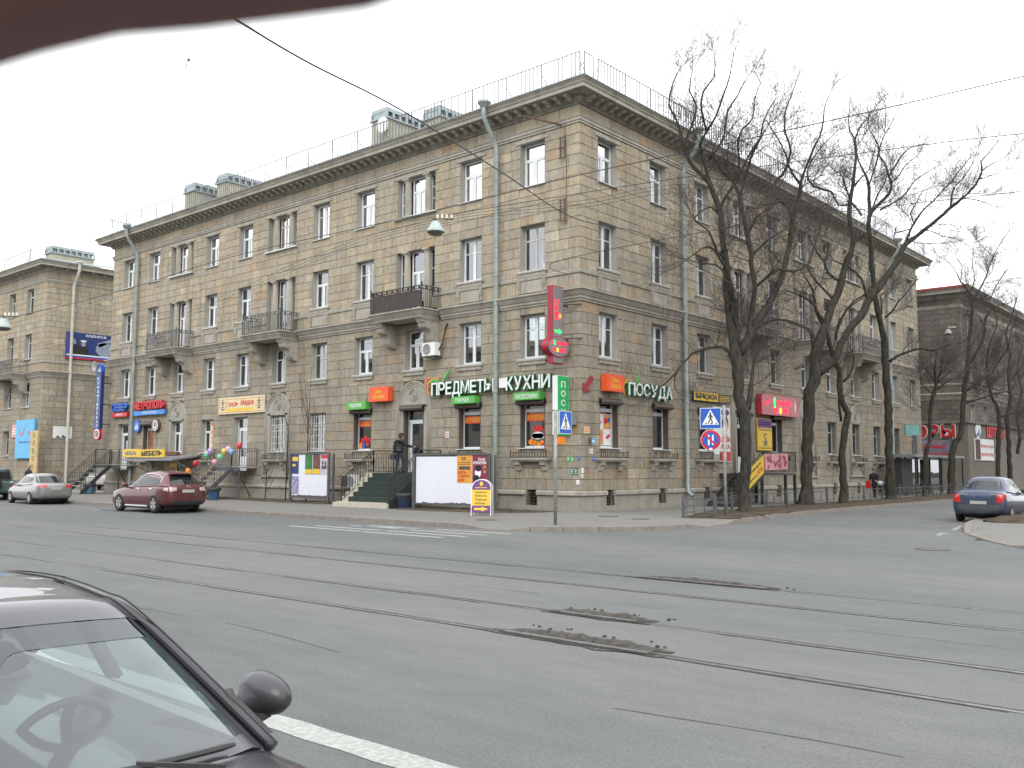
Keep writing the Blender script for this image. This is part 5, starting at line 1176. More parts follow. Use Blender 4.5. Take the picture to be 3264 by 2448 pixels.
sign('white sign with red writing and a brown curtain, right face of the grey building', PRb, 49.0, 54.6, 2.35, 4.05, .03, .08, OFFW, prints=[('brown_curtain', RUST, B((49.2, 50.6, 2.4, 4.0))), ('lettering', RED, lambda q, pl, w: (text(q, pl, 'Всегда рады', 50.8, 54.4, 3.3, 3.65, w, .004, bold=.04), text(q, pl, 'красоте штор', 50.8, 54.4, 2.6, 2.95, w, .004, bold=.04)))])
t = thing('shop_sign', 'red letters with a white butterfly on the right face of the grey building', 'sign', (1.5, 52, 4)); q = MB(); text(q, PRb, 'ШТОРЫ', 52.8, 58.2, 4.2, 5.15, .03, .05, bold=.05); obj('lettering', q, RED, t, recalc=False)
q = MB(); pellipse(q, PRb, 49.9, 4.7, .4, .5, .03, .05); pellipse(q, PRb, 50.6, 4.75, .4, .45, .03, .05); pellipse(q, PRb, 50.1, 4.2, .3, .35, .03, .05); obj('butterfly', q, OFFW, t); q = MB(); pellipse(q, PRb, 50.5, 4.5, .2, .3, .085, .01); obj('butterfly_mark', q, SKYB, t)
q = MB(); pbox(q, Plane((1.2, 35.2, 0), (.5, .86, 0), (.86, -.5, 0)), -.5, .6, 3.9, 4.6, -.06, .06); solo('hanging_sign', q, mat('pale_teal_film', (.16, .34, .34), rough=.5), 'small pale teal sign sticking out beside the right downpipe', 'sign')
# ------------------------------------------------------------------ stairs, rails, boards at the foot of the walls
def iron_panel(q, a, b, h=1.0, rings=True, step=.14, w_=.02, base=.06):
    a, b = Vector(a), Vector(b); up = Vector((0, 0, 1)); L = (Vector((b.x, b.y, 0))-Vector((a.x, a.y, 0))).length; n = max(2, int(L/step))
    q.bar(a+up*h, b+up*h, .035); q.bar(a+up*base, b+up*base, .025); q.bar(a+up*(h-.14), b+up*(h-.14), .02)
    for k in range(n+1): p = a.lerp(b, k/n); q.bar(p+up*base, p+up*(h if k in (0, n) else h-.14), .04 if k in (0, n) else w_)
    if rings:
        d = (b-a).normalized()
        for k in range(n):
            p = a.lerp(b, (k+.5)/n)+up*(h-.07); q.tube([p+d*.045*math.cos(t)+up*.045*math.sin(t) for t in [math.pi*i/4 for i in range(9)]], .009, 4, cap=False)
# main stair: climbs straight to the arched door
t = thing('staircase', 'green matted staircase with beige tiled edge leading up to the arched shop door', 'stairs', (-9.3, -3.2, 0))
XA, XB = -11.0, -7.65; zs = [.22, .43, .64, .85, 1.06, 1.27, 1.46]
for k in range(7):
    y = -3.15+.27*k; z = zs[k]; zb = zs[k-1]-.02 if k else -.1
    q = MB(); q.box(XA+.50, XB, y, y+.3, zb, z); obj('step', q, TILE if k == 0 else CARPET, t)
    q = MB(); q.box(XA, XA+.50, y-.01, y+.3, zb, z+.008); obj('tiled_edge', q, TILE, t)
q = MB(); q.box(XA-.12, XA, -3.25, -1.3, -.1, .2); q.box(XA-.12, XB+.1, -3.26, -3.16, -.1, .2); obj('tiled_footing', q, TILE, t)
q = MB(); q.box(XA+.02, XB, -1.24, -.07, 1.34, 1.46); obj('landing', q, CARPET, t)
q = MB(); q.prism([(XB+.02, -3.2, -.05), (XB+.02, -3.2, .24), (XB+.02, -1.3, 1.50), (XB+.02, -.08, 1.50), (XB+.02, -.08, 1.3), (XB+.02, -1.1, 1.3), (XB+.02, -2.4, .0)], (.05, 0, 0))
for x in (XA+.1, XB-.1): q.bar((x, -1.2, 0), (x, -1.2, 1.34), .08)
obj('side_plate', q, CARPET, t)
for x, nm in ((XA+.3, 'left_railing'), (XB+.04, 'right_railing')):
    q = MB(); iron_panel(q, (x, -3.1, .22), (x, -1.3, 1.46)); iron_panel(q, (x, -1.3, 1.46), (x, -.10, 1.46)); q.bar((x, -3.1, .1), (x, -3.1, 1.25), .045); obj(nm, q, IRON, t)
# air conditioner cage and litter bin beside it
t = thing('air_conditioner', 'white air conditioner in an iron cage under the window left of the main stair', 'air conditioner', (-13.2, -.4, .3))
q = MB(); q.box(-13.8, -13.0, -.55, -.2, .75, 1.35); obj('case', q, OFFW, t)
q = MB(); q.lathe([(.001, 0), (.22, 0), (.24, .02), (.22, .03), (.001, .01)], (0, 0, 0), 20, axis='y'); q.v = [(x-13.2, -.56-y, z+1.05) for x, y, z in q.v]; obj('fan_grille', q, MGREY, t)
q = MB(); q.box(-13.82, -13.42, -.57, -.555, .78, 1.32); obj('louvre', q, DGREY, t)
def bin_(lb, x, y, m, sq=False):
    t = thing('litter_bin', lb, 'bin', (x, y, 0), 0, 'litter bins by the stairs'); q = MB(); q.smooth = True
    q.lathe([(.001, 0), (.27, 0), (.30, .03), (.33, .5), (.35, .52), (.35, .56), (.31, .56), (.29, .2), (.001, .2)], (x, y, .03), 4 if sq else 20); obj('drum', q, m, t)
    q = MB(); q.smooth = True; q.lathe([(.345, .44), (.37, .5), (.37, .60), (.33, .61), (.3, .5)], (x, y, .03), 20); obj('bin_liner', q, PLBLK, t)
bin_('dark blue litter bin with a black liner right of the main stair', -6.95, -2.75, mat('dark_blue_bin', (.03, .05, .1), rough=.5))
bin_('blue litter bin behind the red car, below the honey shop stair', -21.7, -2.6, mat('blue_bin', (.05, .12, .26), rough=.5, var=.3), True)
bin_('light blue litter bin in front of the leftmost stair', -36.4, -2.3, mat('light_blue_bin', (.10, .24, .40), rough=.6, var=.3), True)
# honey shop stair with balloons and garlands
def front_stair(lb, x0, x1, xa, xb, y0, z1, m, stepm, n=6):
    """steps x0..x1 climb towards the wall from y0, landing xa..xb"""
    t = thing('staircase', lb, 'stairs', ((x0+x1)/2, y0, 0)); yl = -1.15
    for k in range(n):
        y = y0+(yl-y0)*k/n; z = z1*(k+1)/(n+1); q = MB(); q.box(x0+.04, x1-.04, y, y+(yl-y0)/n+.05, z-.06, z); obj('step', q, stepm, t)
    q = MB(); q.box(xa, xb, yl, -.05, z1-.08, z1); obj('landing', q, stepm, t)
    q = MB()
    for x in (x0, x1): q.bar((x, y0, .05), (x, yl+.05, z1-.08), .05, .2)
    for x in (xa+.05, xb-.05): q.bar((x, yl+.04, 0), (x, yl+.04, z1-.1), .06)
    q.bar((xa, yl-.01, z1-.12), (xb, yl-.01, z1-.12), .05, .2); q.bar((xb-.05, yl, z1-.2), (xb-.5, -.1, .1), .05); obj('stringer', q, m, t)
    q = MB()
    for x in (x0, x1): iron_panel(q, (x, y0, .12), (x, yl, z1), rings=False, h=.95)
    for A_, B_ in (((xa, yl), (xa, -.08)), ((xb, yl), (xb, -.08)), ((x1, yl), (xb, yl))):
        if (Vector(A_)-Vector(B_)).length > .3: iron_panel(q, (*A_, z1), (*B_, z1), rings=False, h=.95)
    obj('railing', q, m, t)
front_stair('grey metal stair hung with balloons at the honey shop door', -24.1, -22.4, -24.2, -21.7, -2.9, 1.72, GIRON, CONC)
front_stair('open black iron stair at the leftmost door', -38.1, -36.2, -38.2, -35.0, -2.9, 1.83, IRON, CONC)
balc = [(-26.2, 1.45, ORG2, 'orange balloon lowest on the honey shop stair, behind the red car'), (-25.6, 1.88, RED, 'red balloon next to the lowest orange one on the honey shop stair'), (-24.7, 2.28, mat('green_balloon', (.06, .38, .2), rough=.25), 'green balloon on the far handrail of the honey shop stair'), (-24.0, 2.55, mat('lilac_balloon', (.4, .3, .55), rough=.25), 'lilac balloon in front of the honey shop window box'), (-23.7, 1.95, mat('pink_balloon', (.62, .3, .42), rough=.25), 'pink balloon low on the near handrail of the honey shop stair'),
        (-22.95, 2.52, mat('yellow_balloon', (.62, .52, .08), rough=.25), 'yellow balloon in the middle of the honey shop stair'), (-23.0, 2.22, mat('mint_balloon', (.15, .5, .3), rough=.25), 'mint green balloon just under the yellow one'), (-22.4, 2.64, mat('rose_balloon', (.65, .4, .5), rough=.25), 'pale rose balloon left of the honey shop landing'), (-22.25, 2.5, mat('blue_balloon', (.2, .38, .65), rough=.25), 'pale blue balloon touching the pale rose one'), (-21.2, 2.82, mat('scarlet_balloon', (.65, .04, .05), rough=.25), 'scarlet balloon highest, in front of the honey shop door')]
for i, (x, z, m, lb) in enumerate(balc):
    q = MB(); q.smooth = True; q.lathe([(.001, -.21), (.02, -.2), (.07, -.15), (.14, -.04), (.15, .04), (.12, .12), (.06, .17), (.001, .18)], (x, -1.5+.1*(i % 3), z), 14)
    solo('balloon', q, m, lb, 'balloon', 'balloons tied to the honey shop stair')
q = MB(); r = random.Random(5)
for a, b in (((-22.4, -2.9, 1.1), (-22.4, -1.2, 2.65)), ((-22.4, -1.2, 2.67), (-21.7, -1.2, 2.67)), ((-24.1, -2.9, 1.1), (-24.1, -1.2, 2.6))):
    a, b = Vector(a), Vector(b); n = int((b-a).length/.05)
    for k in range(n): p = a.lerp(b, k/n); d = Vector((r.uniform(-1, 1), r.uniform(-1, 1), r.uniform(-1, 1)))*.07; e = Vector((r.uniform(-1, 1), r.uniform(-1, 1), r.uniform(-1, 1)))*.05; q.poly([p+d, p+e, p-d])
solo('tinsel_garland', q, mat('gold_tinsel', (.5, .26, .05), rough=.3, metal=.5), 'gold tinsel garland wound along the honey shop handrail', 'garland', recalc=False).__setitem__('kind', 'stuff')
t = thing('sign_board', 'small rusty orange board on a post at the foot of the honey shop stair', 'sign', (-23.5, -3.1, 0)); q = MB(); q.box(-23.85, -23.1, -3.14, -3.1, .95, 1.45); obj('board', q, mat('rust_orange_board', (.38, .15, .05), var=.3), t); q = MB(); q.bar((-23.5, -3.1, 0), (-23.5, -3.1, 1.0), .05); obj('post', q, IRON, t)
# window boxes at the arched honey window
q = MB(); q.box(-31.0, -29.6, -.34, -.1, 2.4, 2.6); solo('flower_box', q, mat('terracotta_box', (.14, .05, .035)), 'brown flower box under the arched window left of the honey shop', 'flower box')
# yellow side stair banner at the right facade with its stair
t = thing('staircase', 'dark iron stair with yellow and pink banners behind the nearest big tree', 'stairs', (2.0, 9.5, 0))
for k in range(7):
    y = 8.3+.38*k; z = .12+.2*k; q = MB(); q.box(.9, 2.2, y, y+.42, z-.05, z); obj('step', q, IRON, t)
q = MB(); q.box(.07, 2.25, 10.95, 14.6, 1.38, 1.46); q.bar((2.25, 8.2, .0), (2.25, 11, 1.42), .07, .2); q.bar((.9, 8.2, 0), (.9, 11, 1.42), .07, .2)
for p in ((2.2, 13.5), (2.2, 11.0), (2.2, 14.55), (.2, 14.5)): q.bar((*p, 0), (*p, 1.4), .12)
obj('frame', q, IRON, t)
q = MB(); iron_panel(q, (2.25, 8.3, .1), (2.25, 11, 1.46), rings=False); iron_panel(q, (2.25, 11, 1.46), (2.25, 14.6, 1.46), rings=True); obj('railing', q, IRON, t)
bp = Plane((2.31, 0, 0), (0, 1, 0), (1, 0, 0))
t = thing('banner', 'yellow slanted banner along the handrail behind the nearest big tree', 'banner', (2.3, 9.5, 1)); q = MB(); ppoly(q, bp, [(9.0, .55), (10.95, 1.5), (10.95, 2.32), (9.0, 1.4)], 0, .02); obj('sheet', q, YELL, t)
bp2 = Plane((2.335, 9.0, .95), (0, .9, .43), (1, 0, 0), (0, -.43, .9)); q = MB(); lines(q, bp2, .1, 1.9, .1, .32, 1, 0); lines(q, bp2, .3, 1.3, -.22, -.02, 1, 0); obj('print', q, DGREY, t, recalc=False); q = MB(); text(q, bp2, '50%', 1.35, 1.95, -.2, .03, 0, .004, bold=.01); obj('red_numbers', q, RED, t, recalc=False)
t = thing('banner', 'pink and white banner on the landing rail between the first two big trees', 'banner', (2.3, 12.3, 1.6)); q = MB(); ppoly(q, bp, [(11.05, 1.62), (13.5, 1.66), (13.55, 2.4), (11.05, 2.36)], 0, .02); obj('sheet', q, PINK, t); q = MB(); r = random.Random(3); [pellipse(q, bp, r.uniform(11.3, 13.3), r.uniform(1.75, 2.25), r.uniform(.04, .16), r.uniform(.05, .12), .022+.0004*k, .003, 9, r.random()*3) for k in range(22)]; flatpath(q, bp, [(13.2+.14*math.cos(a), 1.98+.17*math.sin(a)) for a in [2*math.pi*k/14 for k in range(15)]], .05, .035, .003); obj('print', q, mat('crimson_print', (.28, .06, .1)), t, recalc=False)
# advertising hoardings
def hoarding(lb, a, b, z0, z1, sheets):
    a, b = Vector((*a, 0)), Vector((*b, 0)); d = (b-a).normalized(); L = (b-a).length; pl = Plane(a, d, (d.y, -d.x, 0))
    t = thing('advertising_board', lb, 'notice board', a+d*L/2)
    q = MB(); 
    for u in (0, L): pbox(q, pl, u-.05, u+.05, 0, z1+.02, -.05, .05)
    pbox(q, pl, L+.12, L+.2, 0, z1-.02, -.2, -.12); pbox(q, pl, -.2, -.12, 0, z1-.02, -.2, -.12)
    pbox(q, pl, 0, L, z1-.03, z1+.04, -.03, .03); pbox(q, pl, 0, L, z0, z0+.06, -.03, .03); obj('frame', q, GIRON, t)
    q = MB(); pbox(q, pl, .05, L-.05, z0+.05, z1-.03, -.03, .0); obj('backing_board', q, SHUT, t)
    for nm, mt, fn in sheets: q = MB(); fn(q, pl, L); obj(nm, q, mt, t, recalc=False)
    return t
WH = mat('white_paper', (.62, .63, .70), rough=.8, var=.03, scale=2)
def torn(u0, u1, v0, v1, seed):
    def f(q, pl, L):
        r = random.Random(seed); pts = [(u0, v1), (u0, v0+.1)]; u = u0
        while u < u1: pts.append((u, v0+r.uniform(-.02, .04))); u += r.uniform(.05, .16)
        pts += [(u1, v0+.05), (u1, v1)]; ppoly(q, pl, pts, .002, .004)
    return f
def rc(*a, w=.008): return lambda q, pl, L: [pbox(q, pl, *b, w, w+.003) for b in a]
hoarding('left hoarding with four posters above white paper, left of the main stair', (-16.3, -1.75), (-13.35, -1.75), .22, 2.35, [
    ('white_paper', WH, torn(.12, 2.85, .35, 2.3, 3)),
    ('dark_poster', NAVY, rc((.1, .65, 1.38, 2.3))), ('poster_print', YELL, rc((.14, .6, 2.0, 2.2), (.14, .4, 1.75, 1.85), w=.012)), ('green_poster', mat('green_poster', (.04, .16, .05), var=.4), rc((1.15, 1.72, 1.36, 2.3))), ('poster_yellow_band', YELL, rc((1.16, 1.7, 1.38, 1.6), (1.78, 2.3, 1.38, 1.62), w=.012)),
    ('face_poster', mat('dark_face_poster', (.12, .05, .04), var=.6, scale=3), rc((1.76, 2.32, 1.36, 2.3))), ('pale_poster', mat('pale_poster', (.45, .42, .45), var=.25, scale=4), rc((2.36, 2.88, 1.34, 2.3))), ('red_poster_head', RED, rc((2.37, 2.87, 2.12, 2.28), w=.012)), ('poster_figures', DGREY, lambda q, pl, L: (pellipse(q, pl, 2.5, 1.9, .07, .1, .012), pellipse(q, pl, 2.72, 1.88, .07, .1, .012), pbox(q, pl, 2.42, 2.8, 1.62, 1.78, .012, .015))),
    ('dance_poster', mat('blue_orange_poster', (.25, .25, .38), var=.7, scale=6), rc((.1, .68, .4, 1.28)))])
hoarding('right hoarding of white paper with two orange posters, between the main stair and the downpipe', (-6.2, -3.0), (-2.65, -2.35), .22, 2.22, [
    ('white_paper', WH, torn(.1, 3.5, .3, 2.14, 8)),
    ('orange_poster', mat('orange_poster', (.62, .28, .04), var=.15), rc((2.1, 2.8, 1.1, 2.2))), ('poster_lettering', DGREY, lambda q, pl, L: (text(q, pl, '29', 2.3, 2.5, 1.98, 2.12, .012, .003, bold=.03), [pellipse(q, pl, 2.24+.085*k, 1.69, .05, .085, .012+.0005*k, .003, 8) for k in range(6)], lines(q, pl, 2.16, 2.74, 1.8, 1.94, 2, .012))), ('poster_red_lettering', RED, lambda q, pl, L: (text(q, pl, 'ШЕСТЬ', 2.16, 2.55, 1.45, 1.57, .012, .003, bold=.04), text(q, pl, 'КАДРОВ', 2.16, 2.68, 1.31, 1.42, .012, .003, bold=.04), text(q, pl, 'ШОУ', 2.16, 2.45, 1.16, 1.27, .012, .003, bold=.04))),
    ('purple_poster', mat('purple_red_poster', (.2, .03, .06), var=.3, scale=3), rc((2.82, 3.5, 1.1, 2.22))), ('poster_white_lettering', WHITE, lambda q, pl, L: (text(q, pl, 'Юрий', 3.1, 3.4, 1.96, 2.08, .012, .003, bold=.02), text(q, pl, 'КУКЛАЧЕВ', 2.86, 3.46, 1.84, 1.95, .012, .003, bold=.03), pellipse(q, pl, 3.08, 1.5, .14, .2, .012, .003))), ('poster_figure', BLACK, lambda q, pl, L: (pellipse(q, pl, 3.1, 1.68, .16, .12, .016, .003), pellipse(q, pl, 3.0, 1.3, .15, .12, .016, .003))), ('poster_numbers', YELL, lambda q, pl, L: (text(q, pl, '24', 3.34, 3.46, 1.68, 1.78, .02, .003, bold=.03), text(q, pl, '25', 3.34, 3.46, 1.5, 1.6, .02, .003, bold=.03)))])
# pavement sign
t = thing('pavement_sign', 'arched yellow and purple A-board on the pavement in front of the right hoarding', 'pavement sign', (-.75, -4.2, 0), 0)
pa = Plane((-1.0, -4.62, 0), (.80, .60, 0), (.60, -.80, 0), (-.09, .12, .985))
pb_ = Plane((-1.45, -4.0, 0), (.80, .60, 0), (.60, -.80, 0), (.10, -.13, .985))
def archpts(w_, h, r, v0=0.): return [(-w_, v0), (w_, v0), (w_, h)]+[(w_*math.cos(a), h+r*math.sin(a)) for a in [math.pi*k/14 for k in range(1, 14)]]+[(-w_, h)]
q = MB(); ppoly(q, pa, archpts(.33, .98, .3, .12), 0, .02); obj('yellow_panel', q, YELL, t)
q = MB(); ppoly(q, pa, [(p[0]*.995, p[1]) for p in archpts(.33, .98, .3, .93)], .021, .003); pbox(q, pa, -.33, .33, .12, .36, .021, .024); obj('purple_bands', q, PURP, t)
q = MB()
for sx in (-1, 1): q.tube([pa.P(sx*.35, -.02, .01), pa.P(sx*.345, .98, .01)], .018, 6)
q.tube([pa.P(.345*math.cos(a), .98+.31*math.sin(a), .01) for a in [math.pi*k/14 for k in range(15)]], .018, 6)
q.tube([pb_.P(-.35, 0, -.01), pb_.P(-.345, .98, -.01)]+[pb_.P(.345*math.cos(a), .98+.31*math.sin(a), -.01) for a in [math.pi-math.pi*k/14 for k in range(15)]]+[pb_.P(.345, .98, -.01), pb_.P(.35, 0, -.01)], .018, 6); obj('tube_frame', q, OFFW, t)
q = MB(); ppoly(q, pb_, archpts(.33, .98, .3, .12), -.01, .02); obj('rear_panel', q, MGREY, t)
q = MB()
for i, s_ in enumerate(('Модные', 'Блузки', 'Платья', 'Юбки')): text(q, pa, s_, -.22, .02+.17*(len(s_)/6), .80-.13*i, .88-.13*i, .026, .003, bold=.02)
obj('lettering', q, mat('brown_print', (.16, .03, .04)), t, recalc=False)
q = MB(); ppoly(q, pa, [(-.25, .2), (.02, .2), (.02, .15), (.26, .24), (.02, .33), (.02, .28), (-.25, .28)], .026, .003); pellipse(q, pa, 0, 1.14, .06, .08, .026, .003); lines(q, pa, -.22, .22, .97, 1.04, 1, .026); obj('yellow_arrow', q, YELL, t, recalc=False)
# road signs
def crossing_face(q_, t, pl, u, v, s):
    q = MB(); ppoly(q, pl, [(u-s*.5, v-s*.5), (u+s*.5, v-s*.5), (u+s*.5, v+s*.5), (u-s*.5, v+s*.5)], 0, .02); obj('plate', q, mat('white_sign_rim', (.6, .62, .63), rough=.4), t)
    q = MB(); a = s*.47; ppoly(q, pl, [(u-a, v-a), (u+a, v-a), (u+a, v+a), (u-a, v+a)], .021, .003); obj('blue_field', q, BLUE, t)
    q = MB(); ppoly(q, pl, [(u-s*.40, v-s*.30), (u+s*.40, v-s*.30), (u, v+s*.42)], .025, .003); obj('white_triangle', q, WHITE, t)
    q = MB(); w = .029
    pellipse(q, pl, u-.0*s, v+s*.235, s*.045, s*.045, w, .003, 12)
    fp = lambda pts, ww: flatpath(q, pl, [(u+s*a, v+s*b) for a, b in pts], s*ww, w, .003)
    fp([(0, .19), (.01, 0)], .085); fp([(.0, .0), (-.05, -.12), (-.13, -.25)], .05); fp([(.01, 0), (.07, -.11), (.09, -.26)], .05); fp([(-.02, .16), (-.10, .07), (-.08, .0)], .035); fp([(.02, .15), (.09, .06), (.14, .02)], .035)
    for k in (-.27, -.02, .22): ppoly(q, pl, [(u+s*k, v-s*.27), (u+s*(k+.07), v-s*.27), (u+s*(k+.10), v-s*.2), (u+s*(k+.04), v-s*.2)], w, .003)
    obj('walking_figure', q, BLACK, t, recalc=False)
POLEM = mat('galvanised_pole', (.26, .28, .27), rough=.55, metal=.3, var=.3, scale=4)
t = thing('crossing_sign', 'blue pedestrian crossing sign on a grey pole in front of the corner', 'road sign', (4.25, -7.0, 0))
q = MB(); q.smooth = True; q.tube([(4.25, -7.0, 0), (4.25, -7.0, 3.46)], .05, 10); obj('pole', q, POLEM, t)
sp = Plane((4.33, -6.62, 3.09), (-.08, .99, 0), (.99, .08, 0)); crossing_face(None, t, sp, 0, 0, .7)
q = MB(); q.bar((4.2, -7.12, 3.44), (4.28, -6.1, 3.44), .03); q.bar((4.2, -7.1, 2.68), (4.28, -6.3, 2.68), .03); obj('clamp', q, RUST, t)
q = MB(); pbox(q, sp, -.35, .35, -.35, .35, -.025, -.005); obj('back_plate', q, MGREY, t)
t = thing('crossing_sign', 'blue pedestrian crossing sign above a round no-parking sign beside the nearest big tree', 'road sign', (6.0, .35, 0))
q = MB(); q.smooth = True; q.tube([(6.02, .3, 0), (6.02, .3, 3.9)], .055, 10); obj('pole', q, POLEM, t)
s2 = Plane((5.6, .1, 3.45), (.94, .34, 0), (.34, -.94, 0)); crossing_face(None, t, s2, 0, 0, .74)
t2 = thing('no_parking_sign', 'round blue and red no parking sign with two white bars', 'road sign', s2.P(0, -1.1, 0))
q = MB(); pellipse(q, s2, 0, -.76, .36, .36, 0, .02, 32); obj('white_rim', q, MATS['white_sign_rim'], t2); q = MB(); pellipse(q, s2, 0, -.76, .345, .345, .021, .003, 32); obj('red_ring', q, RED, t2); q = MB(); pellipse(q, s2, 0, -.76, .265, .265, .025, .003, 32); obj('blue_field', q, BLUE, t2)
q = MB(); pbox(q, s2, -.10, -.04, -.94, -.58, .029, .032); pbox(q, s2, .04, .10, -.94, -.58, .029, .032); obj('white_bars', q, WHITE, t2); q = MB(); flatpath(q, s2, [(-.22, -.54), (.22, -.98)], .07, .033, .003); obj('red_bar', q, RED, t2, recalc=False); q = MB(); pellipse(q, s2, -.0, -1.08, .06, .045, .035, .003); obj('white_sticker', q, WHITE, t2)
q = MB(); pbox(q, s2, -.1, .38, -.05, .05, -.04, -.005); pbox(q, s2, -.1, .38, -.8, -.72, -.04, -.005); obj('clamp', q, MGREY, t)
# low iron fence along the side street
pts = [(6.35, -.75), (6.05, 1.9)]
t = thing('low_fence', 'short stretch of low dark iron fence next to the crossing sign and first big tree', 'fence', (5.2, -.5, 0))
def lowfence(t, a, b, post=True):
    a, b = Vector((*a, 0)), Vector((*b, 0)); q = MB(); z = Vector((0, 0, 1)); n = max(1, int((b-a).length/.75))
    q.bar(a+z*.62, b+z*.62, .03); q.bar(a+z*.18, b+z*.18, .022)
    for k in range(n+1): p = a.lerp(b, k/n); q.bar(p, p+z*.62, .02)
    for k in range(n): p = a.lerp(b, k/n); r_ = a.lerp(b, (k+1)/n); q.bar(p+z*.4, r_+z*.4, .012); q.bar(p+z*.18, p.lerp(r_, .5)+z*.62, .012)
    obj('fence_panel', q, GIRON, t)
    for p in ((a, b) if post else (a,)): q = MB(); q.bar(p, p+z*.78, .075); obj('post', q, GIRON, t)
lowfence(t, (4.95, -.75), (4.7, 1.9)); lowfence(t, (5.35, 1.62), (4.80, 1.9), post=False); lowfence(t, (5.9, -.2), (5.06, -.72), post=False)
t = thing('low_fence', 'low dark iron fence with square posts running behind the row of trees', 'fence', (3.6, 20, 0))
P = [(4.0, 4.6), (3.9, 7.9), (3.75, 10.2), (3.7, 12.5), (3.65, 14.9), (3.6, 17.4), (3.55, 20), (3.5, 22.8), (3.45, 25.8), (3.4, 29), (3.35, 32.2), (3.3, 36), (3.3, 40)]
for i in range(len(P)-1): lowfence(t, P[i], P[i+1], post=i == len(P)-2)
# bus shelter at the far end
t = thing('bus_shelter', 'dark glass bus shelter at the far end of the side street pavement', 'bus shelter', (2.2, 34, 0))
q = MB(); q.box(1.3, 2.9, 30.6, 41, 2.42, 2.58); obj('roof', q, mat('shelter_roof', (.16, .19, .18), rough=.5), t)
q = MB()
for y in (30.8, 33.2, 35.6, 38.2, 40.8):
    for x in (1.4, 2.8): q.bar((x, y, 0), (x, y, 2.42), .09)
obj('posts', q, IRON, t)
for y0_, y1_ in ((33.3, 35.5), (35.7, 38.1), (38.3, 40.7)):
    q = MB(); q.box(1.38, 1.4, y0_, y1_, .3, 2.3); obj('glass_panel', q, thin_glass('shelter_glass', (.45, .5, .48), .12), t)
q = MB(); q.box(1.45, 1.9, 31.0, 33.0, .2, 2.35); obj('kiosk_box', q, PLBLK, t)
q = MB(); q.box(1.5, 1.9, 33, 38.5, .42, .48); obj('bench', q, SHUT, t)
# ------------------------------------------------------------------ hanging lamps and wires
def street_lamp(lb, c, yaw, s=1.):
    t = thing('hanging_street_lamp', lb, 'street lamp', c, yaw, 'street lamps hung on wires'); t.scale = (.82,)*3
    q = MB(); q.smooth = True; q.lathe([(.001, .2), (.10, .2), (.17, .12), (.20, .02), (.24, -.02), (.30, -.14), (.31, -.18), (.29, -.18)], (0, 0, 0), 16); obj('housing', q, mat('lamp_grey', (.33, .38, .37), rough=.5), t, world=False)
    q = MB(); q.smooth = True; q.lathe([(.29, -.18), (.2, -.27), (.001, -.30)], (0, 0, 0), 16); obj('lens', q, mat('lamp_lens', (.12, .11, .09), rough=.3), t, world=False)
    q = MB(); q.bar((0, 0, .2), (0, 0, .32), .05); q.bar((-.15, 0, .30), (.62, 0, .26), .03); obj('hanger', q, RUST, t, world=False)
    for k in range(4): q = MB(); q.smooth = True; q.lathe([(.001, 0), (.05, .01), (.06, .05), (.035, .07), (.055, .10), (.03, .15), (.001, .155)], (.06+.16*k, 0, .28), 10); obj('insulator', q, mat('porcelain', (.55, .52, .42), rough=.3), t, world=False)
    return t
street_lamp('grey street lamp hanging over the main street before the balcony', (3.39, -11.29, 8.40), R(38))
street_lamp('grey street lamp hanging over the side street near the grey building', (4.05, 34.2, 10.5), R(38))
street_lamp('grey street lamp hanging at the left edge of the view', (-10.16, -17.44, 6.3), R(38))
WIRE = mat('black_wire', (.035, .033, .035), rough=.7)
def wire(lb, pts, r_, name='overhead_wire', grp=None, fit=None):
    """wire through points (smooth)"""
    P = [Vector(p) for p in pts]; o = []
    for i in range(len(P)-1):
        p0, p1, p2, p3 = P[max(i-1, 0)], P[i], P[i+1], P[min(i+2, len(P)-1)]
        for k in range(8):
            u = k/8; o.append(.5*((2*p1)+(-p0+p2)*u+(2*p0-5*p1+4*p2-p3)*u*u+(-p0+3*p1-3*p2+p3)*u**3))
    o.append(P[-1]); q = MB(); q.tube(o, r_, 6); return solo(name, q, WIRE, lb, 'wire', grp)
wire('thick sagging cable crossing the whole view from the top left to behind the trees', [(14.3, -25.6, 6.0), (13.68, -24.7, 6.28), (13.13, -23.88, 6.53), (12.12, -22.14, 6.92), (10.84, -19.33, 7.44), (8.73, -14.59, 8.06), (6.92, -9.56, 8.4), (6.16, -4.97, 8.98), (5.78, -1.96, 8.75), (6.55, 2.12, 7.97), (7.1, 6.66, 7.34), (7.4, 16, 6.9), (7.2, 34, 7.4)], .0125, 'overhead_cable')
wire('upper wire rising from the left edge to the right edge', [(-60, -13, 9.2), (-29.37, -10.54, 9.26), (-19.04, -9.59, 9.53), (-10.56, -8.95, 10.03), (-0.59, -8.29, 10.08), (5.81, -8.07, 10.14), (9.47, -7.57, 10.21), (13.62, -6.66, 10.45), (17.04, -5.73, 10.75), (22, -4.2, 11.2)], .013)
wire('wire starting at the hanging lamp and leaving at the right edge below the upper one', [(3.39, -11.29, 8.7), (4.61, -6.48, 10.2), (7.95, -4.93, 10.47), (12.56, -2.32, 10.9), (15.97, -0.71, 11.05), (22, 2.5, 11.2)], .012)
wire('lowest wire from the corner bracket to the right edge', [(-.6, -.1, 9.4), (0.27, -1.9, 9.47), (5.88, -1.33, 9.74), (10.29, -0.18, 9.91), (15.43, 1.6, 10.04), (22, 4.5, 10.3)], .012)
wire('thin wire from the roof edge down to the hanging lamp', [(-9.5, -.9, 16.8), (-5.37, -5.0, 13.2), (1.0, -10.4, 9.3), (3.39, -11.29, 8.7)], .007)
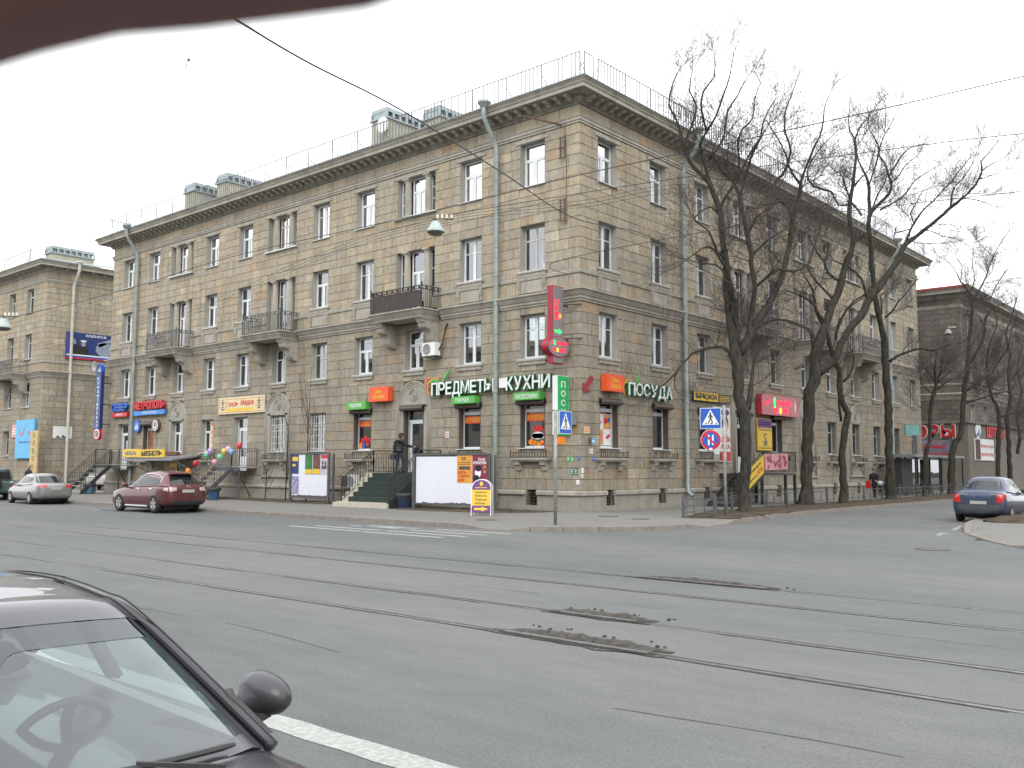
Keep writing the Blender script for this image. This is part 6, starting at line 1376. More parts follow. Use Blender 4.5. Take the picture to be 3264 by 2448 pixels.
for k in range(3):
    wire(('topmost', 'middle', 'lowest')[k]+' of the three thin parallel wires passing the hanging lamp', [(-60, -3, 10-.2*k), (-23.25, -5.25, 9.41-.22*k), (-4.87, -9.23, 9.18-.11*k), (2.85, -11.12, 8.7-.08*k), (5.9, -7.9, 9.43-.1*k), (8.09, -3.49, 10.5-.14*k), (12, 8, 11-.2*k)], .006, grp='bundle of thin wires')
# bird
t = thing('flying_bird', 'small grey bird flying in the white sky at the upper left', 'bird', (5.59, -20.14, 9.56)); t.scale = (.62,)*3
q = MB(); q.smooth = True; q.lathe([(.001, -.17), (.02, -.15), (.05, -.05), (.055, .02), (.035, .08), (.03, .11), (.03, .14), (.012, .17), (.001, .2)], (0, 0, 0), 10, axis='x')
q.smooth = False
q.loft([[(-.06, 0, .02), (.06, 0, .02), (.05, 0, .035), (-.06, 0, .035)], [(-.07, .14, .10), (.05, .15, .10), (.05, .15, .11), (-.07, .14, .11)], [(-.13, .30, .02), (-.05, .32, .02), (-.05, .32, .028), (-.13, .30, .028)]])
q.loft([[(-.06, 0, .02), (.06, 0, .02), (.05, 0, .035), (-.06, 0, .035)], [(-.07, -.14, -.10), (.05, -.15, -.10), (.05, -.15, -.09), (-.07, -.14, -.09)], [(-.13, -.25, -.2), (-.05, -.27, -.2), (-.05, -.27, -.19), (-.13, -.25, -.19)]])
q.prism([(-.14, -.02, 0), (-.28, -.06, 0), (-.28, .06, 0), (-.14, .02, 0)], (0, 0, .01))
o = obj('body', q, mat('grey_feathers', (.16, .16, .17), var=.5, scale=20), t, world=False); o.rotation_euler = (R(30), R(30), R(-40))
# ------------------------------------------------------------------ vehicles
def mod_apply(o, name=None):
    dg = bpy.context.evaluated_depsgraph_get(); me = bpy.data.meshes.new_from_object(o.evaluated_get(dg)); old = o.data; o.modifiers.clear(); o.data = me; bpy.data.meshes.remove(old); return me
def lerp_list(L, x, k):
    for i in range(len(L)-1):
        a, b = L[i], L[i+1]
        if (a[0]-x)*(b[0]-x) <= 0 and a[0] != b[0]: t = (x-a[0])/(b[0]-a[0]); return a[k]+(b[k]-a[k])*t
    return L[0][k] if abs(x-L[0][0]) < abs(x-L[-1][0]) else L[-1][k]
def car(name, label, loc, rotz, paint, stations, prof, wheels, wr, belt_hw, side_wins, rim=RIM, cat='car', open_ws=False, crown=.05, bow=.10, lights=(), plates=(), sub=1, extras=None, mirror_x=None, roofk=(0, 99), handles=(), tyre_w=.2, chrome_line=False, lower=None, fine=1):
    """x forward. stations: (x, z_low, z_high, half width); prof: windscreen base -> roof -> rear screen base (x, z, half width)"""
    t = thing(name, label, cat, loc, rotz)
    # lower body
    b = MB(); b.smooth = True; rings = []
    for x, zl, zh, hw in stations:
        h = zh-zl; half = [(0, zl), (hw*.80, zl), (hw*.95, zl+.07*h), (hw*.99, zl+.22*h), (hw*1.0, zl+.50*h), (hw*.985, zl+.70*h), (hw*.965, zl+.86*h), (hw*.92, zl+.955*h), (hw*.80, zh), (hw*.45, zh+.022), (0, zh+.03)]
        rings.append([(x, y, z) for y, z in half]+[(x, -y, z) for y, z in half[-2:0:-1]])
    b.loft(rings, caps=True)
    me = b.mesh('body', [paint, PLBLK]); body = link('body', me, t)
    if sub: md = body.modifiers.new('s', 'SUBSURF'); md.levels = sub; md.render_levels = sub
    # wheel arches
    cut = MB()
    for wx in wheels:
        for s in (-1, 1):
            n = 28; ring = [(wx+wr*1.2*math.cos(2*math.pi*k/n), wr*1.0+wr*1.18*math.sin(2*math.pi*k/n)) for k in range(n)]
            hwm = max(st[3] for st in stations)
            cut.mi = 1; cut.prism([(x, s*(hwm+.2), z) for x, z in ring], (0, -s*(.2+tyre_w+.12), 0))
    co = link('c', cut.mesh('c', [PLBLK, PLBLK])); co.parent = None
    if True:
        mod_apply(body)
        md = body.modifiers.new('b', 'BOOLEAN'); md.object = co; md.operation = 'DIFFERENCE'; md.solver = 'EXACT'
        bpy.context.view_layer.update(); mod_apply(body)
    bpy.data.objects.remove(co)
    body.parent = t
    # greenhouse
    def dens(P, k):
        o = []
        for i in range(len(P)-1):
            p0, p1, p2, p3 = P[max(i-1, 0)], P[i], P[i+1], P[min(i+2, len(P)-1)]
            for j in range(k):
                u = j/k; o.append(tuple(.5*((2*p1[c])+(-p0[c]+p2[c])*u+(2*p0[c]-5*p1[c]+4*p2[c]-p3[c])*u*u+(-p0[c]+3*p1[c]-3*p2[c]+p3[c])*u**3) for c in range(3)))
        o.append(P[-1]); return o
    K = 4*fine; D = dens(prof, K); nv = 8*fine
    topz = max(p[1] for p in prof)
    def S(i, v):
        x, z, hw = D[i]; u = i/(len(D)-1); e = max(0, (z-prof[0][1])/(topz-prof[0][1]))
        sg = 1 if u < .5 else -1
        slope = 1-min(1, abs(topz-z)/(topz-prof[0][1])); 
        return Vector((x-sg*bow*(v*v)*(1-slope*.75), v*hw, z+crown*(1-v*v)*(.35+.65*slope)-(.02 if abs(v) > .9 else 0)))
    gh = MB(); gh.smooth = True; base = {}
    i0, i1 = (K*1 if open_ws else 0), len(D)-1
    for i in range(len(D)):
        for j in range(nv+1): base[(i, j)] = len(gh.v); gh.v.append(tuple(S(i, -1+2*j/nv)))
    for i in range(i0, i1):
        for j in range(nv): gh.face((base[(i, j)], base[(i, j+1)], base[(i+1, j+1)], base[(i+1, j)]))
    side = {}
    for s, j in ((-1, 0), (1, nv)):
        for i in range(len(D)):
            top = S(i, s); zb = lerp_list(stations, top.x, 2)-.03; hb = belt_hw if not callable(belt_hw) else belt_hw(top.x)
            bl = Vector((top.x, s*hb, min(zb, top.z)))
            md_ = top.lerp(bl, .5)+Vector((0, s*.018, 0)); md_.z = (top.z+bl.z)/2
            side[(s, i)] = (base[(i, j)], len(gh.v), len(gh.v)+1); gh.v += [tuple(md_), tuple(bl)]
        for i in range(len(D)-1):
            a, b_ = side[(s, i)], side[(s, i+1)]
            if open_ws: continue
            for k in range(2): gh.face((a[k], b_[k], b_[k+1], a[k+1]))
    if open_ws:      # separate pillars and door frames instead of a closed side
        for s in (-1, 1):
            pass
    gm = gh.mesh('roof', paint); roof = link('roof', gm, t)
    bm = bmesh.new(); bm.from_mesh(gm); bvh_g = BVHTree.FromBMesh(bm); bm.free()
    bm = bmesh.new(); bm.from_mesh(body.data); bvh_b = BVHTree.FromBMesh(bm); bm.free()
    def patch(nm, mt, quad, axis, sgn, bvh, n=6, m=4, off=.006, thick=.0, par=t, rnd_=0):
        """lay a patch given in the plane across `axis` onto a surface"""
        q = MB(); q.smooth = True; ids = {}
        A, B_, C_, D_ = [Vector(p) for p in quad]
        for i in range(n+1):
            for j in range(m+1):
                u, v = i/n, j/m
                p2 = (A.lerp(B_, u)).lerp(D_.lerp(C_, u), v)
                if axis == 'y': o_ = Vector((p2[0], sgn*3, p2[1])); d_ = Vector((0, -sgn, 0))
                else: o_ = Vector((sgn*4, p2[0], p2[1])); d_ = Vector((-sgn, 0, 0))
                h = bvh.ray_cast(o_, d_)
                if h[0] is None: return None
                p = h[0]-d_*off; nn = h[1]
                ids[(i, j)] = len(q.v); q.v.append(tuple(p))
        for i in range(n):
            for j in range(m): q.face((ids[(i, j)], ids[(i+1, j)], ids[(i+1, j+1)], ids[(i, j+1)]))
        o = link(nm, q.mesh(nm, mt, recalc=False), par)
        if thick: md = o.modifiers.new('t', 'SOLIDIFY'); md.thickness = thick; md.offset = 0; mod_apply(o)
        return o
    if not open_ws:
        for quad in side_wins:
            for s in (-1, 1):
                patch('side_window', CARGL, quad, 'y', s, bvh_g)
                if chrome_line:
                    pass
        # windscreen and rear screen
        for (sg, zlo, zhi, y0, y1) in ((1, prof[0][1]+.05, None, None, None), (-1, prof[-1][1]+.05, None, None, None)):
            P = prof[:2] if sg > 0 else prof[::-1][:2]
            zl = P[0][1]+.06; zh = P[1][1]-.035; wl = P[0][2]*.93; wh = P[1][2]*.88
            patch('windscreen' if sg > 0 else 'rear_screen', CARGL, [(-wl, zl), (wl, zl), (wh, zh), (-wh, zh)], 'x', sg, bvh_g, 8, 5)
    for nm, mt, quad, ax, sg in lights: patch(nm, mt, quad, ax, sg, bvh_b, 5, 4, .008)
    for nm, mt, quad, ax, sg in plates: patch(nm, mt, quad, ax, sg, bvh_b, 3, 2, .014)
    for nm, mt, quad, ax, sg in handles: patch(nm, mt, quad, ax, sg, bvh_b, 2, 1, .02)
    # wheels
    ty = MB(); ty.smooth = True; ty.lathe([(wr*.62, -tyre_w/2), (wr*.9, -tyre_w/2-.005), (wr*.985, -tyre_w/2+.03), (wr, 0), (wr*.985, tyre_w/2-.03), (wr*.9, tyre_w/2+.005), (wr*.62, tyre_w/2)], (0, 0, 0), 28, axis='y')
    tm = ty.mesh('wheel', RUBBER)
    rmb = MB(); rmb.lathe([(wr*.64, tyre_w/2-.0), (wr*.62, tyre_w/2-.03), (wr*.55, tyre_w/2-.08), (.001, tyre_w/2-.08)], (0, 0, 0), 24, axis='y')
    for k in range(5):
        a = 2*math.pi*k/5+.3; ca, sa = math.cos(a), math.sin(a)
        for da in (-.16, .16): rmb.bar((math.cos(a+da*.3)*wr*.08, tyre_w/2-.025, math.sin(a+da*.3)*wr*.08), (math.cos(a+da)*wr*.6, tyre_w/2-.012, math.sin(a+da)*wr*.6), .045, .03)
    rmb.lathe([(wr*.15, tyre_w/2-.02), (.001, tyre_w/2-.005)], (0, 0, 0), 12, axis='y'); rm = rmb.mesh('rim', rim)
    for wx in wheels:
        for s in (-1, 1):
            hwm = lerp_list(stations, wx, 3)
            w_ = link('wheel', tm, t); w_.location = (wx, s*(hwm-tyre_w/2+.005), wr); w_.rotation_euler = (0, 0, 0 if s > 0 else math.pi); r_ = link('rim', rm, w_)
            d = MB(); d.lathe([(wr*.5, .0), (.001, .0)], (0, tyre_w/2-.085, 0), 18, axis='y'); obj('brake_disc', d, DGREY, w_, world=False)
    q = MB(); q.box(min(wheels)-.3, max(wheels)+.3, -stations[len(stations)//2][3]*.7, stations[len(stations)//2][3]*.7, stations[len(stations)//2][1]-.06, stations[len(stations)//2][1]+.05)
    for s in (-1, 1):
        for wx in wheels: q.box(wx-.12, wx+.12, s*.2, s*.55, wr-.05, wr+.1)
    obj('underbody', q, PLBLK, t, world=False)
    if mirror_x is not None:
        mx_, mz, mw = mirror_x
        for s in (-1, 1):
            q = MB(); q.smooth = True; q.lathe([(.001, -.10), (.06, -.09), (.095, -.03), (.10, .03), (.085, .06), (.001, .065)], (0, 0, 0), 14, axis='x'); q.v = [(-x*1.0+mx_, y*1.25+s*(mw+.11), z*.85+mz) for x, y, z in q.v]; q.smooth = False; q.bar((mx_, s*(mw-.04), mz-.05), (mx_, s*(mw+.06), mz-.03), .04, .03); obj('door_mirror', q, paint, t, world=False)
    if extras: extras(t, patch, bvh_b, bvh_g, S, D)
    return t
def pt(name, c, metal=.35, rough=.35, coat=.6, dirt=.0): return mat(name, c, rough=rough, metal=metal, coat=coat, var=.06, scale=3, grime=dirt, spec=.5)
# --- red crossover parked behind the crossing
REDP = pt('dusty_red_paint', (.105, .022, .028), dirt=.4)
st = [(2.34, .42, .70, .55), (2.30, .30, .78, .74), (2.15, .24, .86, .86), (1.75, .22, .93, .92), (1.3, .22, .99, .935), (.9, .22, 1.03, .935), (.2, .22, 1.06, .935), (-.6, .22, 1.09, .935), (-1.2, .23, 1.12, .935), (-1.7, .25, 1.13, .93), (-2.1, .28, 1.12, .90), (-2.26, .34, 1.08, .84), (-2.32, .42, 1.02, .72)]
pr = [(1.12, 1.0, .74), (.28, 1.50, .60), (-.25, 1.61, .585), (-.95, 1.635, .58), (-1.55, 1.56, .575), (-1.72, 1.50, .58), (-2.2, 1.10, .70)]
def suvx(t, patch, bb, bg, S, D):
    for s in (-1, 1):
        pts = []
        for x, z in ((.98, 1.06), (.62, 1.30), (.3, 1.47), (-.2, 1.55), (-.8, 1.56), (-1.25, 1.51), (-1.58, 1.38), (-1.62, 1.22), (-1.3, 1.15), (-.5, 1.13), (.4, 1.09), (.98, 1.06)):
            h = bg.ray_cast(Vector((x, s*3, z)), Vector((0, -s, 0)))
            if h[0]: pts.append(h[0]+Vector((0, s*.012, 0)))
        q = MB(); q.tube(pts, .014, 5); obj('chrome_window_line', q, CHROME, t, world=False)
    q = MB(); q.box(-2.30, -2.2, -.5, .5, .98, 1.0); obj('tailgate_trim', q, CHROME, t, world=False)
    q = MB(); q.box(-1.95, -1.66, -.52, .52, 1.54, 1.575); obj('roof_spoiler', q, REDP, t, world=False)
    for s in (-1, 1): q = MB(); q.tube([(.85, s*.93, .27), (-.85, s*.93, .27)], .045, 8); obj('side_step', q, RIM, t, world=False)
    q = MB(); q.smooth = True; q.tube([(-2.335, .07*math.cos(a), 1.045+.05*math.sin(a)) for a in [2*math.pi*k/12 for k in range(13)]], .01, 5); obj('emblem', q, CHROME, t, world=False)
    patch('lower_bumper', PLBLK, [(-.75, .33), (.75, .33), (.78, .5), (-.78, .5)], 'x', -1, bb, 8, 3, .01)
RW = (-2.32)
car('parked_car', 'dusty dark red crossover parked at the kerb behind the zebra markings', (-14.75, -9.45, ZR), R(181), REDP, st, pr, (1.42, -1.33), .37, .87,
    [[(.86, 1.09), (-.18, 1.13), (-.18, 1.50), (.38, 1.46)], [(-.26, 1.13), (-1.5, 1.18), (-1.48, 1.34), (-.26, 1.50)]], mirror_x=(.82, 1.10, .90), extras=suvx,
    lights=[('tail_light', mat('clear_tail_lens', (.5, .38, .36), rough=.15, coat=.6), [(s*.84, .86), (s*.5, .90), (s*.5, 1.02), (s*.82, 1.04)], 'x', -1) for s in (-1, 1)]+[('tail_light_side', MATS['clear_tail_lens'], [(-1.95, .92), (-2.2, .88), (-2.2, 1.02), (-2.0, 1.02)], 'y', s) for s in (-1, 1)],
    plates=[('number_plate', PLATE, [(-.27, .82), (.27, .82), (.27, .94), (-.27, .94)], 'x', -1)], handles=[('door_handle', CHROME, [(x, .955), (x+.2, .96), (x+.2, .99), (x, .985)], 'y', s) for x in (-.15, -1.15) for s in (-1, 1)])
# --- silver sedan
def sedan_st(L, hw, zf=.66, zh=.96): return [(L/2, .40, zf-.02, hw*.62), (L/2-.06, .28, zf+.04, hw*.82), (L/2-.3, .22, zf+.12, hw*.95), (L/2-.8, .20, zf+.2, hw), (L/2-1.15, .20, zh-.05, hw), (.6, .20, zh-.02, hw), (-.3, .20, zh, hw), (-L/2+1.3, .21, zh+.03, hw), (-L/2+.75, .22, zh+.07, hw*.985), (-L/2+.3, .25, zh+.06, hw*.95), (-L/2+.07, .30, zh+.0, hw*.88), (-L/2, .42, zh-.1, hw*.72)]
def sedan_pr(x0, x1, zb, zt, xr0, xr1): return [(x0, zb-.02, .72), (x1, zt-.08, .585), ((x1+xr0)/2+.2, zt-.01, .57), ((x1+xr0)/2-.25, zt-.005, .57), (xr0, zt-.07, .565), (xr1, zb+.04, .66)]
SIL = pt('silver_paint', (.23, .23, .225), metal=.4, rough=.35, dirt=.15)
def tl(x0, x1, z0, z1, hw, L, m=TAIL): return [('tail_light', m, [(s*x1, z0), (s*x0, z0+.03), (s*x0, z1), (s*x1, z1-.01)], 'x', -1) for s in (-1, 1)]+[('tail_light_side', m, [(-L/2+.32, z0+.06), (-L/2+.09, z0+.03), (-L/2+.09, z1-.02), (-L/2+.36, z1-.05)], 'y', s) for s in (-1, 1)]
L_ = 4.54
car('parked_car', 'silver sedan parked behind the dark red car, near the left edge', (-26.9, -9.2, ZR), R(177), SIL, sedan_st(L_, .88), sedan_pr(1.25, .35, .95, 1.47, -.85, -1.55), (1.42, -1.18), .32, .83,
    [[(.98, 1.0), (-.1, 1.02), (-.1, 1.36), (.42, 1.34)], [(-.18, 1.02), (-1.2, 1.06), (-1.0, 1.28), (-.18, 1.36)]], mirror_x=(.9, 1.02, .86),
    lights=tl(.42, .78, .82, .97, .88, L_), plates=[('number_plate', PLATE, [(-.27, .72), (.27, .72), (.27, .84), (-.27, .84)], 'x', -1)], handles=[('door_handle', SIL, [(x, .86), (x+.18, .865), (x+.18, .89), (x, .885)], 'y', s) for x in (-.1, -1.05) for s in (-1, 1)])
# --- green off-roader cut by the left edge
GRN = pt('dull_green_paint', (.07, .13, .12), metal=.3, dirt=.3)
stg = [(2.05, .45, .85, .6), (2.0, .38, .92, .78), (1.8, .34, .97, .84), (1.0, .34, 1.04, .86), (.2, .34, 1.06, .86), (-1.0, .34, 1.06, .86), (-1.8, .36, 1.06, .85), (-2.0, .40, 1.04, .82), (-2.05, .5, 1.0, .76)]
def spare(t, patch, bb, bg, S, D):
    q = MB(); q.smooth = True; q.lathe([(.001, 0), (.3, .0), (.35, .04), (.36, .12), (.30, .2), (.001, .2)], (-2.26, .15, .88), 22, axis='x'); obj('spare_wheel_cover', q, PLBLK, t, world=False)
car('parked_car', 'dull green off-roader with a spare wheel, cut by the left edge', (-34.2, -9.15, ZR), R(178), GRN, stg, [(.95, 1.04, .74), (.45, 1.62, .66), (-.3, 1.72, .65), (-1.3, 1.72, .65), (-1.92, 1.66, .65), (-2.02, 1.06, .72)], (1.25, -1.2), .37, .82,
    [[(.7, 1.1), (-.35, 1.1), (-.35, 1.56), (.42, 1.55)], [(-.45, 1.1), (-1.8, 1.1), (-1.75, 1.56), (-.45, 1.56)]], extras=spare, bow=.04, lights=[('tail_light', TAIL, [(s*.8, .62), (s*.62, .62), (s*.62, .80), (s*.8, .80)], 'x', -1) for s in (-1, 1)])
# --- white and dark car in the yard
car('parked_car', 'pale car with dark windows in the gap behind the leftmost stair', (-46.5, 3.6, 0), R(140), pt('white_paint_car', (.5, .5, .5), metal=.1), [(a, b, c, d*1.02) for a, b, c, d in stg], [(1.15, 1.04, .74), (.6, 1.58, .66), (-.2, 1.70, .65), (-1.2, 1.70, .65), (-1.75, 1.62, .65), (-2.02, 1.08, .72)], (1.25, -1.2), .34, .82,
    [[(.8, 1.1), (-.35, 1.1), (-.35, 1.5), (.52, 1.5)], [(-.45, 1.1), (-1.7, 1.1), (-1.6, 1.5), (-.45, 1.5)]], lights=[('tail_light', TAIL, [(s*.8, .9), (s*.6, .9), (s*.6, 1.02), (s*.8, 1.02)], 'x', -1) for s in (-1, 1)])
# --- blue sedan at the right
BLU = pt('dusty_blue_paint', (.032, .052, .105), metal=.3, dirt=.55)
def bluex(t, patch, bb, bg, S, D):
    q = MB(); q.prism([(-2.155, 0, .90), (-2.155, -.035, .96), (-2.155, 0, 1.02), (-2.155, .035, .96)], (-.012, 0, 0)); obj('emblem', q, CHROME, t, world=False)
    q = MB()
    bp_ = Plane((-2.175, 0, 0), (0, -1, 0), (-1, 0, 0)); pbox(q, bp_, -.62, -.42, .965, .985, 0, .006); pbox(q, bp_, .42, .58, .965, .985, 0, .006); obj('badge', q, RIM, t, world=False)
    q = MB(); pbox(q, bp_, -.36, -.33, .95, .98, 0, .006); obj('orange_badge', q, ORG2, t, world=False)
    patch('lower_bumper', mat('dusty_plastic', (.055, .06, .065), rough=.7, grime=.3), [(-.78, .34), (.78, .34), (.80, .62), (-.80, .62)], 'x', -1, bb, 8, 3, .01)
L_ = 4.3
stb = [(L_/2, .40, .66, .55), (L_/2-.06, .28, .72, .72), (L_/2-.3, .22, .82, .84), (L_/2-.8, .21, .9, .87), (.95, .21, .96, .87), (.5, .21, .99, .87), (-.4, .21, 1.02, .87), (-.9, .22, 1.05, .87), (-1.4, .23, 1.08, .865), (-1.9, .25, 1.08, .85), (-2.08, .29, 1.06, .82), (-2.15, .42, .98, .74)]
car('parked_car', 'dusty dark blue sedan seen from behind beside the right hand corner pavement', (12.75, 7.5, ZR), R(92), BLU, stb, [(1.15, .97, .72), (.4, 1.44, .60), (.1, 1.50, .59), (-.5, 1.525, .585), (-.95, 1.46, .585), (-1.55, 1.09, .67)], (1.33, -1.30), .31, .82,
    [[(.86, 1.03), (-.12, 1.06), (-.12, 1.42), (.44, 1.40)], [(-.2, 1.06), (-1.1, 1.10), (-.92, 1.34), (-.2, 1.42)]], mirror_x=(.8, 1.03, .84), extras=bluex,
    lights=[('tail_light', TAIL, [(s*.77, .70), (s*.55, .70), (s*.60, 1.05), (s*.74, 1.05)], 'x', -1) for s in (-1, 1)]+[('tail_light_side', TAIL, [(-1.95, .84), (-2.09, .80), (-2.09, 1.02), (-2.0, 1.04)], 'y', s) for s in (-1, 1)]+[('indicator', AMBER, [(s*.74, .84), (s*.66, .84), (s*.66, .9), (s*.74, .9)], 'x', -1) for s in (-1, 1)],
    plates=[('number_plate', PLATE, [(-.26, .64), (.26, .64), (.26, .75), (-.26, .75)], 'x', -1)], handles=[('door_handle', PLBLK, [(x, .93), (x+.17, .935), (x+.17, .96), (x, .955)], 'y', s) for x in (-.1, -1.0) for s in (-1, 1)])
# --- the dark car close to the camera
BLK = pt('black_violet_paint', (.022, .021, .027), metal=.2, rough=.38, coat=.6)
stf = [(2.05, .38, .62, .5), (2.0, .26, .68, .68), (1.8, .2, .80, .83), (1.45, .18, .85, .87), (1.1, .18, .88, .88), (.85, .18, .885, .88), (.3, .18, .905, .885), (-.4, .18, .925, .885), (-1.0, .18, .945, .885), (-1.5, .2, .98, .87), (-1.9, .24, .99, .83), (-2.05, .32, .95, .76), (-2.1, .42, .85, .66)]
prf = [(.98, .885, .80), (.30, 1.285, .60), (.0, 1.345, .585), (-.45, 1.375, .58), (-1.0, 1.36, .57), (-1.45, 1.27, .56), (-1.95, 1.0, .68)]
WSG = thin_glass('windscreen_glass', tintc=(.58, .70, .68), refl=.07, rough=.04)
def frontx(t, patch, bb, bg, S, D):
    K = 8; nv = 16
    # glass
    q = MB(); q.smooth = True; ids = {}
    for i in range(K+1):
        for j in range(nv+1): ids[(i, j)] = len(q.v); p = S(i, (-1+2*j/nv)*.965); q.v.append(tuple(p+Vector((-.01, 0, .004))))
    for i in range(K):
        for j in range(nv): q.face((ids[(i, j)], ids[(i, j+1)], ids[(i+1, j+1)], ids[(i+1, j)]))
    obj('windscreen', q, WSG, t, world=False, recalc=False)
    # black printed border along the glass, top sun band with a rounded mirror patch
    q = MB(); q.smooth = True
    def strip(fa, fb, n=24, off=.003):
        b0 = len(q.v)
        for k in range(n+1): q.v += [tuple(fa(k/n)+Vector((.0, 0, off))), tuple(fb(k/n)+Vector((.0, 0, off)))]
        for k in range(n): q.face((b0+2*k, b0+2*k+1, b0+2*k+3, b0+2*k+2))
    def Sf(u, v):
        f = u*K; i = min(int(f), K-1); return S(i, v).lerp(S(i+1, v), f-i)
    bd = mat('black_glass_border', (.03, .028, .034), rough=.25, coat=.6)
    strip(lambda a: Sf(.0, -.965+1.93*a), lambda a: Sf(.10+.05*(abs(-1+2*a))**4, -.965+1.93*a))
    for s in (-1, 1): strip(lambda a: Sf(a, s*.965), lambda a: Sf(a, s*(.90-.05*(1-a)**3)))
    strip(lambda a: Sf(1.0, -.965+1.93*a), lambda a: Sf(.975, -.965+1.93*a))
    obj('screen_border', q, bd, t, world=False, recalc=False)
    q = MB(); q.smooth = True; strip(lambda a: Sf(.975, -.93+1.86*a), lambda a: Sf(.80-.13*math.exp(-((a-.42)/.11)**4), -.93+1.86*a), 60, .0); obj('sun_band', q, thin_glass('tinted_band', (.22, .22, .26), .05), t, world=False, recalc=False)
    # pillars, gutters
    for s in (-1, 1):
        A = [S(i, s)+Vector((0, s*.004, .006)) for i in range(len(D))]
        q = MB(); q.smooth = True
        # body-coloured pillar beside the glass running into the roof rail
        n = len(A)-6
        r1 = []; 
        for i in range(n): r1.append(.026 if i < K else .02)
        q.tube([A[i]+Vector((0, s*.012, -.012)) for i in range(n)], r1, 8); obj('pillar_rail', q, BLK, t, world=False)
        q = MB(); q.tube([A[i]+Vector((.012 if i < K else 0, -s*.022, .018 if i < K else .014)) for i in range(n)], .006, 5); q.tube([A[i]+Vector((.0, s*.014, .018)) for i in range(n)], .004, 5); obj('drip_strip', q, PLBLK, t, world=False)
        # side glass and door frame below the rail
        q = MB(); q.smooth = True; B_ = []
        for i in range(2, len(A)-3): zb = lerp_list(stf, A[i].x, 2)-.02; B_.append((A[i]+Vector((0, 0, -.03)), Vector((A[i].x, s*.83, min(zb, A[i].z-.04)))))
        for i in range(len(B_)-1): q.poly([B_[i][0], B_[i+1][0], B_[i+1][1], B_[i][1]])
        obj('side_window', q, WSG, t, world=False, recalc=False)
        q = MB()
        for x in (-.35, -1.25):
            k = min(range(len(A)), key=lambda i: abs(A[i].x-x)); q.bar(A[k]+Vector((0, 0, -.02)), (A[k].x-.04, s*.835, .93), .09, .03)
        obj('door_pillar', q, BLK, t, world=False)
        q = MB(); q.hexa([(.78, s*.78, .90), (.60, s*.80, .90), (.60, s*.85, .90), (.78, s*.84, .90), (.62, s*.74, 1.03), (.60, s*.75, 1.04), (.60, s*.78, 1.04), (.62, s*.77, 1.03)]); obj('mirror_corner', q, PLBLK, t, world=False)
    # cabin
    q = MB(); q.smooth = True; q.loft([[(.86, -.78, .80), (.86, .78, .80), (.35, .74, .84), (.35, -.74, .84)], [(.84, -.76, .87), (.84, .76, .87), (.36, .72, .91), (.36, -.72, .91)]]); q.smooth = False; q.box(.30, .40, -.7, .7, .55, .86); obj('dashboard', q, INT, t, world=False)
    q = MB(); q.smooth = True; c = Vector((.15, .36, .85)); ax = Vector((-.85, 0, .45)).normalized(); u_ = Vector((0, 1, 0)); v_ = ax.cross(u_)
    q.tube([c+u_*.18*math.cos(a)+v_*.18*math.sin(a) for a in [2*math.pi*k/28 for k in range(29)]], .017, 8); q.smooth = False; q.bar(c, c-v_*.18, .03); q.bar(c, c-ax*.2, .07); obj('steering_wheel', q, mat('wheel_leather', (.09, .09, .10), rough=.5), t, world=False)
    seat = mat('grey_seat_fabric', (.15, .155, .16), rough=.9, var=.15, scale=20)
    for s in (-1, 1):
        q = MB(); q.smooth = True; q.loft([[(-.55, s*.36-.24, .45), (-.05, s*.36-.24, .48), (-.05, s*.36+.24, .48), (-.55, s*.36+.24, .45)], [(-.6, s*.36-.25, .58), (-.02, s*.36-.25, .62), (-.02, s*.36+.25, .62), (-.6, s*.36+.25, .58)]]); q.loft([[(-.62, s*.36-.22, .5), (-.5, s*.36-.22, .5), (-.5, s*.36+.22, .5), (-.62, s*.36+.22, .5)], [(-.72, s*.36-.23, .9), (-.6, s*.36-.23, .9), (-.6, s*.36+.23, .9), (-.72, s*.36+.23, .9)], [(-.78, s*.36-.15, 1.08), (-.68, s*.36-.15, 1.08), (-.68, s*.36+.15, 1.08), (-.78, s*.36+.15, 1.08)]])
        q.loft([[(-.82, s*.36-.12, 1.10), (-.71, s*.36-.12, 1.10), (-.71, s*.36+.12, 1.10), (-.82, s*.36+.12, 1.10)], [(-.84, s*.36-.10, 1.24), (-.75, s*.36-.10, 1.24), (-.75, s*.36+.10, 1.24), (-.84, s*.36+.10, 1.24)]]); obj('seat', q, seat, t, world=False)
    q = MB(); q.box(-2.0, .9, -.8, .8, .3, .42); q.box(-1.55, -1.35, -.62, .62, .5, 1.0); obj('cabin_floor', q, INT, t, world=False)
    q = MB(); q.smooth = True; q.lathe([(.001, -.02), (.04, -.015), (.045, .01), (.001, .015)], (0, 0, 0), 12, axis='x'); q.v = [(x+.36, y*3+.02, z*.8+1.20) for x, y, z in q.v]; obj('rear_view_mirror', q, PLBLK, t, world=False)
    # cowl, wipers, bonnet gap
    q = MB(); n = 24; top = [S(0, -1+2*k/n) for k in range(n+1)]
    for k in range(n):
        a, b = top[k], top[k+1]; q.poly([a+Vector((-.02, 0, -.008)), b+Vector((-.02, 0, -.008)), b+Vector((.10, 0, -.03)), a+Vector((.10, 0, -.03))])
    obj('cowl_panel', q, PLBLK, t, world=False, recalc=False)
    for y0_, y1_ in ((.62, -.02), (.02, -.62)):
        q = MB(); P = []
        for k in range(13): v = (y0_+(y1_-y0_)*k/12)/.8; p = Sf(.03+.10*(k/12), v); P.append(p+Vector((.012, 0, .028)))
        q.tube(P, [.006]+[.011]*11+[.005], 6); q.bar(P[2]+Vector((.09, 0, -.03)), P[7]+Vector((0, 0, .012)), .014); obj('wiper', q, PLBLK, t, world=False)
FC = (18.03, -27.97, ZR)
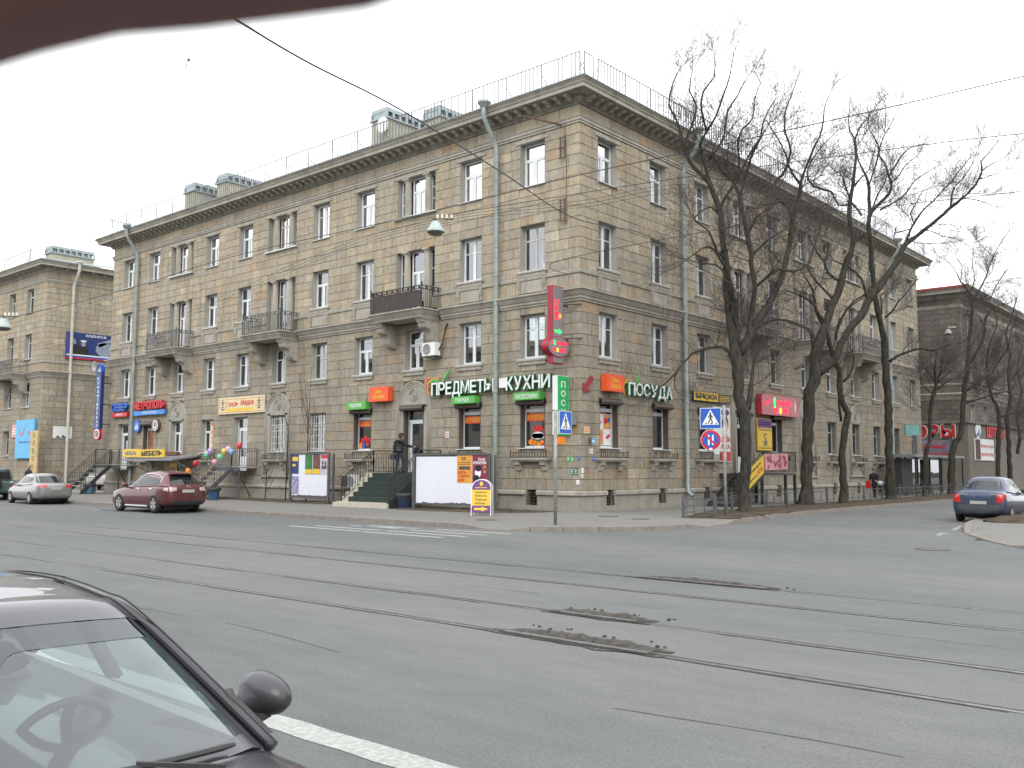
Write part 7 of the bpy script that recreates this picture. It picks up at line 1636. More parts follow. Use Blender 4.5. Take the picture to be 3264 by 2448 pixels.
car('parked_car', 'glossy black car close to the camera, its windscreen and roof filling the lower left', FC, 0, BLK, stf, prf, (1.3, -1.3), .31, .83, [], open_ws=True, crown=.035, bow=.17, sub=2, extras=frontx, fine=2, mirror_x=None)
# its big door mirror
fc = [o for o in COL.objects if o.name.startswith('parked_car')][-1]
for s in (-1, 1):
    q = MB(); q.smooth = True; rings = []
    for u, ry, rz in ((-.15, .012, .015), (-.14, .040, .042), (-.10, .068, .070), (-.04, .088, .088), (.02, .096, .095), (.06, .097, .096), (.068, .092, .091)):
        rings.append([(.58-u*.9, s*(.935)+ry*.86*math.cos(a), .985+rz*.9*math.sin(a)*(1.0 if math.sin(a) > 0 else .92)) for a in [2*math.pi*k/20 for k in range(20)]])
    q.loft(rings); q.smooth = False; q.bar((.62, s*.80, .90), (.61, s*.92, .93), .06, .03); obj('door_mirror', q, mat('black_mirror_shell', (.03, .03, .034), rough=.45, coat=.3), fc, world=False)
    q = MB(); q.smooth = True; q.lathe([(.001, 0), (.085, .0)], (0, 0, 0), 20, axis='x'); q.v = [(.536, s*.935+y*.78, .985+z*.84) for x, y, z in q.v]; obj('mirror_glass', q, CHROME, fc, world=False)
for quad, nm in (([(1.15, -.76), (1.15, .76), (1.16, .76), (1.16, -.76)], 'x'),): pass
# ------------------------------------------------------------------ people
def skin(name, nodes, edges, mt, parent, root=0, sub=2, **kw):
    """continuous body: nodes = [(x,y,z,rx,ry)]"""
    me = bpy.data.meshes.new(name); me.from_pydata([n[:3] for n in nodes], edges, []); me.materials.append(mt)
    o = link(name, me, parent); md = o.modifiers.new('s', 'SKIN'); md.use_smooth_shade = True
    for i, n in enumerate(nodes):
        sv = me.skin_vertices[0].data[i]; sv.radius = (n[3], n[4] if len(n) > 4 else n[3]); sv.use_root = (i == root)
    m2 = o.modifiers.new('u', 'SUBSURF'); m2.levels = sub; m2.render_levels = sub
    bpy.context.view_layer.update(); mod_apply(o); o.data.materials.clear(); o.data.materials.append(mt)
    for p in o.data.polygons: p.use_smooth = True
    for k, v in kw.items(): o[k] = v
    return o
def fingers(wrist, d, palmn, mt, parent, grip=.4):
    """palm and five separate bent fingers growing from the wrist along d"""
    W = Vector(wrist); d = Vector(d).normalized(); n = Vector(palmn).normalized(); s = d.cross(n).normalized()
    q = MB(); q.smooth = True; q.loft([[W+s*a*.024+n*b*.014 for a, b in ((-1, -1), (1, -1), (1, 1), (-1, 1))], [W+d*.04+s*a*.036+n*b*.014 for a, b in ((-1, -1), (1, -1), (1, 1), (-1, 1))], [W+d*.085+s*a*.038+n*b*.012 for a, b in ((-1, -1), (1, -1), (1, 1), (-1, 1))]])
    for k, (o_, L) in enumerate(((-.029, .058), (-.010, .072), (.010, .078), (.029, .070))):
        p0 = W+d*.082+s*o_; p1 = p0+(d*math.cos(grip)+n*math.sin(grip))*L*.45; p2 = p1+(d*math.cos(grip*2.2)+n*math.sin(grip*2.2))*L*.33; p3 = p2+(d*math.cos(grip*3)+n*math.sin(grip*3))*L*.22
        q.tube([p0, p1, p2, p3], [.0095, .009, .008, .0055], 6)
    t0 = W+d*.02+s*.03; q.tube([t0, t0+(d*.6+s*.7+n*.2).normalized()*.035, t0+(d*.8+s*.5+n*.5).normalized()*.062], [.012, .011, .007], 6)
    obj('hand', q, mt, parent, world=False)
def head(t, c, face, mt, hair=None, hat=None, r_=.105):
    """head with nose, eyes, mouth and ears looking along `face`"""
    c = Vector(c); f = Vector(face).normalized(); s = Vector((0, 0, 1)).cross(f).normalized(); u = f.cross(s)
    q = MB(); q.smooth = True; n = 16
    prof = [(-.115, .02), (-.10, .055), (-.07, .072), (-.03, .082), (.01, .088), (.05, .088), (.085, .074), (.108, .045), (.118, .005)]
    rings = [[c+u*h+f*(r*1.14*math.cos(a)+(.012 if h < -.02 else 0))+s*r*.92*math.sin(a) for a in [2*math.pi*k/n for k in range(n)]] for h, r in prof]; q.loft(rings)
    q.tube([c+f*.095+u*.02, c+f*.118-u*.012, c+f*.100-u*.022], [.008, .013, .008], 6)
    for e in (-1, 1): q.tube([c+s*e*.082+u*.02-f*.005, c+s*e*.093+u*.0-f*.012, c+s*e*.082-u*.03], [.008, .012, .006], 6)
    q.tube([c-u*.1, c-u*.17-f*.01], [.05, .055], 10); obj('head', q, mt, t, world=False)
    q = MB()
    for e in (-1, 1): q.tube([c+f*.094+s*e*.024+u*.022, c+f*.097+s*e*.042+u*.022], .006, 5)
    q.tube([c+f*.098-s*.022-u*.052, c+f*.102-u*.053, c+f*.098+s*.022-u*.052], .005, 5); obj('eyes_and_mouth', q, mat('dark_features', (.05, .02, .02)), t, world=False)
    if hair:
        q = MB(); q.smooth = True; hp = [(-.10, .07), (-.05, .085), (0, .095), (.05, .097), (.09, .08), (.12, .045), (.128, .004)]
        q.loft([[c-f*.018+u*h+f*(r*1.1*math.cos(a))+s*r*.97*math.sin(a) for a in [math.pi*.32+2*math.pi*.68*k/n for k in range(n+1)]] for h, r in hp], closed=False, caps=False); obj('hair', q, hair, t, world=False)
    if hat:
        q = MB(); q.smooth = True; hp = [(.025, .099), (.05, .102), (.085, .094), (.12, .06), (.135, .005)]
        q.loft([[c+u*h+f*r*1.16*math.cos(a)+s*r*.98*math.sin(a) for a in [2*math.pi*k/n for k in range(n)]] for h, r in hp])
        if hat[1]: q.smooth = False; q.prism([c+f*.09+u*.035+s*.07, c+f*.175+u*.022+s*.04, c+f*.175+u*.022-s*.04, c+f*.09+u*.035-s*.07], u*.008)
        obj('cap' if hat[1] else 'knitted_hat', q, hat[0], t, world=False)
JEAN = mat('dark_jeans', (.022, .03, .05), rough=.9, var=.2); PUFF = mat('black_puffer_fabric', (.018, .018, .021), rough=.6, var=.3, scale=9, bump=.5, bscale=12); FUR = mat('brown_fur', (.16, .09, .045), rough=1, var=.4, scale=40, bump=1, bscale=90); SHOE = mat('black_shoe', (.015, .014, .014), rough=.5)
# man at the shop door, right hand on the handle; stands on the landing
t = thing('person', 'man in a black padded jacket with fur hood opening the arched shop door', 'person', (-9.35, -.95, 1.46))
t['pose'] = 'reaching'
H = 1.0
body = skin('body', [(0, 0, .93, .16, .12), (0, .0, 1.12, .17, .13), (-.01, .0, 1.30, .20, .14), (-.01, .02, 1.42, .15, .11), (.0, .03, 1.50, .06), (.0, .05, 1.60, .06),
    (.10, 0, .86, .10), (.14, .08, .48, .07), (.15, .0, .10, .05), (.16, .14, .05, .045),
    (-.09, 0, .86, .10), (-.11, -.04, .48, .07), (-.12, -.12, .10, .05), (-.13, .02, .05, .045),
    (.20, .02, 1.40, .075), (.32, .16, 1.20, .058), (.44, .42, 1.16, .042), (-.20, -.01, 1.40, .075), (-.28, -.05, 1.12, .058), (-.30, .02, .86, .042)],
    [(0, 1), (1, 2), (2, 3), (3, 4), (4, 5), (0, 6), (6, 7), (7, 8), (8, 9), (0, 10), (10, 11), (11, 12), (12, 13), (3, 14), (14, 15), (15, 16), (3, 17), (17, 18), (18, 19)], JEAN, t, 0)
# padded jacket over the torso and sleeves
skin('padded_jacket', [(0, 0, .90, .21, .16), (0, .0, 1.02, .23, .18), (-.01, -.01, 1.18, .235, .18), (-.01, -.01, 1.32, .235, .17), (-.01, .02, 1.44, .16, .13), (0, .03, 1.50, .09), (.21, .02, 1.40, .095), (.33, .16, 1.20, .08), (.42, .38, 1.165, .06), (-.22, -.01, 1.40, .095), (-.31, -.05, 1.12, .08), (-.32, .01, .92, .06)],
    [(0, 1), (1, 2), (2, 3), (3, 4), (4, 5), (4, 6), (6, 7), (7, 8), (4, 9), (9, 10), (10, 11)], PUFF, t, 2)
q = MB(); q.smooth = True
for z_, r_ in ((.98, .225), (1.1, .24), (1.22, .245)): q.tube([(r_*math.cos(a), r_*.78*math.sin(a)-.01, z_) for a in [2*math.pi*k/20 for k in range(21)]], .02, 6)
obj('jacket_quilting', q, PUFF, t, world=False)
q = MB(); q.smooth = True; q.tube([(.13*math.cos(a), -.06+.10*math.sin(a), 1.49+.03*math.sin(a)) for a in [math.pi*.95+1.1*math.pi*k/12 for k in range(13)]], .05, 8); obj('fur_hood', q, FUR, t, world=False)
head(t, (.02, .06, 1.66), (.6, .75, -.12), SKIN, hair=mat('dark_hair', (.02, .016, .014)), hat=(BLACK, True))
fingers((.44, .42, 1.16), (.35, .9, .05), (-.5, .1, -.85), SKIN, t, .6); fingers((-.30, .02, .86), (0, .1, -1), (.9, 0, 0), SKIN, t, .8)
for x, y in ((.15, -.02), (-.12, -.14)): q = MB(); q.smooth = True; q.loft([[(x-.045, y-.05, 0), (x+.045, y-.05, 0), (x+.045, y-.05, .11), (x-.045, y-.05, .11)], [(x-.052, y+.08, 0), (x+.052, y+.08, 0), (x+.045, y+.08, .10), (x-.045, y+.08, .10)], [(x-.045, y+.22, 0), (x+.045, y+.22, 0), (x+.035, y+.22, .05), (x-.035, y+.22, .05)]]); obj('shoe', q, SHOE, t, world=False)
q = MB(); q.box(-9.82, -9.52, -1.12, -.98, 2.05, 2.28); q.tube([(-9.76, -1.05, 2.28), (-9.66, -1.0, 2.36), (-9.58, -1.05, 2.28)], .012, 6); solo('shoulder_bag', q, PLBLK, 'small black bag hanging from the hand of the man at the door', 'bag')
# woman walking along the side street
t = thing('person', 'woman in a black coat and blue knitted hat walking between the trees at the right', 'person', (2.0, 25.9, 0), R(0))
skin('body', [(0, 0, .90, .14, .11), (0, .0, 1.08, .13, .10), (0, .0, 1.26, .16, .11), (0, 0, 1.36, .12, .09), (0, .0, 1.44, .05), (0, .01, 1.52, .05), (.08, 0, .84, .09), (.09, -.14, .45, .062), (.09, -.05, .09, .045), (.09, -.17, .04, .04), (-.08, 0, .84, .09), (-.08, .06, .45, .062), (-.08, .2, .12, .045), (-.08, .09, .04, .04),
    (.18, 0, 1.33, .06), (.24, -.06, 1.08, .05), (.22, -.22, .98, .036), (-.18, 0, 1.33, .06), (-.25, .02, 1.06, .05), (-.27, -.08, .82, .036)], [(0, 1), (1, 2), (2, 3), (3, 4), (4, 5), (0, 6), (6, 7), (7, 8), (8, 9), (0, 10), (10, 11), (11, 12), (12, 13), (3, 14), (14, 15), (15, 16), (3, 17), (17, 18), (18, 19)], mat('black_tights', (.015, .015, .016)), t, 0)
skin('black_coat', [(0, 0, .62, .22, .18), (0, 0, .78, .20, .16), (0, .0, 1.0, .165, .13), (0, 0, 1.2, .19, .14), (0, 0, 1.36, .14, .12), (0, .0, 1.43, .08), (.19, 0, 1.33, .08), (.25, -.06, 1.08, .07), (.22, -.20, .99, .05), (-.19, 0, 1.33, .08), (-.27, .02, 1.06, .07), (-.28, -.06, .87, .05)], [(0, 1), (1, 2), (2, 3), (3, 4), (4, 5), (4, 6), (6, 7), (7, 8), (4, 9), (9, 10), (10, 11)], mat('black_coat', (.014, .014, .017), rough=.85, var=.3), t, 2)
head(t, (0, -.01, 1.58), (-.1, -1, -.05), SKIN, hair=mat('brown_hair', (.05, .025, .015)), hat=(mat('blue_knit', (.02, .05, .16), rough=.95), False))
fingers((.22, -.22, .98), (-.1, -1, -.1), (-1, 0, .2), SKIN, t, .7); fingers((-.27, -.08, .82), (0, -.2, -1), (1, 0, 0), SKIN, t, .8)
for x, y in ((.09, -.1), (-.08, .14)): q = MB(); q.smooth = True; q.loft([[(x-.035, y-.15, 0), (x+.035, y-.15, 0), (x+.03, y-.15, .04), (x-.03, y-.15, .04)], [(x-.042, y-.03, 0), (x+.042, y-.03, 0), (x+.045, y-.0, .3), (x-.045, y-.0, .3)], [(x-.04, y+.07, 0), (x+.04, y+.07, 0), (x+.05, y+.07, .3), (x-.05, y+.07, .3)]]); obj('boot', q, SHOE, t, world=False)
q = MB(); q.box(1.56, 1.82, 25.72, 25.84, .55, .98); q.tube([(1.6, 25.78, .98), (1.69, 25.78, 1.12), (1.78, 25.78, .98)], .012, 6); solo('shopping_bag', q, RED, 'red shopping bag carried by the walking woman', 'bag')
q = MB(); q.smooth = True; q.lathe([(.001, -.15), (.14, -.1), (.18, .0), (.14, .1), (.001, .13)], (2.38, 25.75, .86), 12); solo('handbag', q, mat('white_blue_bag', (.4, .43, .5), var=.5, scale=8), 'white and blue bag on the other side of the walking woman', 'bag')
# man behind the silver car
t = thing('person', 'dark haired man in a dark jacket beyond the roof of the silver car', 'person', (-45.5, -2.3, 0), R(20))
skin('body', [(0, 0, .93, .15, .12), (0, .0, 1.12, .16, .12), (0, .0, 1.30, .19, .13), (0, .0, 1.42, .14, .10), (0, .0, 1.50, .06), (0, .0, 1.58, .055), (.10, 0, .86, .09), (.12, .0, .48, .07), (.12, .0, .10, .05), (.12, -.12, .05, .045), (-.10, 0, .86, .09), (-.12, .02, .48, .07), (-.12, .05, .10, .05), (-.12, -.08, .05, .045), (.21, .0, 1.38, .08), (.28, -.04, 1.12, .065), (.16, -.22, 1.1, .045), (-.21, .0, 1.38, .08), (-.28, -.02, 1.12, .065), (-.2, -.2, .98, .045)],
    [(0, 1), (1, 2), (2, 3), (3, 4), (4, 5), (0, 6), (6, 7), (7, 8), (8, 9), (0, 10), (10, 11), (11, 12), (12, 13), (3, 14), (14, 15), (15, 16), (3, 17), (17, 18), (18, 19)], PUFF, t, 0)
head(t, (0, 0, 1.66), (.3, -1, -.2), SKIN, hair=MATS['dark_hair']); fingers((.16, -.22, 1.1), (-.5, -.8, 0), (0, 0, 1), SKIN, t, .7); fingers((-.2, -.2, .98), (.3, -.9, 0), (0, 0, 1), SKIN, t, .7)
# ------------------------------------------------------------------ the photographer's fingertip in front of the lens
ax = lambda u, v, d: CAM+fw_*d+rt_*((u-1632)/2965.5*d)-up_*((v-1224)/2965.5*d)
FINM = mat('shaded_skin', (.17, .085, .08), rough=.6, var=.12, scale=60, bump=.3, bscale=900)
d_ = .065
path = [(-1500, 600, 650), (-900, 400, 600), (-300, 230, 560), (0, 152, 520), (300, 92, 480), (600, 72, 450), (900, 38, 420), (1180, 10, 380), (1400, -40, 300), (1520, -120, 160)]
q = MB(); q.smooth = True
q.tube([ax(u, v-r_, d_) for u, v, r_ in path], [r_/2965.5*d_ for u, v, r_ in path], 28)
solo('fingertip', q, FINM, "photographer's blurred fingertip covering the top left corner of the view", 'finger')
# ------------------------------------------------------------------ street trees: traced limbs, grown twigs
TREES={
'A':[[(4.93,3.81,-0.05,0.243),(5.03,3.74,1.32,0.208),(5.15,3.68,2.76,0.22),(5.14,3.55,3.74,0.22),(5.03,3.37,4.49,0.208),(5.02,3.27,5.24,0.22),(5.03,3.19,5.93,0.232),(4.95,3.01,6.97,0.162),(4.98,2.7,8.21,0.144),(5.06,2.48,9.33,0.138),(5.08,2.27,10.18,0.12),(5.1,2.06,11.01,0.114),(5.1,1.95,11.46,0.109),(4.92,1.53,12.39,0.085),(4.56,1.04,12.93,0.062),(4.39,0.74,13.47,0.057),(4.34,0.54,14.01,0.051),(4.27,0.31,14.66,0.034),(4.11,0.01,15.19,0.028),(4.32,-0.0,15.94,0.022),(4.57,0.07,16.42,0.017)],[(4.45,0.65,13.95,0.04),(4.69,0.64,14.41,0.034),(5.1,0.38,14.93,0.028),(5.14,-0.22,15.36,0.022),(5.39,-0.41,16.02,0.011)],[(5.1,1.95,11.46,0.074),(5.35,2.07,11.96,0.057),(5.69,2.2,12.45,0.051),(5.94,2.23,12.93,0.04),(6.17,2.27,13.35,0.034),(6.45,2.35,13.78,0.028),(6.91,2.57,14.54,0.017)],[(4.94,1.55,12.39,0.063),(4.89,1.26,13.09,0.051),(4.95,0.83,13.71,0.045),(5.27,0.72,14.07,0.039),(5.42,0.15,14.66,0.033),(5.67,-0.18,15.18,0.027),(6.12,-0.21,15.6,0.022),(6.25,-0.36,16.3,0.011)],[(5.27,0.72,14.07,0.039),(5.71,0.74,14.59,0.033),(6.24,0.33,15.18,0.027),(6.67,-0.01,15.68,0.021),(6.86,-0.13,16.19,0.011)],[(5.03,1.36,13.26,0.04),(5.53,1.61,14.02,0.034),(5.74,1.49,14.92,0.028),(6.08,1.58,15.45,0.022),(6.49,1.76,16.2,0.011)],[(5.15,3.28,6.1,0.197),(5.41,3.47,6.63,0.168),(5.63,3.69,7.22,0.145),(5.95,4.09,7.94,0.128),(6.2,4.51,8.8,0.123),(6.33,4.82,9.55,0.112),(6.42,5.19,10.51,0.101),(6.42,5.46,11.42,0.096),(6.47,5.66,11.94,0.084),(6.55,5.96,12.74,0.073),(6.54,6.06,13.13,0.055),(6.66,6.33,13.8,0.043),(6.9,6.74,14.8,0.037),(7.12,7.02,15.52,0.031),(7.18,7.1,16.42,0.019),(7.39,7.24,17.05,0.012)],[(6.54,6.06,13.07,0.049),(6.13,5.82,13.91,0.043),(6.16,6.08,14.6,0.037),(5.87,6.19,15.46,0.037),(5.77,6.46,16.4,0.031),(5.9,6.78,17.11,0.019),(6.09,6.99,17.84,0.013)],[(6.42,5.45,11.54,0.066),(6.3,5.34,12.03,0.054),(5.89,5.15,12.49,0.048),(5.77,5.14,12.76,0.048),(5.83,5.37,13.24,0.043),(6.09,5.9,13.88,0.037),(5.82,5.98,14.84,0.025),(5.37,5.71,15.83,0.019)],[(5.07,3.18,6.39,0.104),(5.17,3.09,7.07,0.087),(5.3,2.58,8.16,0.074),(5.38,2.09,8.88,0.068),(5.37,1.75,9.24,0.056),(5.3,1.42,9.53,0.039),(5.31,0.98,10.13,0.033),(5.22,0.7,10.43,0.028),(4.99,0.34,10.68,0.022),(4.94,0.22,11.06,0.011)],[(5.41,3.47,6.63,0.099),(5.54,3.5,7.5,0.087),(5.69,3.55,8.54,0.081),(5.61,3.44,9.42,0.076),(5.63,3.44,9.84,0.076),(5.53,3.31,10.66,0.076),(5.44,3.21,11.37,0.07),(5.37,3.12,12.08,0.064),(5.19,2.93,12.73,0.053),(4.85,2.62,13.14,0.041),(4.61,2.36,13.84,0.029),(4.82,2.48,14.43,0.018)],[(5.38,3.11,12.19,0.053),(5.64,3.12,12.92,0.047),(5.94,2.99,13.59,0.04),(6.37,2.91,14.18,0.029),(6.59,2.74,14.79,0.023),(7.04,2.85,15.53,0.017)],[(5.21,2.95,12.73,0.047),(5.45,2.95,13.33,0.035),(5.59,2.58,13.98,0.029),(5.91,2.34,14.49,0.029),(6.37,2.3,14.77,0.023),(6.59,2.02,15.39,0.017),(6.83,2.04,15.91,0.011)],[(4.9,3.08,5.99,0.069),(4.76,2.87,6.27,0.052),(4.55,2.54,6.31,0.052),(4.31,2.05,6.2,0.046),(4.1,1.5,5.99,0.04),(3.99,1.01,5.58,0.034),(3.89,0.52,5.1,0.028),(3.68,0.02,4.69,0.022),(3.38,-0.33,4.35,0.017)],[(3.99,1.01,5.58,0.028),(3.82,0.64,5.0,0.022),(3.96,0.61,4.49,0.011)],[(5.27,3.63,3.97,0.139),(5.3,3.77,4.5,0.087),(5.21,4.12,5.17,0.07),(5.1,4.49,5.8,0.048),(5.13,4.78,6.31,0.024),(5.29,4.99,6.68,0.012)],[(5.71,3.56,8.61,0.046),(6.02,3.9,9.03,0.052),(6.3,4.38,9.37,0.053),(6.61,5.04,9.37,0.041),(6.91,5.66,9.68,0.036),(7.03,6.15,10.6,0.024),(7.21,6.36,11.22,0.012)],[(5.68,3.47,9.9,0.041),(5.96,3.82,10.33,0.035),(6.22,4.35,10.75,0.029),(6.56,4.99,11.12,0.024),(6.85,5.34,11.5,0.012)],[(5.19,2.15,11.01,0.034),(4.79,1.97,11.58,0.029),(4.31,1.89,11.47,0.023),(4.05,1.88,11.28,0.023),(3.86,1.78,11.71,0.012)],[(5.42,1.77,9.46,0.045),(5.14,1.27,9.82,0.034),(4.96,0.91,9.78,0.022),(4.68,0.29,9.31,0.017),(4.42,-0.03,9.02,0.011)],[(5.37,2.08,8.78,0.045),(5.11,1.65,9.26,0.034),(4.74,1.07,9.27,0.022),(4.37,0.61,9.42,0.011)],[(5.53,3.31,10.66,0.041),(5.8,3.56,11.32,0.035),(6.24,4.09,11.89,0.029),(6.41,4.31,12.5,0.018),(6.6,4.46,12.99,0.012)]],
'B':[[(3.9,11.83,-0.05,0.33),(3.97,11.79,0.91,0.262),(4.12,11.72,2.62,0.248),(4.2,11.62,3.99,0.248),(4.34,11.61,5.16,0.262),(4.63,11.75,6.05,0.275),(4.62,11.66,6.73,0.248),(4.78,11.75,7.42,0.234),(5.05,12.0,8.26,0.179),(5.28,12.2,9.17,0.187),(5.55,12.45,10.08,0.173),(5.77,12.64,11.03,0.146),(5.94,12.79,11.61,0.125),(6.03,12.88,12.3,0.089),(5.92,12.78,13.37,0.084),(6.0,12.85,14.17,0.079),(6.09,12.93,14.82,0.068),(6.16,13.0,15.52,0.058),(6.24,13.06,16.17,0.053),(6.2,13.02,16.92,0.042),(6.03,12.88,17.41,0.026),(6.0,12.86,18.07,0.016)],[(6.19,13.03,16.82,0.042),(6.33,13.35,17.53,0.032),(6.52,13.89,18.13,0.021),(6.74,14.22,18.67,0.011)],[(6.14,12.99,14.71,0.042),(6.38,13.29,15.17,0.032),(6.56,13.71,15.61,0.021),(6.65,14.47,16.88,0.016),(6.75,14.69,17.58,0.011)],[(5.98,12.87,13.91,0.037),(6.01,11.92,14.96,0.026),(5.87,11.5,15.1,0.021),(5.69,11.17,15.38,0.015)],[(4.66,11.77,6.05,0.22),(5.09,12.12,6.39,0.186),(5.34,12.32,6.88,0.172),(5.65,12.58,7.78,0.166),(6.17,13.09,8.63,0.166),(6.54,13.49,9.55,0.174),(6.95,13.94,10.27,0.167),(7.44,14.5,11.21,0.126),(7.58,14.68,11.7,0.116),(7.73,14.86,12.09,0.111),(8.06,15.23,12.42,0.084),(8.45,15.66,12.88,0.074),(8.84,16.09,13.33,0.064),(9.28,16.55,13.89,0.064),(9.72,17.01,14.39,0.048),(10.05,17.32,14.79,0.043),(10.31,17.56,15.28,0.043),(10.44,17.67,15.72,0.032),(10.42,17.63,16.1,0.027),(10.68,17.84,16.53,0.021),(11.03,18.09,17.02,0.011)],[(9.28,16.55,13.89,0.043),(9.34,16.59,14.38,0.032),(9.46,16.77,14.94,0.027),(9.72,17.14,15.35,0.021),(10.03,17.59,16.12,0.016),(10.3,17.86,16.96,0.011)],[(10.44,17.67,15.72,0.027),(10.91,18.03,16.09,0.016),(11.33,18.37,16.36,0.011)],[(10.31,17.56,15.28,0.027),(10.86,17.7,15.42,0.016),(11.32,17.83,15.57,0.011)],[(7.73,14.86,12.09,0.063),(7.95,14.96,12.77,0.047),(8.09,15.04,13.03,0.042),(8.41,15.22,13.6,0.037),(8.84,15.5,14.06,0.032),(9.19,15.71,14.53,0.026),(9.59,15.97,14.99,0.026),(9.86,16.12,15.46,0.021),(10.25,16.38,16.03,0.011)],[(8.09,15.04,13.03,0.026),(8.04,14.77,13.46,0.026),(8.44,14.51,13.92,0.021),(8.7,14.35,14.26,0.016),(9.01,14.48,14.39,0.01)],[(7.84,14.94,12.3,0.026),(8.41,15.78,12.8,0.021),(8.83,16.9,12.67,0.016),(9.23,17.83,12.62,0.016),(9.64,18.51,12.24,0.011)],[(9.72,17.01,14.34,0.027),(10.17,17.74,14.36,0.021),(10.68,18.67,14.14,0.011)],[(4.58,11.6,6.94,0.11),(4.53,11.5,7.83,0.083),(4.28,11.29,8.11,0.062),(3.75,10.87,8.39,0.055),(3.32,10.54,8.47,0.048),(2.89,10.2,8.33,0.028)],[(5.06,11.99,8.4,0.083),(4.83,11.7,8.66,0.069),(4.75,11.41,9.05,0.055),(4.49,10.88,9.43,0.041),(4.0,10.23,9.67,0.027)],[(5.29,12.18,9.44,0.062),(4.94,12.02,9.88,0.049),(4.36,12.1,10.61,0.042),(3.96,12.22,11.33,0.028),(3.6,12.04,11.71,0.014)],[(5.56,12.44,10.22,0.062),(5.15,12.08,10.64,0.049),(5.01,11.98,11.15,0.042),(4.75,11.78,11.65,0.035),(4.51,11.55,12.35,0.021)],[(7.95,14.96,12.77,0.032),(7.68,14.84,12.73,0.026),(7.28,14.83,12.69,0.021),(7.4,15.15,13.28,0.011)],[(6.37,13.18,13.32,0.047),(6.05,12.95,13.86,0.047),(5.5,12.74,13.87,0.037),(5.12,12.79,14.6,0.037),(4.32,12.68,15.01,0.05),(3.99,12.81,15.77,0.036),(4.2,13.43,16.85,0.029),(4.68,13.97,17.63,0.015)],[(6.43,13.4,9.41,0.062),(6.27,13.16,10.38,0.049),(5.82,12.73,10.93,0.035),(5.36,12.3,11.21,0.021)]],
'C':[[(4.48,14.88,-0.05,0.216),(4.52,14.77,1.23,0.158),(4.57,14.66,2.52,0.158),(4.71,14.66,3.52,0.144),(4.86,14.7,4.31,0.151),(4.68,14.47,4.81,0.129),(4.66,14.31,5.67,0.129),(4.68,14.21,6.38,0.115),(4.53,13.98,6.95,0.108),(4.44,13.81,7.52,0.086),(4.37,13.65,8.16,0.072),(4.06,13.22,9.08,0.05),(4.02,13.02,10.07,0.043),(3.75,12.66,10.78,0.029)],[(4.67,13.97,7.81,0.057),(4.74,14.01,8.38,0.05),(4.96,14.25,8.97,0.05),(5.33,14.66,9.64,0.036),(5.93,15.22,10.16,0.022)],[(4.8,14.41,5.81,0.05),(5.11,14.59,6.24,0.043),(5.29,14.56,6.95,0.036),(5.17,14.34,7.51,0.021)],[(4.6,14.52,3.95,0.058),(4.65,14.23,4.59,0.057),(4.78,13.86,5.13,0.05),(4.84,13.58,5.75,0.028)]],
'D':[[(4.1,22.43,-0.05,0.294),(4.13,22.33,1.17,0.245),(4.19,22.11,3.4,0.196),(4.29,21.99,5.23,0.196),(4.28,21.76,7.06,0.184),(4.31,21.61,8.28,0.171),(4.27,21.31,9.48,0.147),(4.15,20.93,10.68,0.134),(4.16,20.67,11.87,0.122),(4.2,20.36,13.41,0.121),(4.22,20.08,14.72,0.109),(4.3,20.05,15.19,0.097),(4.33,19.89,16.01,0.079),(4.39,19.79,16.66,0.072),(4.32,19.6,17.24,0.054),(4.09,19.23,17.94,0.036),(4.07,19.03,18.7,0.024),(3.86,18.69,19.4,0.012)],[(4.28,20.03,15.19,0.091),(4.67,20.42,15.76,0.079),(5.03,21.0,16.38,0.067),(5.07,21.27,16.93,0.055),(4.9,21.38,17.5,0.049),(4.65,21.58,18.36,0.043),(4.36,21.59,18.81,0.044),(4.28,21.78,19.52,0.038),(3.89,21.66,20.35,0.025),(3.8,21.58,20.87,0.013)],[(5.08,21.26,17.05,0.037),(5.5,21.27,17.41,0.03),(5.96,20.99,17.8,0.024),(6.42,21.04,18.08,0.012)],[(4.95,21.42,17.5,0.037),(5.4,21.31,18.13,0.031),(6.12,20.97,18.63,0.024),(6.76,21.14,18.77,0.012)],[(4.7,20.48,15.46,0.048),(5.12,20.86,15.77,0.042),(5.56,21.34,16.16,0.043),(5.82,21.66,16.62,0.037),(6.09,21.99,17.15,0.031),(6.54,22.49,17.62,0.024),(7.1,23.01,18.07,0.012)],[(4.39,19.79,16.66,0.042),(4.64,19.81,17.35,0.036),(4.94,19.69,18.06,0.036),(5.15,19.49,18.63,0.03),(5.43,19.39,19.09,0.024),(5.87,19.37,19.71,0.018),(6.22,19.42,20.49,0.012)],[(5.42,18.99,19.59,0.018),(5.52,19.15,19.13,0.024),(5.62,19.15,20.51,0.012)],[(4.46,21.87,7.43,0.08),(4.78,22.11,7.73,0.061),(5.26,22.47,7.98,0.055),(5.84,22.91,8.16,0.055),(6.26,23.25,8.03,0.049),(6.79,23.64,8.27,0.037),(7.27,24.0,8.46,0.024),(7.68,24.36,8.33,0.012)],[(4.43,21.41,9.79,0.055),(4.79,21.62,10.14,0.043),(5.09,21.66,10.61,0.037),(5.48,21.75,11.01,0.03),(5.94,21.85,11.64,0.024),(6.25,22.03,11.93,0.012)],[(4.3,21.28,9.97,0.049),(4.23,21.64,10.77,0.043),(4.1,21.77,11.05,0.037),(4.36,22.29,11.47,0.019)],[(4.14,20.69,11.57,0.049),(3.7,20.16,10.75,0.03),(3.24,19.25,10.07,0.03),(3.04,18.45,8.9,0.024),(2.81,18.01,7.69,0.012)],[(4.29,20.06,15.01,0.054),(4.67,20.12,16.12,0.036),(5.13,20.24,16.92,0.03),(5.23,20.19,17.63,0.018)]],
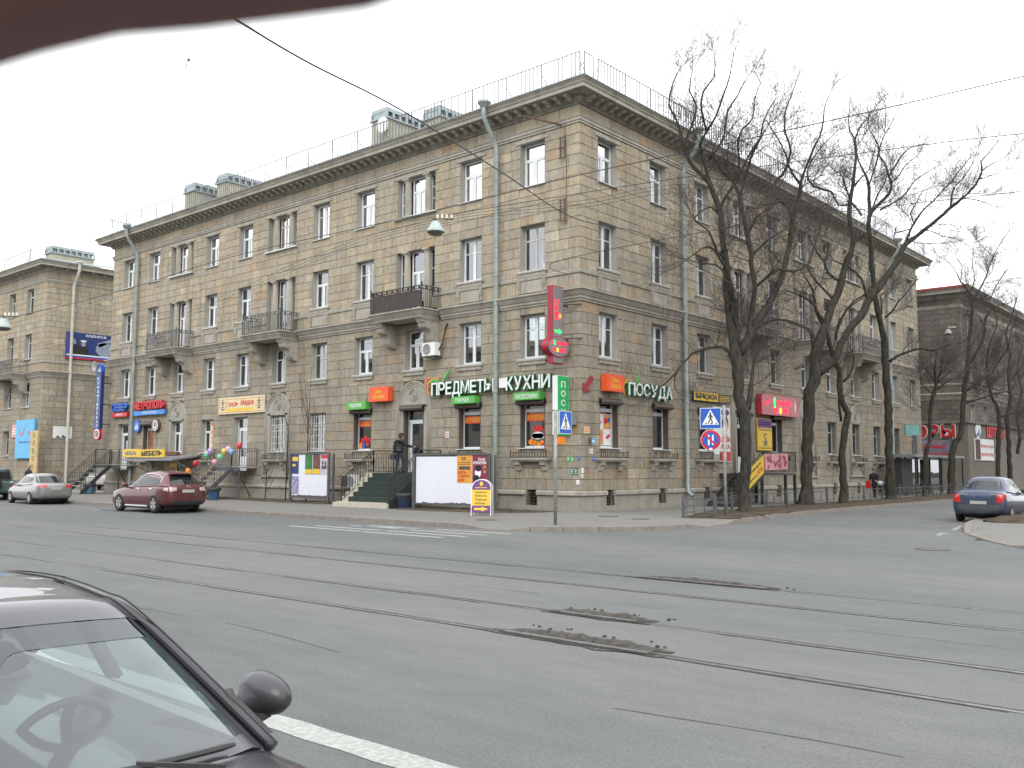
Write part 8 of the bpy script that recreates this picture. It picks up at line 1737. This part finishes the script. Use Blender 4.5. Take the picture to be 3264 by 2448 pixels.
'E':[[(3.28,30.85,-0.05,0.14),(3.44,30.92,2.81,0.119),(3.63,31.02,3.37,0.112),(3.73,30.95,4.69,0.112),(3.94,30.77,6.07,0.118),(4.19,30.79,6.76,0.09),(4.21,30.52,7.78,0.042),(4.4,30.42,8.74,0.021)],[(4.2,30.78,6.9,0.049),(3.86,30.53,7.53,0.028),(3.53,30.38,8.17,0.021),(3.28,30.2,8.88,0.014)],[(4.23,30.8,6.97,0.042),(4.55,30.71,7.78,0.028),(4.84,30.48,8.78,0.014)],[(4.22,30.8,6.9,0.042),(4.83,31.06,7.51,0.028),(5.48,31.35,8.11,0.014)],[(4.26,30.87,6.55,0.063),(4.66,31.35,7.05,0.042),(5.17,32.18,7.43,0.035),(5.62,32.79,8.23,0.014)],[(3.95,30.76,6.28,0.035),(3.56,30.13,6.82,0.028),(3.58,29.92,7.43,0.014)]],
'F':[[(3.28,36.34,-0.05,0.225),(3.42,36.4,2.9,0.202),(3.88,36.66,4.02,0.18),(4.07,36.67,5.28,0.15),(4.21,36.62,6.78,0.15),(4.44,36.69,7.9,0.15),(4.51,36.68,8.64,0.135),(4.59,36.66,9.77,0.105),(4.81,36.71,11.26,0.097),(4.89,36.69,12.39,0.075),(4.83,36.56,13.25,0.063),(4.4,36.12,14.06,0.038),(4.15,35.84,14.88,0.025),(3.8,35.49,15.38,0.019),(3.43,35.16,15.63,0.013)],[(4.91,36.67,12.69,0.062),(5.18,36.97,13.27,0.05),(5.45,37.65,14.16,0.044),(5.6,38.39,15.1,0.038),(5.74,39.15,16.05,0.026),(6.01,39.9,16.99,0.019),(6.4,40.39,17.81,0.013)],[(4.83,36.56,13.25,0.038),(5.18,36.44,14.01,0.025),(5.36,35.45,15.08,0.018),(5.65,34.95,16.2,0.012)],[(5.18,36.98,13.21,0.038),(5.79,37.26,12.79,0.031),(6.39,36.78,13.59,0.025),(7.21,36.27,14.52,0.018),(7.6,36.36,14.98,0.012)],[(4.59,36.76,8.64,0.105),(5.16,36.86,9.59,0.075),(5.59,36.64,10.43,0.067),(5.84,36.08,11.46,0.059),(6.4,36.09,12.07,0.029),(6.99,36.45,12.27,0.015)],[(4.38,36.76,6.85,0.067),(4.92,37.45,7.47,0.053),(5.62,38.61,7.89,0.038),(6.17,39.26,8.14,0.015)],[(4.22,36.72,6.03,0.067),(4.84,37.32,6.26,0.052),(5.66,38.26,6.65,0.045),(6.55,39.18,6.89,0.023)],[(4.4,36.12,14.06,0.025),(4.62,35.84,14.94,0.019),(4.4,35.24,15.63,0.012)],[(5.74,39.15,16.05,0.026),(5.45,38.72,16.41,0.019),(5.13,38.21,16.88,0.013)]],
'G':[[(3.94,45.32,-0.05,0.165),(4.1,45.31,3.6,0.149),(4.2,45.26,4.84,0.14),(4.21,45.12,6.07,0.124),(3.99,44.86,6.65,0.099),(3.83,44.46,7.62,0.074),(3.82,44.07,8.92,0.066),(4.1,43.83,10.53,0.049),(4.68,43.85,12.13,0.033),(4.54,43.37,13.32,0.016)],[(4.23,45.22,5.41,0.074),(4.95,45.75,5.74,0.058),(5.66,46.25,6.07,0.041),(6.35,46.69,6.89,0.025)],[(3.79,44.37,8.11,0.049),(4.56,44.17,9.29,0.041),(5.45,43.41,10.37,0.032),(5.95,42.74,11.87,0.016)]],
'H':[[(3.14,52.45,-0.05,0.18),(3.17,52.26,4.21,0.162),(3.18,52.11,5.56,0.153),(3.48,52.16,7.35,0.135),(3.42,52.05,9.15,0.108),(3.61,52.2,10.68,0.09),(3.4,51.99,12.32,0.063),(3.87,52.38,13.96,0.045),(4.2,52.65,15.51,0.027)],[(3.64,52.83,2.87,0.126),(3.81,53.04,4.22,0.117),(3.63,53.45,6.05,0.091),(3.82,54.43,7.92,0.064),(3.49,54.81,9.82,0.046),(3.8,55.25,11.7,0.028)],[(3.53,52.2,8.7,0.072),(4.12,53.45,9.85,0.054),(4.42,54.69,11.59,0.037)]],
}

def grow(limbs, seed, dens=1., wood=None, tw=None, minr=.0):
    r = random.Random(seed); wood = wood or MB(); tw = tw or MB(); wood.smooth = True
    def smooth(P):
        o = []
        for i in range(len(P)-1):
            p0, p1, p2, p3 = P[max(i-1, 0)], P[i], P[i+1], P[min(i+2, len(P)-1)]
            L = math.dist(p1[:3], p2[:3]); k = max(2, int(L/.35))
            for j in range(k):
                u = j/k; q_ = [.5*((2*p1[c])+(-p0[c]+p2[c])*u+(2*p0[c]-5*p1[c]+4*p2[c]-p3[c])*u*u+(-p0[c]+3*p1[c]-3*p2[c]+p3[c])*u**3) for c in range(3)]
                rr = p1[3]+(p2[3]-p1[3])*u; jt = rr*.22 if rr > .05 else .018
                o.append((Vector(q_)+Vector((r.uniform(-jt, jt), r.uniform(-jt, jt), r.uniform(-jt, jt)*.4)), rr*(1+r.uniform(-.08, .08))))
        o.append((Vector(P[-1][:3]), P[-1][3])); return o
    def branch(p, d, L, rad, lev):
        """wandering side branch; spawns finer ones"""
        n = 5 if lev < 2 else 4; pts = [p]; rs = [rad]; dd = d.normalized()
        for k in range(n):
            dd = (dd+Vector((r.gauss(0, .17), r.gauss(0, .17), r.gauss(.05, .13)))).normalized(); pts.append(pts[-1]+dd*L/n); rs.append(rad*(1-.75*(k+1)/n))
        (wood if lev == 0 else tw).tube(pts, rs, 5 if lev == 0 else 3, cap=False)
        if lev >= 3: return
        for k in range(1, n+1):
            c = {0: 1.7, 1: 1.5, 2: 1.15}[lev]*dens; c = int(c)+(r.random() < c-int(c))
            for _ in range(c):
                t0 = (pts[k]-pts[k-1]).normalized(); side = Vector((r.gauss(0, 1), r.gauss(0, 1), r.gauss(.15, .8))); side -= t0*side.dot(t0); side.normalize()
                branch(pts[k], t0*r.uniform(.7, 1.2)+side*r.uniform(.45, .9)+Vector((0, 0, .04)), L*r.uniform(.5, .85), max(rs[k]*.62, .0046), lev+1)
    limbs = [[(p[0], p[1], p[2], p[3]*(1.14 if p[3] < .09 else 1.04 if p[3] < .16 else 1)) for p in P] for P in limbs]
    for li, P in enumerate(limbs):
        S_ = smooth(P); wood.tube([s[0] for s in S_], [s[1] for s in S_], 12 if P[0][3] > .1 else 7)
        acc = 0; nxt = 0
        for i in range(1, len(S_)):
            p, rr = S_[i]; seg = (p-S_[i-1][0]).length; acc += seg
            if rr > .14 or (li == 0 and p.z < 5.0) : continue
            if acc > nxt:
                nxt = acc+r.uniform(.18, .45)/dens*(1.4 if rr > .06 else 1)
                t0 = (p-S_[i-1][0]).normalized(); side = Vector((r.gauss(0, 1), r.gauss(0, 1), r.gauss(.1, .6))); side -= t0*side.dot(t0); side.normalize()
                small = rr < .045
                branch(p, t0*r.uniform(.4, 1.0)+side*r.uniform(.6, 1.0), r.uniform(.7, 1.5)*(1.15 if small else 1.25), max(.008, min(.022, rr*.4)), 1 if small else (0 if r.random() < .4 else 1))
        # fan at the tip
        p, rr = S_[-1]; t0 = (p-S_[-2][0]).normalized()
        for _ in range(4): branch(p, t0+Vector((r.gauss(0, .4), r.gauss(0, .4), r.gauss(.1, .3))), r.uniform(.6, 1.2), .009, 1)
    return wood, tw
TL = {'A': 'nearest big bare street tree, with the crossing sign beside its trunk', 'B': 'thick bare tree forking widely, right of the red lit sign', 'C': 'slender crooked bare tree just right of the thick forking one', 'D': 'tall straight bare tree to the right of the walking woman', 'E': 'thin bare tree with a low fan of branches before the bus shelter', 'F': 'bent bare tree in front of the big red letters, left of the blue car', 'G': 'forked bare tree behind the roof of the blue car', 'H': 'bare tree with twin stems at the right edge behind the blue car'}
for k_, limbs in TREES.items():
    b_ = limbs[0][0]; t = thing('bare_tree', TL[k_], 'tree', (b_[0], b_[1], 0), 0, 'bare trees along the side street')
    # root flare
    r0 = limbs[0][0][3]; limbs = [[(b_[0], b_[1], -.12, r0*1.5), (b_[0], b_[1], .06, r0*1.22)]+list(limbs[0][1:] if limbs[0][1][2] < .5 else [(b_[0], b_[1], .45, r0*1.0)]+list(limbs[0][1:]))]+list(limbs[1:])
    wd, tw = grow(limbs, ord(k_), dens={'A': .98, 'B': 1.0, 'C': .8, 'D': 1.0, 'E': 1.1, 'F': 1.1, 'G': 1.15, 'H': 1.15}[k_])
    obj('trunk', wd, BARK, t, recalc=False); obj('crown', tw, TWIG, t, recalc=False)
def generic(lb, x, y, h, seed, sp=1., name='bare_tree', grp='bare trees further along the side street'):
    r = random.Random(seed); L = []; r0 = .02*h; x0, y0 = x, y; P = [(x, y, -.05, r0*1.2)]
    n = 5
    for i in range(1, n+1): x += r.uniform(-.25, .25); y += r.uniform(-.25, .25); P.append((x, y, h*.62*i/n, r0*(1-.5*i/n)))
    L.append(P)
    for i in range(9):
        k = r.randint(2, n); a = r.uniform(0, 2*math.pi); p = P[k]; Q = [(*p[:3], p[3]*.7)]; px, py, pz = p[:3]; rr = p[3]*.6; up = r.uniform(.5, 1.1)
        for j in range(4): a += r.uniform(-.4, .4); px += math.cos(a)*h*.07*sp; py += math.sin(a)*h*.07*sp; pz += h*.085*up; rr *= .68; Q.append((px, py, pz, rr))
        L.append(Q)
    t = thing(name, lb, 'tree', (x0, y0, 0), 0, grp); wd, tw = grow(L, seed, dens=.8); obj('trunk', wd, BARK, t, recalc=False); obj('crown', tw, TWIG, t, recalc=False)
generic('bare tree among the furthest of the side street, before the grey building', 4.5, 62, 13, 5)
generic('furthest bare tree visible along the grey building', 4.6, 71, 13, 8)
generic('bare tree beyond the pavement corner at the far right edge of the view', 13.6, 36, 12, 11)
generic('second bare tree beyond the pavement corner at the right edge, smaller', 13.8, 50, 12, 14)
# thin saplings and shrub stems before the left hoarding
for sd, (x, y, h, lb) in enumerate(((-17.6, -1.1, 5.2, 'thin bare sapling left of the left hoarding'), (-16.2, -.9, 6.6, 'taller thin bare sapling behind the left hoarding, reaching the orange sign level'), (-19.2, -1.2, 2.6, 'low bare shrub left of the thin saplings'))):
    r = random.Random(sd+40); L = [[(x, y, -.05, .035), (x+.05, y, h*.3, .028), (x-.05, y+.1, h*.6, .02), (x+.1, y+.1, h, .008)]]
    for i in range(7):
        z = h*r.uniform(.15, .75); a = r.uniform(0, 6.28); L.append([(x, y+.05, z, .014), (x+.35*math.cos(a), y+.05+.2*math.sin(a), z+h*.14, .01), (x+.6*math.cos(a), y+.05+.35*math.sin(a), z+h*.3, .005)])
    t = thing('bare_sapling', lb, 'sapling', (x, y, 0), 0, 'saplings by the wall'); wd, tw = MB(), MB(); wd.smooth = True; rr = random.Random(sd)
    for P in L:
        wd.tube([p[:3] for p in P], [p[3] for p in P], 5)
        for p in P[1:]:
            for _ in range(4): d = Vector((rr.gauss(0, .3), rr.gauss(0, .2), rr.uniform(.1, .6))); tw.tube([p[:3], Vector(p[:3])+d*.5, Vector(p[:3])+d+Vector((rr.gauss(0, .1), 0, .1))], [.005, .004, .002], 3, cap=False)
    obj('trunk', wd, BARK, t, recalc=False); obj('crown', tw, TWIG, t, recalc=False)
